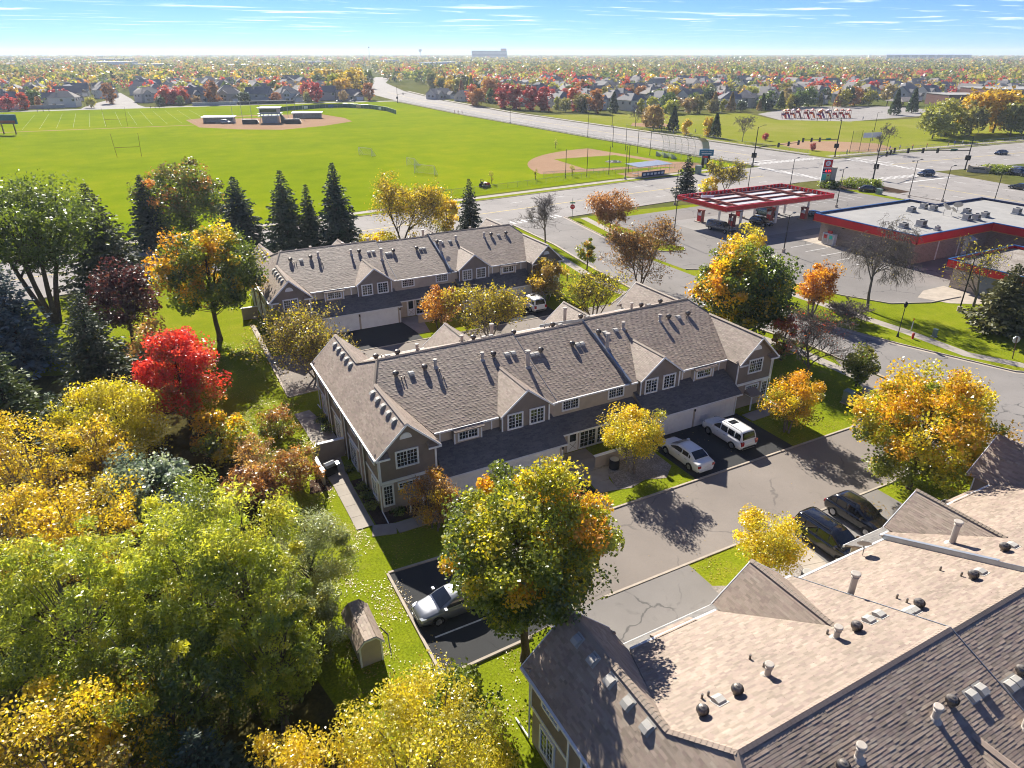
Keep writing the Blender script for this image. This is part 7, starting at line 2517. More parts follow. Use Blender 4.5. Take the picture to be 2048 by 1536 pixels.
# ------------------------------------------------------------------ people (tiny in the photograph)
def person_mesh():
    me = bpy.data.meshes.new('person')
    J = {'pelvis': (0, 0, 0.95), 'chest': (0, 0, 1.32), 'neck': (0, 0, 1.50), 'head': (0, 0.02, 1.66), 'crown': (0, 0.01, 1.76),
         'lh': (0.11, 0, 0.90), 'lk': (0.13, 0.06, 0.50), 'la': (0.14, -0.05, 0.09), 'lt': (0.15, 0.10, 0.04), 'rh': (-0.11, 0, 0.90), 'rk': (-0.12, 0.0, 0.50), 'ra': (-0.13, 0.02, 0.09), 'rt': (-0.14, 0.16, 0.04),
         'ls': (0.20, 0, 1.42), 'le': (0.27, -0.04, 1.14), 'lw': (0.27, 0.08, 0.92), 'rs': (-0.20, 0, 1.42), 're': (-0.27, 0.03, 1.14), 'rw': (-0.26, 0.14, 0.94)}
    rad = dict(pelvis=0.15, chest=0.16, neck=0.06, head=0.10, crown=0.07, lh=0.10, lk=0.065, la=0.045, lt=0.035, rh=0.10, rk=0.065, ra=0.045, rt=0.035, ls=0.065, le=0.045, lw=0.035, rs=0.065, re=0.045, rw=0.035)
    k = list(J)
    E_ = [('pelvis', 'chest'), ('chest', 'neck'), ('neck', 'head'), ('head', 'crown'), ('pelvis', 'lh'), ('lh', 'lk'), ('lk', 'la'), ('la', 'lt'), ('pelvis', 'rh'), ('rh', 'rk'), ('rk', 'ra'), ('ra', 'rt'), ('chest', 'ls'), ('ls', 'le'), ('le', 'lw'), ('chest', 'rs'), ('rs', 're'), ('re', 'rw')]
    me.from_pydata([J[j] for j in k], [(k.index(a), k.index(b)) for a, b in E_], [])
    ob = bpy.data.objects.new('person_source', me)
    COL.objects.link(ob)
    ob.modifiers.new('skin', 'SKIN')
    for i, j in enumerate(k):
        me.skin_vertices[0].data[i].radius = (rad[j], rad[j])
        me.skin_vertices[0].data[i].use_root = j == 'pelvis'
    s_ = ob.modifiers.new('sub', 'SUBSURF'); s_.levels = 1; s_.render_levels = 1
    dg = bpy.context.evaluated_depsgraph_get()
    out = bpy.data.meshes.new_from_object(ob.evaluated_get(dg))
    bpy.data.objects.remove(ob)
    out.materials.clear()
    out.materials.append(MATS['tinted']); out.materials.append(MATS['skin']); out.materials.append(MATS['blue_dark'])
    for p in out.polygons:
        z = p.center.z
        p.material_index = 1 if z > 1.50 or (abs(p.center.x) > 0.235 and z < 1.05) else (2 if z < 0.93 else 0)
        p.use_smooth = True
    return out


PM = person_mesh()


def person(x, y, col, label, group, rz=None):
    o = place('person', PM, None, (x, y, 0.02), rz if rz is not None else random.uniform(0, 6.28))
    o.color = (*col, 1)
    return tag(o, label, 'person', group)


for k in range(4):
    person(15.5 + k * 2.4, 488 - k * 0.4, (0.02, 0.02, 0.025), 'walker in dark clothes in the row of four behind the field', 'four walkers in dark clothes behind the field', 1.2)
for k in range(3):
    person(-42 + k * 2.8, 489, (0.02, 0.025, 0.03), 'walker in dark clothes in the row of three at the upper left of the field', 'three walkers at the upper left', 1.2)
for k, (x, c) in enumerate(((163.2, (0.4, 0.03, 0.03)), (164.4, (0.6, 0.2, 0.15)), (165.8, (0.35, 0.03, 0.05)))):
    person(x - 1.2, 372 - k * 2, c, 'walker in red top on the walk beside the long field fence', 'walkers in red beside the field fence')
pr = random.Random(4)
pc = [(0.4, 0.05, 0.04), (0.05, 0.1, 0.3), (0.6, 0.6, 0.6), (0.03, 0.03, 0.04), (0.1, 0.3, 0.15), (0.5, 0.35, 0.05)]
for k in range(14):
    person(300 + pr.uniform(-8, 30), 243 + pr.uniform(-5, 16), pr.choice(pc), 'child playing around the play structure', 'children at the play structure')
for k in range(9):
    person(200.5 + k * 1.1 + pr.uniform(-0.4, 0.4), 222 + pr.uniform(0, 28), pr.choice(pc), 'spectator along the park fence by the main road', 'spectators at the park fence')
for k, (x, y) in enumerate([(207, 155.5), (228, 155), (233, 154.8), (239, 154.2), (246, 153.6), (258, 153.4), (262, 153.6), (266, 153.2)]):
    person(x, y, pr.choice(pc), 'onlooker behind the park ball diamond at the crossing', 'onlookers at the park diamond')

# ================================================================== far trees and houses
def far_tree_mesh(seed, shape, n, card, h=10.0, r=4.2, cb=0.08):
    rng = np.random.default_rng(seed)
    if shape == 'spire':
        z = rng.random(n) ** 0.8
        a = rng.uniform(0, 6.28, n)
        rr = r * (1 - z) ** 0.9 * rng.uniform(0.5, 1.0, n) + 0.1
        P = np.stack([rr * np.cos(a), rr * np.sin(a), h * (0.04 + 0.95 * z)], 1)
    else:
        C = crown_clumps(rng, 38, h * 0.96, r * 0.92, h * cb, shape)
        idx = rng.integers(0, 38, n)
        P = C[idx] + rng.normal(size=(n, 3)) * r * 0.17
        P[:, 2] = np.clip(P[:, 2], h * cb * 0.4, h)
    g = rng.uniform(0.70, 1.25, n)[:, None]
    if shape != 'spire':
        zr_ = P[:, 2] / h
        tint = np.ones((n, 3)) * g * (1 + rng.normal(0, 0.14, 38))[idx][:, None].clip(0.65, 1.35)
    else:
        tint = np.ones((n, 3)) * g
    # colours above 1 are scaled by the object colour; keep the mesh tint around 0.7
    me = quads_mesh('far_tree', leaf_quads(rng, P, card, 0.75, 0.5), tint * 0.75, 'leaf_far')
    # trunk joined into the same small mesh
    mb = MB(); mb.tube((0, 0, -0.2), (0, 0, h * 0.6), h * 0.022, h * 0.008, 6, cap=False)
    bm = bmesh.new(); bm.from_mesh(me)
    vs = [bm.verts.new(v) for v in mb.v]
    for f in mb.f:
        fc = bm.faces.new([vs[i] for i in f]); fc.material_index = 1
    bm.to_mesh(me); bm.free()
    me.materials.append(MATS['bark'])
    return me


FT = {'round': [far_tree_mesh(200 + i, 'round', 1500, 0.85) for i in range(4)], 'oval': [far_tree_mesh(210 + i, 'oval', 1500, 0.80, 10, 2.9, 0.03) for i in range(3)],
      'spire': [far_tree_mesh(220 + i, 'spire', 1300, 0.85, 10, 2.8) for i in range(2)], 'low': [far_tree_mesh(230 + i, 'round', 420, 1.5) for i in range(4)], 'lowspire': [far_tree_mesh(240, 'spire', 380, 1.5, 10, 3)]}
BARE_FAR = None
FC = {'crimson': (0.62, 0.085, 0.10), 'red': (0.70, 0.14, 0.09), 'rust': (0.58, 0.27, 0.10), 'gold': (0.85, 0.62, 0.08), 'yellow-green': (0.55, 0.56, 0.09), 'olive': (0.40, 0.39, 0.13), 'green': (0.17, 0.25, 0.06), 'dark green': (0.075, 0.125, 0.055), 'tan': (0.52, 0.38, 0.18)}


def far_tree(x, y, h, kind, colname, label, group, wide=1.0, lod='', rngk=None):
    rk = rngk or random
    key = ('low' + (kind if kind == 'spire' else '')) if lod else kind
    me = rk.choice(FT[key if key in FT else 'low'])
    o = place('tree', me, None, (x, y, 0), rk.uniform(0, 6.28))
    s = h / 10.0
    o.scale = (s * wide, s * wide, s)
    c = FC[colname]
    j = rk.uniform(0.85, 1.15)
    o.color = (c[0] * j, c[1] * j * rk.uniform(0.9, 1.1), c[2] * j, 1)
    return tag(o, label, 'tree', group)


trng = random.Random(21)
# the row of oval maples along the main road
for i, (x, y, h, c, lab) in enumerate([(203.8, 395, 14.6, 'crimson', 'first crimson oval maple of the roadside row, farthest up the main road'), (207, 384, 14.0, 'crimson', 'second crimson oval maple of the roadside row'),
                                      (210.4, 373.5, 13.4, 'crimson', 'third crimson oval maple of the roadside row'), (214, 363, 13.4, 'crimson', 'fourth crimson oval maple of the roadside row'),
                                      (229.5, 354, 13.2, 'red', 'red-orange oval maple right of the crimson row'), (230.6, 335, 13.2, 'rust', 'rusty oval maple at the right end of the roadside row')]):
    far_tree(x, y, h, 'oval', c, lab, 'oval maples along the main road', 1.15, rngk=trng)
for x, y, h, k, c, lab in [(221.5, 352, 8, 'round', 'olive', 'olive bush between the crimson and red-orange maples'), (226, 340, 6.5, 'spire', 'dark green', 'dark little spruce below the rusty oval maple'), (240, 331, 6, 'spire', 'dark green', 'small spruce right of the rusty oval maple'),
                           (251, 322, 8, 'oval', 'yellow-green', 'yellow-green tree before the houses east of the road'), (196.6, 416, 12, 'round', 'rust', 'rusty tree up the road left of the crimson row'), (199, 428, 13, 'oval', 'red', 'slim red tree left of the crimson row'),
                           (208, 262, 8.5, 'oval', 'tan', 'tan tree at the far corner of the park field'), (210, 256, 9.5, 'spire', 'dark green', 'dark tree between tan trees by the park fence'), (201, 248, 10.5, 'round', 'tan', 'large tan-yellow tree by the park fence'),
                           (205, 240, 10, 'spire', 'dark green', 'dark pine by the park fence beside the tan-yellow tree'), (200, 226, 6.5, 'oval', 'gold', 'left one of two small golden trees by the park fence'), (204, 218, 7.6, 'oval', 'gold', 'right one of two small golden trees by the park fence'),
                           (203.5, 213, 9.2, 'spire', 'dark green', 'single dark pine on the park grass near the road'), (205.5, 168, 2.6, 'round', 'crimson', 'low crimson shrub at the park diamond'), (214, 197, 3, 'round', 'crimson', 'low crimson shrub beside the park fence'),
                           (366, 251, 12.5, 'spire', 'dark green', 'left one of two pines on the play court edge'), (388, 256, 12.5, 'spire', 'dark green', 'right one of two pines on the play court edge'),
                           (276, 171, 13.5, 'round', 'olive', 'leaning willow at the left end of the park willows'), (289, 174, 14, 'round', 'yellow-green', 'second tree of the park willows'), (298, 170, 13, 'round', 'olive', 'third tree of the park willows'),
                           (309, 176, 17, 'round', 'gold', 'big golden tree among the park willows'), (318, 172, 19, 'round', 'gold', 'golden tree at the right edge of the photo'), (312, 162, 13, 'round', 'olive', 'olive tree in front of the golden trees at the right'),
                           (326, 165, 15, 'round', 'green', 'green tree at the right edge below the golden ones'), (296, 182, 13, 'round', 'yellow-green', 'yellow-green tree behind the park willows'),
                           (-50.5, 352, 10, 'round', 'olive', 'olive tree at the left edge beside the scoreboard')]:
    far_tree(x, y, h, k, c, lab, None, rngk=trng)
for x, y, h, r, sd, lab in ((221.5, 154.6, 9.5, 4.8, 301, 'bare roundish tree behind the park fence at the crossing'), (203, 198, 9.5, 4.4, 302, 'bare tree on the park grass by the main road'), (202, 262, 10, 4.2, 303, 'thin bare tree by the park diamond far corner')):
    bare('bare_tree', lab, x, y, h, r, sd, 'bark_pale', None, 0, fork=4)
for i, (x, y) in enumerate(((79.5, 160.5), (92, 160), (104, 161), (131, 214))):
    leafy('sapling', ('first', 'second', 'third')[i] + ' thin sapling from the left inside the near fence' if i < 3 else 'thin sapling by the main road fence', x, y, 3.2, 0.7, [(0, OLIVE), (1, YGREEN)], 310 + i, 160, 0.3, 0.6, 0.2, 'oval', 10, 0.3)


def house_parts(w, d, hw, rh, hip, siding_c, garage=True):
    """returns list of (name, mesh)"""
    L = []
    m_ = MB(); m_.box(-w / 2, w / 2, -d / 2, d / 2, 0, hw)
    gx = w * 0.32
    m_.box(gx - 3.2, gx + 3.2, -d / 2 - 3.5, -d / 2 + 0.2, 0, 2.9)
    if not hip:
        for s in (-1, 1):
            m_.prism([(s * w / 2, -d / 2, hw), (s * w / 2, d / 2, hw), (s * w / 2, 0, hw + rh)], (-s * 0.3, 0, 0))
    m_.prism([(-w * 0.22 - 2.6, -d / 2 - 0.9, 0), (-w * 0.22 + 2.6, -d / 2 - 0.9, 0), (-w * 0.22 + 2.6, -d / 2 - 0.9, hw), (-w * 0.22, -d / 2 - 0.9, hw + 2.1), (-w * 0.22 - 2.6, -d / 2 - 0.9, hw)], (0, 1.2, 0))
    L.append(('wall', m_.mesh('wall', 'tinted')))
    r_ = MB()
    e = 0.5
    if hip:
        k = min(w, d) / 2 - 1.0
        A = [(-w / 2 - e, -d / 2 - e, hw), (w / 2 + e, -d / 2 - e, hw), (w / 2 + e, d / 2 + e, hw), (-w / 2 - e, d / 2 + e, hw)]
        B = [(-w / 2 + k, 0, hw + rh), (w / 2 - k, 0, hw + rh)]
        r_.poly([A[0], A[1], B[1], B[0]]); r_.poly([A[2], A[3], B[0], B[1]]); r_.poly([A[1], A[2], B[1]]); r_.poly([A[3], A[0], B[0]]); r_.poly(A[::-1])
    else:
        for s in (-1, 1):
            r_.prism([(-w / 2 - e, s * (d / 2 + e), hw - 0.25), (w / 2 + e, s * (d / 2 + e), hw - 0.25), (w / 2 + e, 0, hw + rh + 0.1), (-w / 2 - e, 0, hw + rh + 0.1)], (0, 0, 0.18))
    for s in (-1, 1):
        x0, x1 = -w * 0.22, -w * 0.22 + s * 3.0
        r_.prism([(x0, -d / 2 - 1.3, hw + 2.25), (x1, -d / 2 - 1.3, hw - 0.15), (x1, -d / 2 + 2.0, hw - 0.15), (x0, 0, hw + 2.25)], (0, 0, 0.15))
        x0, x1 = gx, gx + s * 3.6
        r_.prism([(x0, -d / 2 - 4.0, 5.0), (x1, -d / 2 - 4.0, 2.8), (x1, -d / 2 + 0.4, 2.8), (x0, -d / 2 + 0.4, 5.0)], (0, 0, 0.15))
    L.append(('roof', r_.mesh('roof', 'roof_far')))
    gm = MB(); gm.box(gx - 2.4, gx + 2.4, -d / 2 - 3.56, -d / 2 - 3.5, 0.05, 2.2)
    L.append(('garage_door', gm.mesh('garage_door', 'white_trim')))
    for x, y, z, s in ((-w * 0.22 - 1.0, -d / 2 - 0.96, 3.6, 1), (-w * 0.22 + 1.0, -d / 2 - 0.96, 3.6, 1), (-w * 0.22, -d / 2 - 0.96, 1.0, 1.5), (w * 0.32, -d / 2 - 0.06, 3.7, 1.2), (0.6, -d / 2 - 0.06, 1.0, 0.9), (-w * 0.42, d / 2 + 0.0, 3.5, 1), (0, d / 2 + 0.0, 3.5, 1), (w * 0.3, d / 2 + 0.0, 1.0, 1.2)):
        if z > hw - 1.2:
            continue
        wm = MB(); wm.box(x - 0.7 * s, x + 0.7 * s, y, y + 0.06, z, z + 1.3)
        L.append(('window', wm.mesh('window', 'window_glass')))
    for sx in (-1, 1):
        for y in (-d * 0.2, d * 0.2):
            wm = MB(); wm.box(sx * (w / 2 + 0.05) - 0.03, sx * (w / 2 + 0.05) + 0.03, y - 0.6, y + 0.6, min(3.5, hw - 2), min(3.5, hw - 2) + 1.3)
            L.append(('window', wm.mesh('window', 'window_glass')))
    ch = MB(); ch.box(w * 0.15, w * 0.15 + 1.0, d * 0.1, d * 0.1 + 0.8, hw, hw + rh + 0.9)
    L.append(('chimney', ch.mesh('chimney', 'stone_tan')))
    return L


m, nt, out = _new('roof_far')
oi = N(nt, 'ObjectInfo')
rc = ramp(nt, oi.outputs['Random'], [(0.0, (0.17, 0.17, 0.18)), (0.35, (0.23, 0.22, 0.21)), (0.65, (0.28, 0.25, 0.22)), (1.0, (0.20, 0.19, 0.19))])
ff = noise(nt, objco(nt), 3.0, 4)
principled(nt, out, mixc(nt, 1.0, rc, ramp(nt, ff, [(0.3, (0.85,) * 3), (0.7, (1.12,) * 3)]), 'MULTIPLY'), 0.9)
HP = [house_parts(15, 11, 5.6, 3.6, True, 0), house_parts(16, 10, 5.4, 3.8, False, 1), house_parts(14, 12, 5.6, 4.2, True, 2), house_parts(17, 10, 3.4, 3.4, False, 3)]
joined = []
for L in HP:
    bm = bmesh.new()
    ms = []
    for nm, me in L:
        if nm in ('wall', 'roof', 'garage_door', 'window'):
            st_ = len(bm.faces)
            bm.from_mesh(me)
            bm.faces.ensure_lookup_table()
            mt = me.materials[0]
            if mt not in ms: ms.append(mt)
            for f in bm.faces[st_:]:
                f.material_index = ms.index(mt)
    me = bpy.data.meshes.new('house'); bm.to_mesh(me); bm.free()
    for mt in ms: me.materials.append(mt)
    joined.append(me)
WALLC = [((0.62, 0.62, 0.60), 'pale grey'), ((0.52, 0.46, 0.38), 'tan'), ((0.32, 0.35, 0.38), 'blue-grey'), ((0.46, 0.45, 0.43), 'grey'), ((0.66, 0.63, 0.56), 'cream')]


def house(x, y, rz, kind, wc, label, group, detail=True):
    col = WALLC[wc][0]
    if not detail:
        o = place('house', joined[kind], None, (x, y, 0), rz); o.color = (*col, 1)
        return tag(o, label, 'house', group)
    root = thing('house', label, 'house', (x, y, 0), rz, group)
    for nm, me in HP[kind]:
        c = place(nm, me, root); c.color = (*col, 1)
    return root


hrng = random.Random(33)
taken = []
# first row behind the field street
for i, (x, y, rz, k, wc, lab) in enumerate([(-62, 528, 0.1, 1, 0, 'pale house at the upper left edge behind the field'), (-30, 531, 2.9, 0, 4, 'large cream house with grey roof left of the court'), (30, 541, 0.9, 2, 2, 'blue-grey house right of the court entrance'),
                                          (18, 560, 0.4, 0, 3, 'grey house behind the blue-grey one by the court'), (48, 538, 0.3, 1, 2, 'wide house with crossed gables behind the row of four walkers'), (66, 530, -0.2, 0, 1, 'tan house left of the pale masonry wall'),
                                          (84, 522, 2.6, 1, 2, 'blue-grey gabled house behind the pale masonry wall'), (102, 520, 0.2, 2, 0, 'tall pale house behind the far press box'), (128, 523, 2.8, 1, 3, 'grey house with wide gable right of the far press box'),
                                          (143, 516, 0.1, 3, 1, 'low tan house at the right end of the street behind the field')]):
    house(x, y, rz, k, wc, lab, 'houses behind the field')
    taken.append((x, y))
for i, (x, y, rz, k, wc, lab) in enumerate([(238, 384, 1.5, 0, 0, 'pale house with dark hip roof behind the crimson maples'), (246, 362, 1.5, 2, 0, 'pale house behind the red-orange maple'), (262, 346, 1.6, 0, 4, 'cream house with dark roof right of the roadside maples'),
                                          (224, 412, 1.5, 3, 1, 'low brown house behind the crimson row'), (268, 372, 1.5, 2, 2, 'blue-grey house in the second row east of the road'), (322, 330, 1.0, 0, 4, 'cream two-storey house behind the park trees'),
                                          (340, 334, 0.6, 2, 1, 'tan hipped house behind the park trees'), (372, 345, 0.2, 0, 0, 'pale house behind the play court left part'), (402, 338, 0.3, 2, 3, 'grey house behind the play court'),
                                          (215, 470, 0.4, 3, 1, 'low tan house by the main road far up'), (206, 500, 0.4, 3, 3, 'low grey house by the main road near the bend')]):
    house(x, y, rz, k, wc, lab, 'houses east of the main road')
    taken.append((x, y))


def near_taken(x, y, d):
    return any((x - a) ** 2 + (y - b) ** 2 < d * d for a, b in taken)


def zone(x, y):
    p = proj(x, y, 3)
    px = p[0] if p else 0
    for lim, nm in ((170, 'at the far left'), (330, 'beyond the goal posts'), (480, 'beyond the left far dugout'), (620, 'beyond the far press box'), (780, 'beyond the banner fence'), (960, 'up the main road'),
                    (1130, 'beyond the crimson maple row'), (1300, 'beyond the red-orange maple'), (1450, 'beyond the park fence pines'), (1600, 'beyond the court left half'), (1760, 'beyond the play structure'), (1900, 'beyond the court pines')):
        if px < lim:
            return nm
    return 'at the far right'


def depth(d):
    return 'first streets' if d < 520 else 'middle streets' if d < 680 else 'last streets'


hn = 0
cand = []
for gx in range(-330, 1150, 27):
    for gy in range(330, 1500, 33):
        x, y = gx + hrng.uniform(-8, 8), gy + hrng.uniform(-7, 7)
        cand.append((math.hypot(x, y), x, y))
cand.sort()
for dist, x, y in cand:
    east = x > 235 + max(0, (y - 400) * 0.18)
    west = x < 140 + max(0, (y - 520) * 0.17) and y > 552
    if -20 < x < 16 and y < 620:
        continue
    if east and y < 352 - 0.05 * x + 0 and x < 470:
        continue
    if east and (x - 460) * 0.5 + (y - 300) < 40 and x >= 440:
        continue
    if not (east or west) or near_taken(x, y, 21) or not seen(x, y, 3, 30):
        continue
    wc = hrng.randrange(5)
    side = 'west of the main road' if west else 'east of the main road'
    far = 'second street' if dist < 640 else 'far streets'
    house(x, y, hrng.choice([0, 1.57, 3.14, 4.71]) + hrng.uniform(-0.25, 0.25), hrng.randrange(4), wc, '%s house with dark roof %s, %s' % (WALLC[wc][1], zone(x, y), depth(dist)), '%s houses %s %s' % (WALLC[wc][1], zone(x, y), depth(dist)), dist < 560)
    taken.append((x, y))
    hn += 1
    if hn > 210:
        break

# trees among the houses
for x, y, h, k, c, lab in [(-58, 512, 9, 'round', 'crimson', 'crimson tree before the pale house at the upper left'), (-50, 515, 10, 'oval', 'red', 'red upright tree left of the large cream house'), (-16, 514, 6.5, 'round', 'yellow-green', 'yellow-green bush left of the court entrance'),
                           (-5, 552, 13, 'oval', 'rust', 'tall rusty tree beside the court'), (22, 512, 6.5, 'round', 'dark green', 'dark round tree right of the court entrance'), (34, 511, 6, 'round', 'green', 'green bush before the wide crossed-gable house'),
                           (43, 511, 6, 'round', 'tan', 'pinkish tan bush before the wide crossed-gable house'), (54, 515, 15, 'oval', 'rust', 'largest rusty oval tree behind the street'), (72, 509, 8, 'round', 'dark green', 'dark round tree before the pale masonry wall'),
                           (92, 508, 7, 'round', 'rust', 'rusty bush behind the far press box'), (112, 506, 6.5, 'round', 'olive', 'olive bush right of the far press box'), (118, 505, 13, 'oval', 'crimson', 'crimson upright tree behind the banner fence'),
                           (136, 504, 7, 'round', 'tan', 'tan bush near the right end of the street behind the field'), (155, 506, 12, 'oval', 'rust', 'rusty upright tree at the street corner'), (146, 540, 15, 'round', 'gold', 'golden tree behind the low tan house')]:
    far_tree(x, y, h, k, c, lab, None, 1.1, rngk=trng)
    taken.append((x, y))
tn = 0
cand = []
mass = []
for gx in range(-420, 1300, 13):
    for gy in range(340, 1450, 15):
        x, y = gx + trng.uniform(-6, 6), gy + trng.uniform(-7, 7)
        cand.append((math.hypot(x, y), x, y))
cand.sort()
for dist, x, y in cand:
    east = x > 226 + max(0, (y - 400) * 0.2)
    west = x < 146 + max(0, (y - 520) * 0.17) and y > 512
    if -24 < x < 16 and y < 640 or not (east or west) or not seen(x, y, 4, 40) or near_taken(x, y, 10.0):
        continue
    if east and (y < 322 - 0.06 * x and x < 440):
        continue
    if east and x >= 430 and (x - 460) * 0.5 + (y - 300) < 24:
        continue
    if trng.random() < 0.25:
        continue
    c = trng.choices(['crimson', 'red', 'rust', 'gold', 'yellow-green', 'olive', 'green', 'dark green', 'tan'], [19, 12, 7, 4, 14, 17, 14, 8, 9] if east else [11, 8, 9, 10, 17, 16, 15, 8, 9])[0]
    k = 'spire' if c == 'dark green' and trng.random() < 0.6 else trng.choice(['round', 'round', 'oval'])
    h = trng.uniform(6.5, 12.0) * (1.15 if k == 'spire' else 1.0)
    if tn < 160:
        far_tree(x, y, h, k, c, '%s %s tree %s, %s' % (c, {'round': 'rounded', 'oval': 'upright', 'spire': 'pointed'}[k], zone(x, y), depth(dist)), '%s %s trees %s %s' % (c, k, zone(x, y), depth(dist)), 1.05, 'low' if dist > 560 else '', trng)
        tn += 1
    else:
        mass.append((x, y, h, c, k, dist))
# tree belt up the main road, left and right of it
for i in range(34):
    t = i / 33
    x = 150 + 120 * t + trng.uniform(-9, 9); y = 545 + 330 * t + trng.uniform(-10, 10)
    if 170 + (y - 490) * 0.2 < x < 215 + (y - 480) * 0.22:
        x -= 45
    far_tree(x, y, trng.uniform(12, 20), trng.choice(['round', 'oval']), *(lambda c: (c, 'tall %s tree of the belt left of the main road, %s' % (c, 'nearer half' if i < 17 else 'farther half'), '%s trees of the left belt %d' % (c, i // 17)))(trng.choice(['gold', 'gold', 'yellow-green', 'olive', 'green'])), 1.0, '', trng)
for i in range(26):
    t = i / 25
    x = 214 + 70 * t + trng.uniform(-3, 14); y = 440 + 300 * t
    far_tree(x, y, trng.uniform(9, 16), trng.choice(['round', 'oval', 'spire']), *(lambda c: (c, '%s tree of the belt right of the main road, %s' % (c, 'nearer half' if i < 13 else 'farther half'), '%s trees of the right belt %d' % (c, i // 13)))(trng.choice(['gold', 'yellow-green', 'olive', 'green', 'dark green', 'rust'])), 1.0, '', trng)
for i in range(30):
    t = i / 29
    x = 258 + 165 * t + trng.uniform(-5, 5); y = 312 + 4 * math.sin(i) - 2 * t + trng.uniform(-4, 4)
    far_tree(x, y, trng.uniform(6, 12), trng.choice(['round', 'round', 'oval', 'spire']), *(lambda c: (c, '%s tree of the belt between park and houses, %s' % (c, ('left third', 'middle third', 'right third')[i // 10]), '%s trees of the park belt %d' % (c, i // 10)))(trng.choice(['green', 'green', 'dark green', 'olive', 'yellow-green', 'tan', 'rust'])), 1.1, '', trng)

# far woods and the small garden trees beyond the first streets: masses of leaf sprays
def spray_mass(name, T, per, seed):
    """T rows: x, y, height, radius, r, g, b"""
    rng = np.random.default_rng(seed)
    T = np.array(T)
    n = len(T)
    d = unit(rng.normal(size=(n, per, 3))) * (rng.uniform(0.35, 1.0, (n, per, 1)) ** 0.5)
    P = np.empty((n, per, 3))
    P[..., 0] = T[:, None, 0] + d[..., 0] * T[:, None, 3]
    P[..., 1] = T[:, None, 1] + d[..., 1] * T[:, None, 3]
    P[..., 2] = T[:, None, 2] * (0.54 + 0.46 * d[..., 2])
    C = P.reshape(-1, 3)
    L = np.repeat(T[:, 3], per) * 0.62
    nrm = unit(rng.normal(size=(n * per, 3)) + np.array([0, 0, 0.9]))
    a = unit(np.cross(nrm, rng.normal(size=(n * per, 3))))
    s_ = np.cross(nrm, a)
    V = np.empty((n * per, 4, 3))
    for q, (ka, ks) in enumerate(((-0.5, 0.0), (0.05, 0.42), (0.5, 0.0), (-0.05, -0.42))):
        V[:, q] = C + a * (ka * L)[:, None] + s_ * (ks * L)[:, None]
    col = np.repeat(T[:, 4:7], per, 0) * rng.uniform(0.75, 1.25, (n * per, 1))
    return quads_mesh(name, V, col, 'leaf')


tag(place('garden_trees', spray_mass('garden_trees', [(x, y, h, h * (0.40 if k == 'round' else 0.27), *[q * 0.75 for q in FC[c]]) for x, y, h, c, k, dist in mass if dist < 1300], 46, 8)), 'countless small autumn trees among the farther houses', 'trees', kind='stuff')


def woods():
    rng = np.random.default_rng(77)
    n = 15000
    a = rng.uniform(R(62 - 41), R(62 + 41), n)
    d = np.exp(rng.uniform(math.log(800), math.log(8300), n))
    x, y = d * np.cos(a), d * np.sin(a)
    keep = (d > 1250) | (rng.random(n) < 0.35)
    keep &= ~((np.abs(x - (180 + (y - 590) * 0.28)) < 30) & (d < 1500))
    x, y, d = x[keep], y[keep], d[keep]
    n = len(x)
    pal = np.array([FC['olive'], FC['yellow-green'], FC['green'], FC['gold'], FC['tan'], FC['rust'], FC['crimson'], FC['dark green']]) * 0.58
    pw = np.array([30, 20, 26, 5, 12, 4, 2.5, 6.]); pw /= pw.sum()
    col = pal[rng.choice(len(pal), n, p=pw)] * rng.uniform(0.8, 1.2, n)[:, None]
    rad = rng.uniform(4.0, 7.0, n) * np.clip(d / 1600, 1, 2.6)
    return spray_mass('distant_woods', np.column_stack([x, y, rng.uniform(10, 16.5, n), rad, col]), 26, 78)


tag(place('distant_woods', woods()), 'autumn woods stretching away to the horizon', 'woods', kind='stuff')

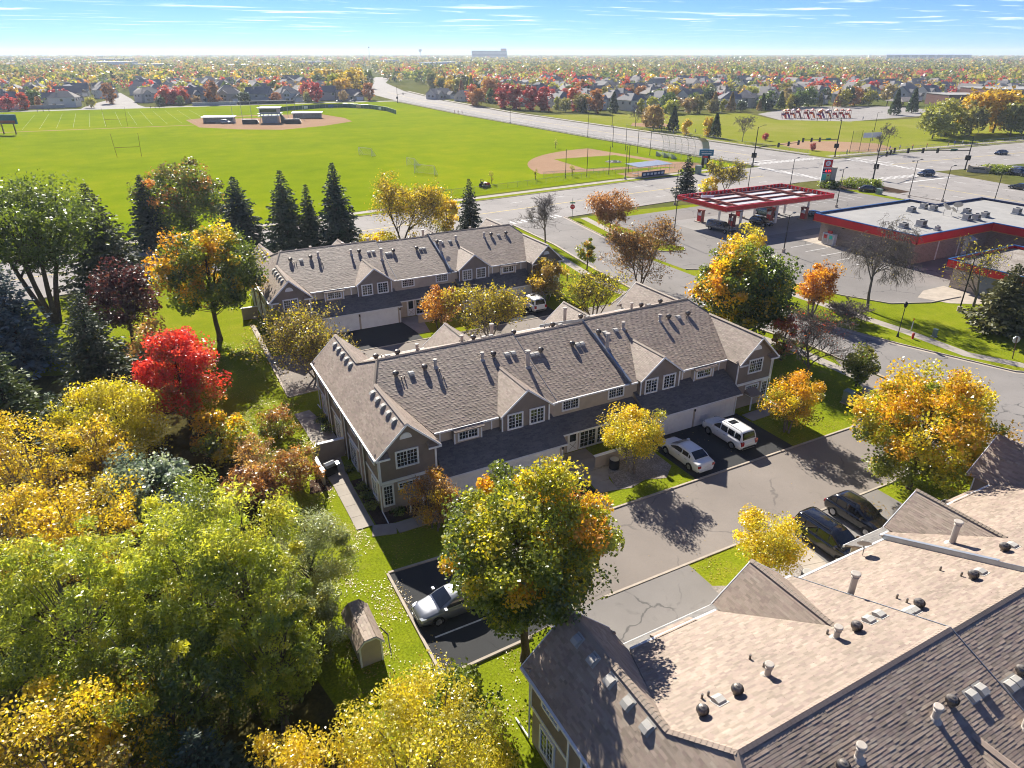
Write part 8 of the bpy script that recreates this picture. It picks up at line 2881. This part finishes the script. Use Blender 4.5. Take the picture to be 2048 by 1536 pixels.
# far buildings
HB = thing('office_block', 'large grey office block with red sign rising above the far woods', 'building', (1580, 3180, 0), R(-28))
mm = MB(); mm.box(-90, 75, -20, 20, 0, 40); mm.build('wall', 'office_wall', HB)
for k in range(6):
    mm = MB(); mm.box(-88, 73, -20.4, -20.02, 6 + k * 5.6, 9.2 + k * 5.6); mm.build('window_band', 'office_glass', HB)
mm = MB(); mm.box(45, 72, -18, 18, 40, 49); mm.build('penthouse', 'rust_steel', HB)
frng = random.Random(5)
for k in range(16):
    d, a = frng.uniform(1500, 3200), R(frng.uniform(66, 98))
    x, y = d * math.cos(a), d * math.sin(a)
    o = thing('warehouse', 'pale flat-roofed building among the woods near the left horizon', 'building', (x, y, 0), frng.uniform(0, 3), 'flat-roofed buildings near the horizon')
    w_, d_ = frng.uniform(40, 110), frng.uniform(25, 50)
    mm = MB(); mm.box(-w_ / 2, w_ / 2, -d_ / 2, d_ / 2, 0, frng.uniform(10, 15)); mm.build('wall', 'white_trim' if k % 2 else 'office_wall', o)
    mm = MB(); mm.box(-w_ / 2 + 2, w_ / 2 - 2, -d_ / 2 - 0.3, -d_ / 2 - 0.05, 3, 6); mm.build('window_band', 'office_glass', o)
HB = thing('apartment_block', 'pale long apartment block near the right horizon', 'building', (2900, 1900, 0), R(-50))
mm = MB(); mm.box(-150, 150, -12, 12, 0, 24); mm.build('wall', 'office_wall', HB)
for k in range(10):
    mm = MB(); mm.box(-148 + k * 30, -128 + k * 30, -12.4, -12.02, 4, 21); mm.build('window_band', 'office_glass', HB)
TW = thing('radio_mast', 'thin mast with lamp ring above the left horizon', 'mast', (640, 2050, 0))
mm = MB(); mm.tube((0, 0, 0), (0, 0, 44), 0.9, 0.6, 8); mm.build('shaft', 'galvanised', TW)
mm = MB(); mm.lathe([(1.6, 43), (2.4, 44), (2.4, 45.5), (1.2, 46)], n=10); mm.build('lamp_ring', 'dark_metal', TW)
WT = thing('water_tower', 'small water tower on the horizon left of the office block', 'tower', (1660, 4300, 0))
mm = MB(); mm.lathe([(4, 0), (2.5, 6), (2.5, 34), (9, 40), (11, 46), (9, 51), (2, 54)], n=14); mm.build('tank', 'office_wall', WT)
# ================================================================== air
hz = MB(); hz.box(-8800, 8800, -2900, 8800, -1.2, 64.0)
m, nt, out = _new('haze_air')
pv = N(nt, 'VolumePrincipled')
pv.inputs['Color'].default_value = (0.80, 0.90, 1.0, 1)
pv.inputs['Density'].default_value = 0.00015
pv.inputs['Anisotropy'].default_value = 0.2
nt.links.new(pv.outputs[0], out.inputs['Volume'])
tag(hz.build('haze', 'haze_air'), 'thin pale haze over the whole place', 'haze', kind='stuff')
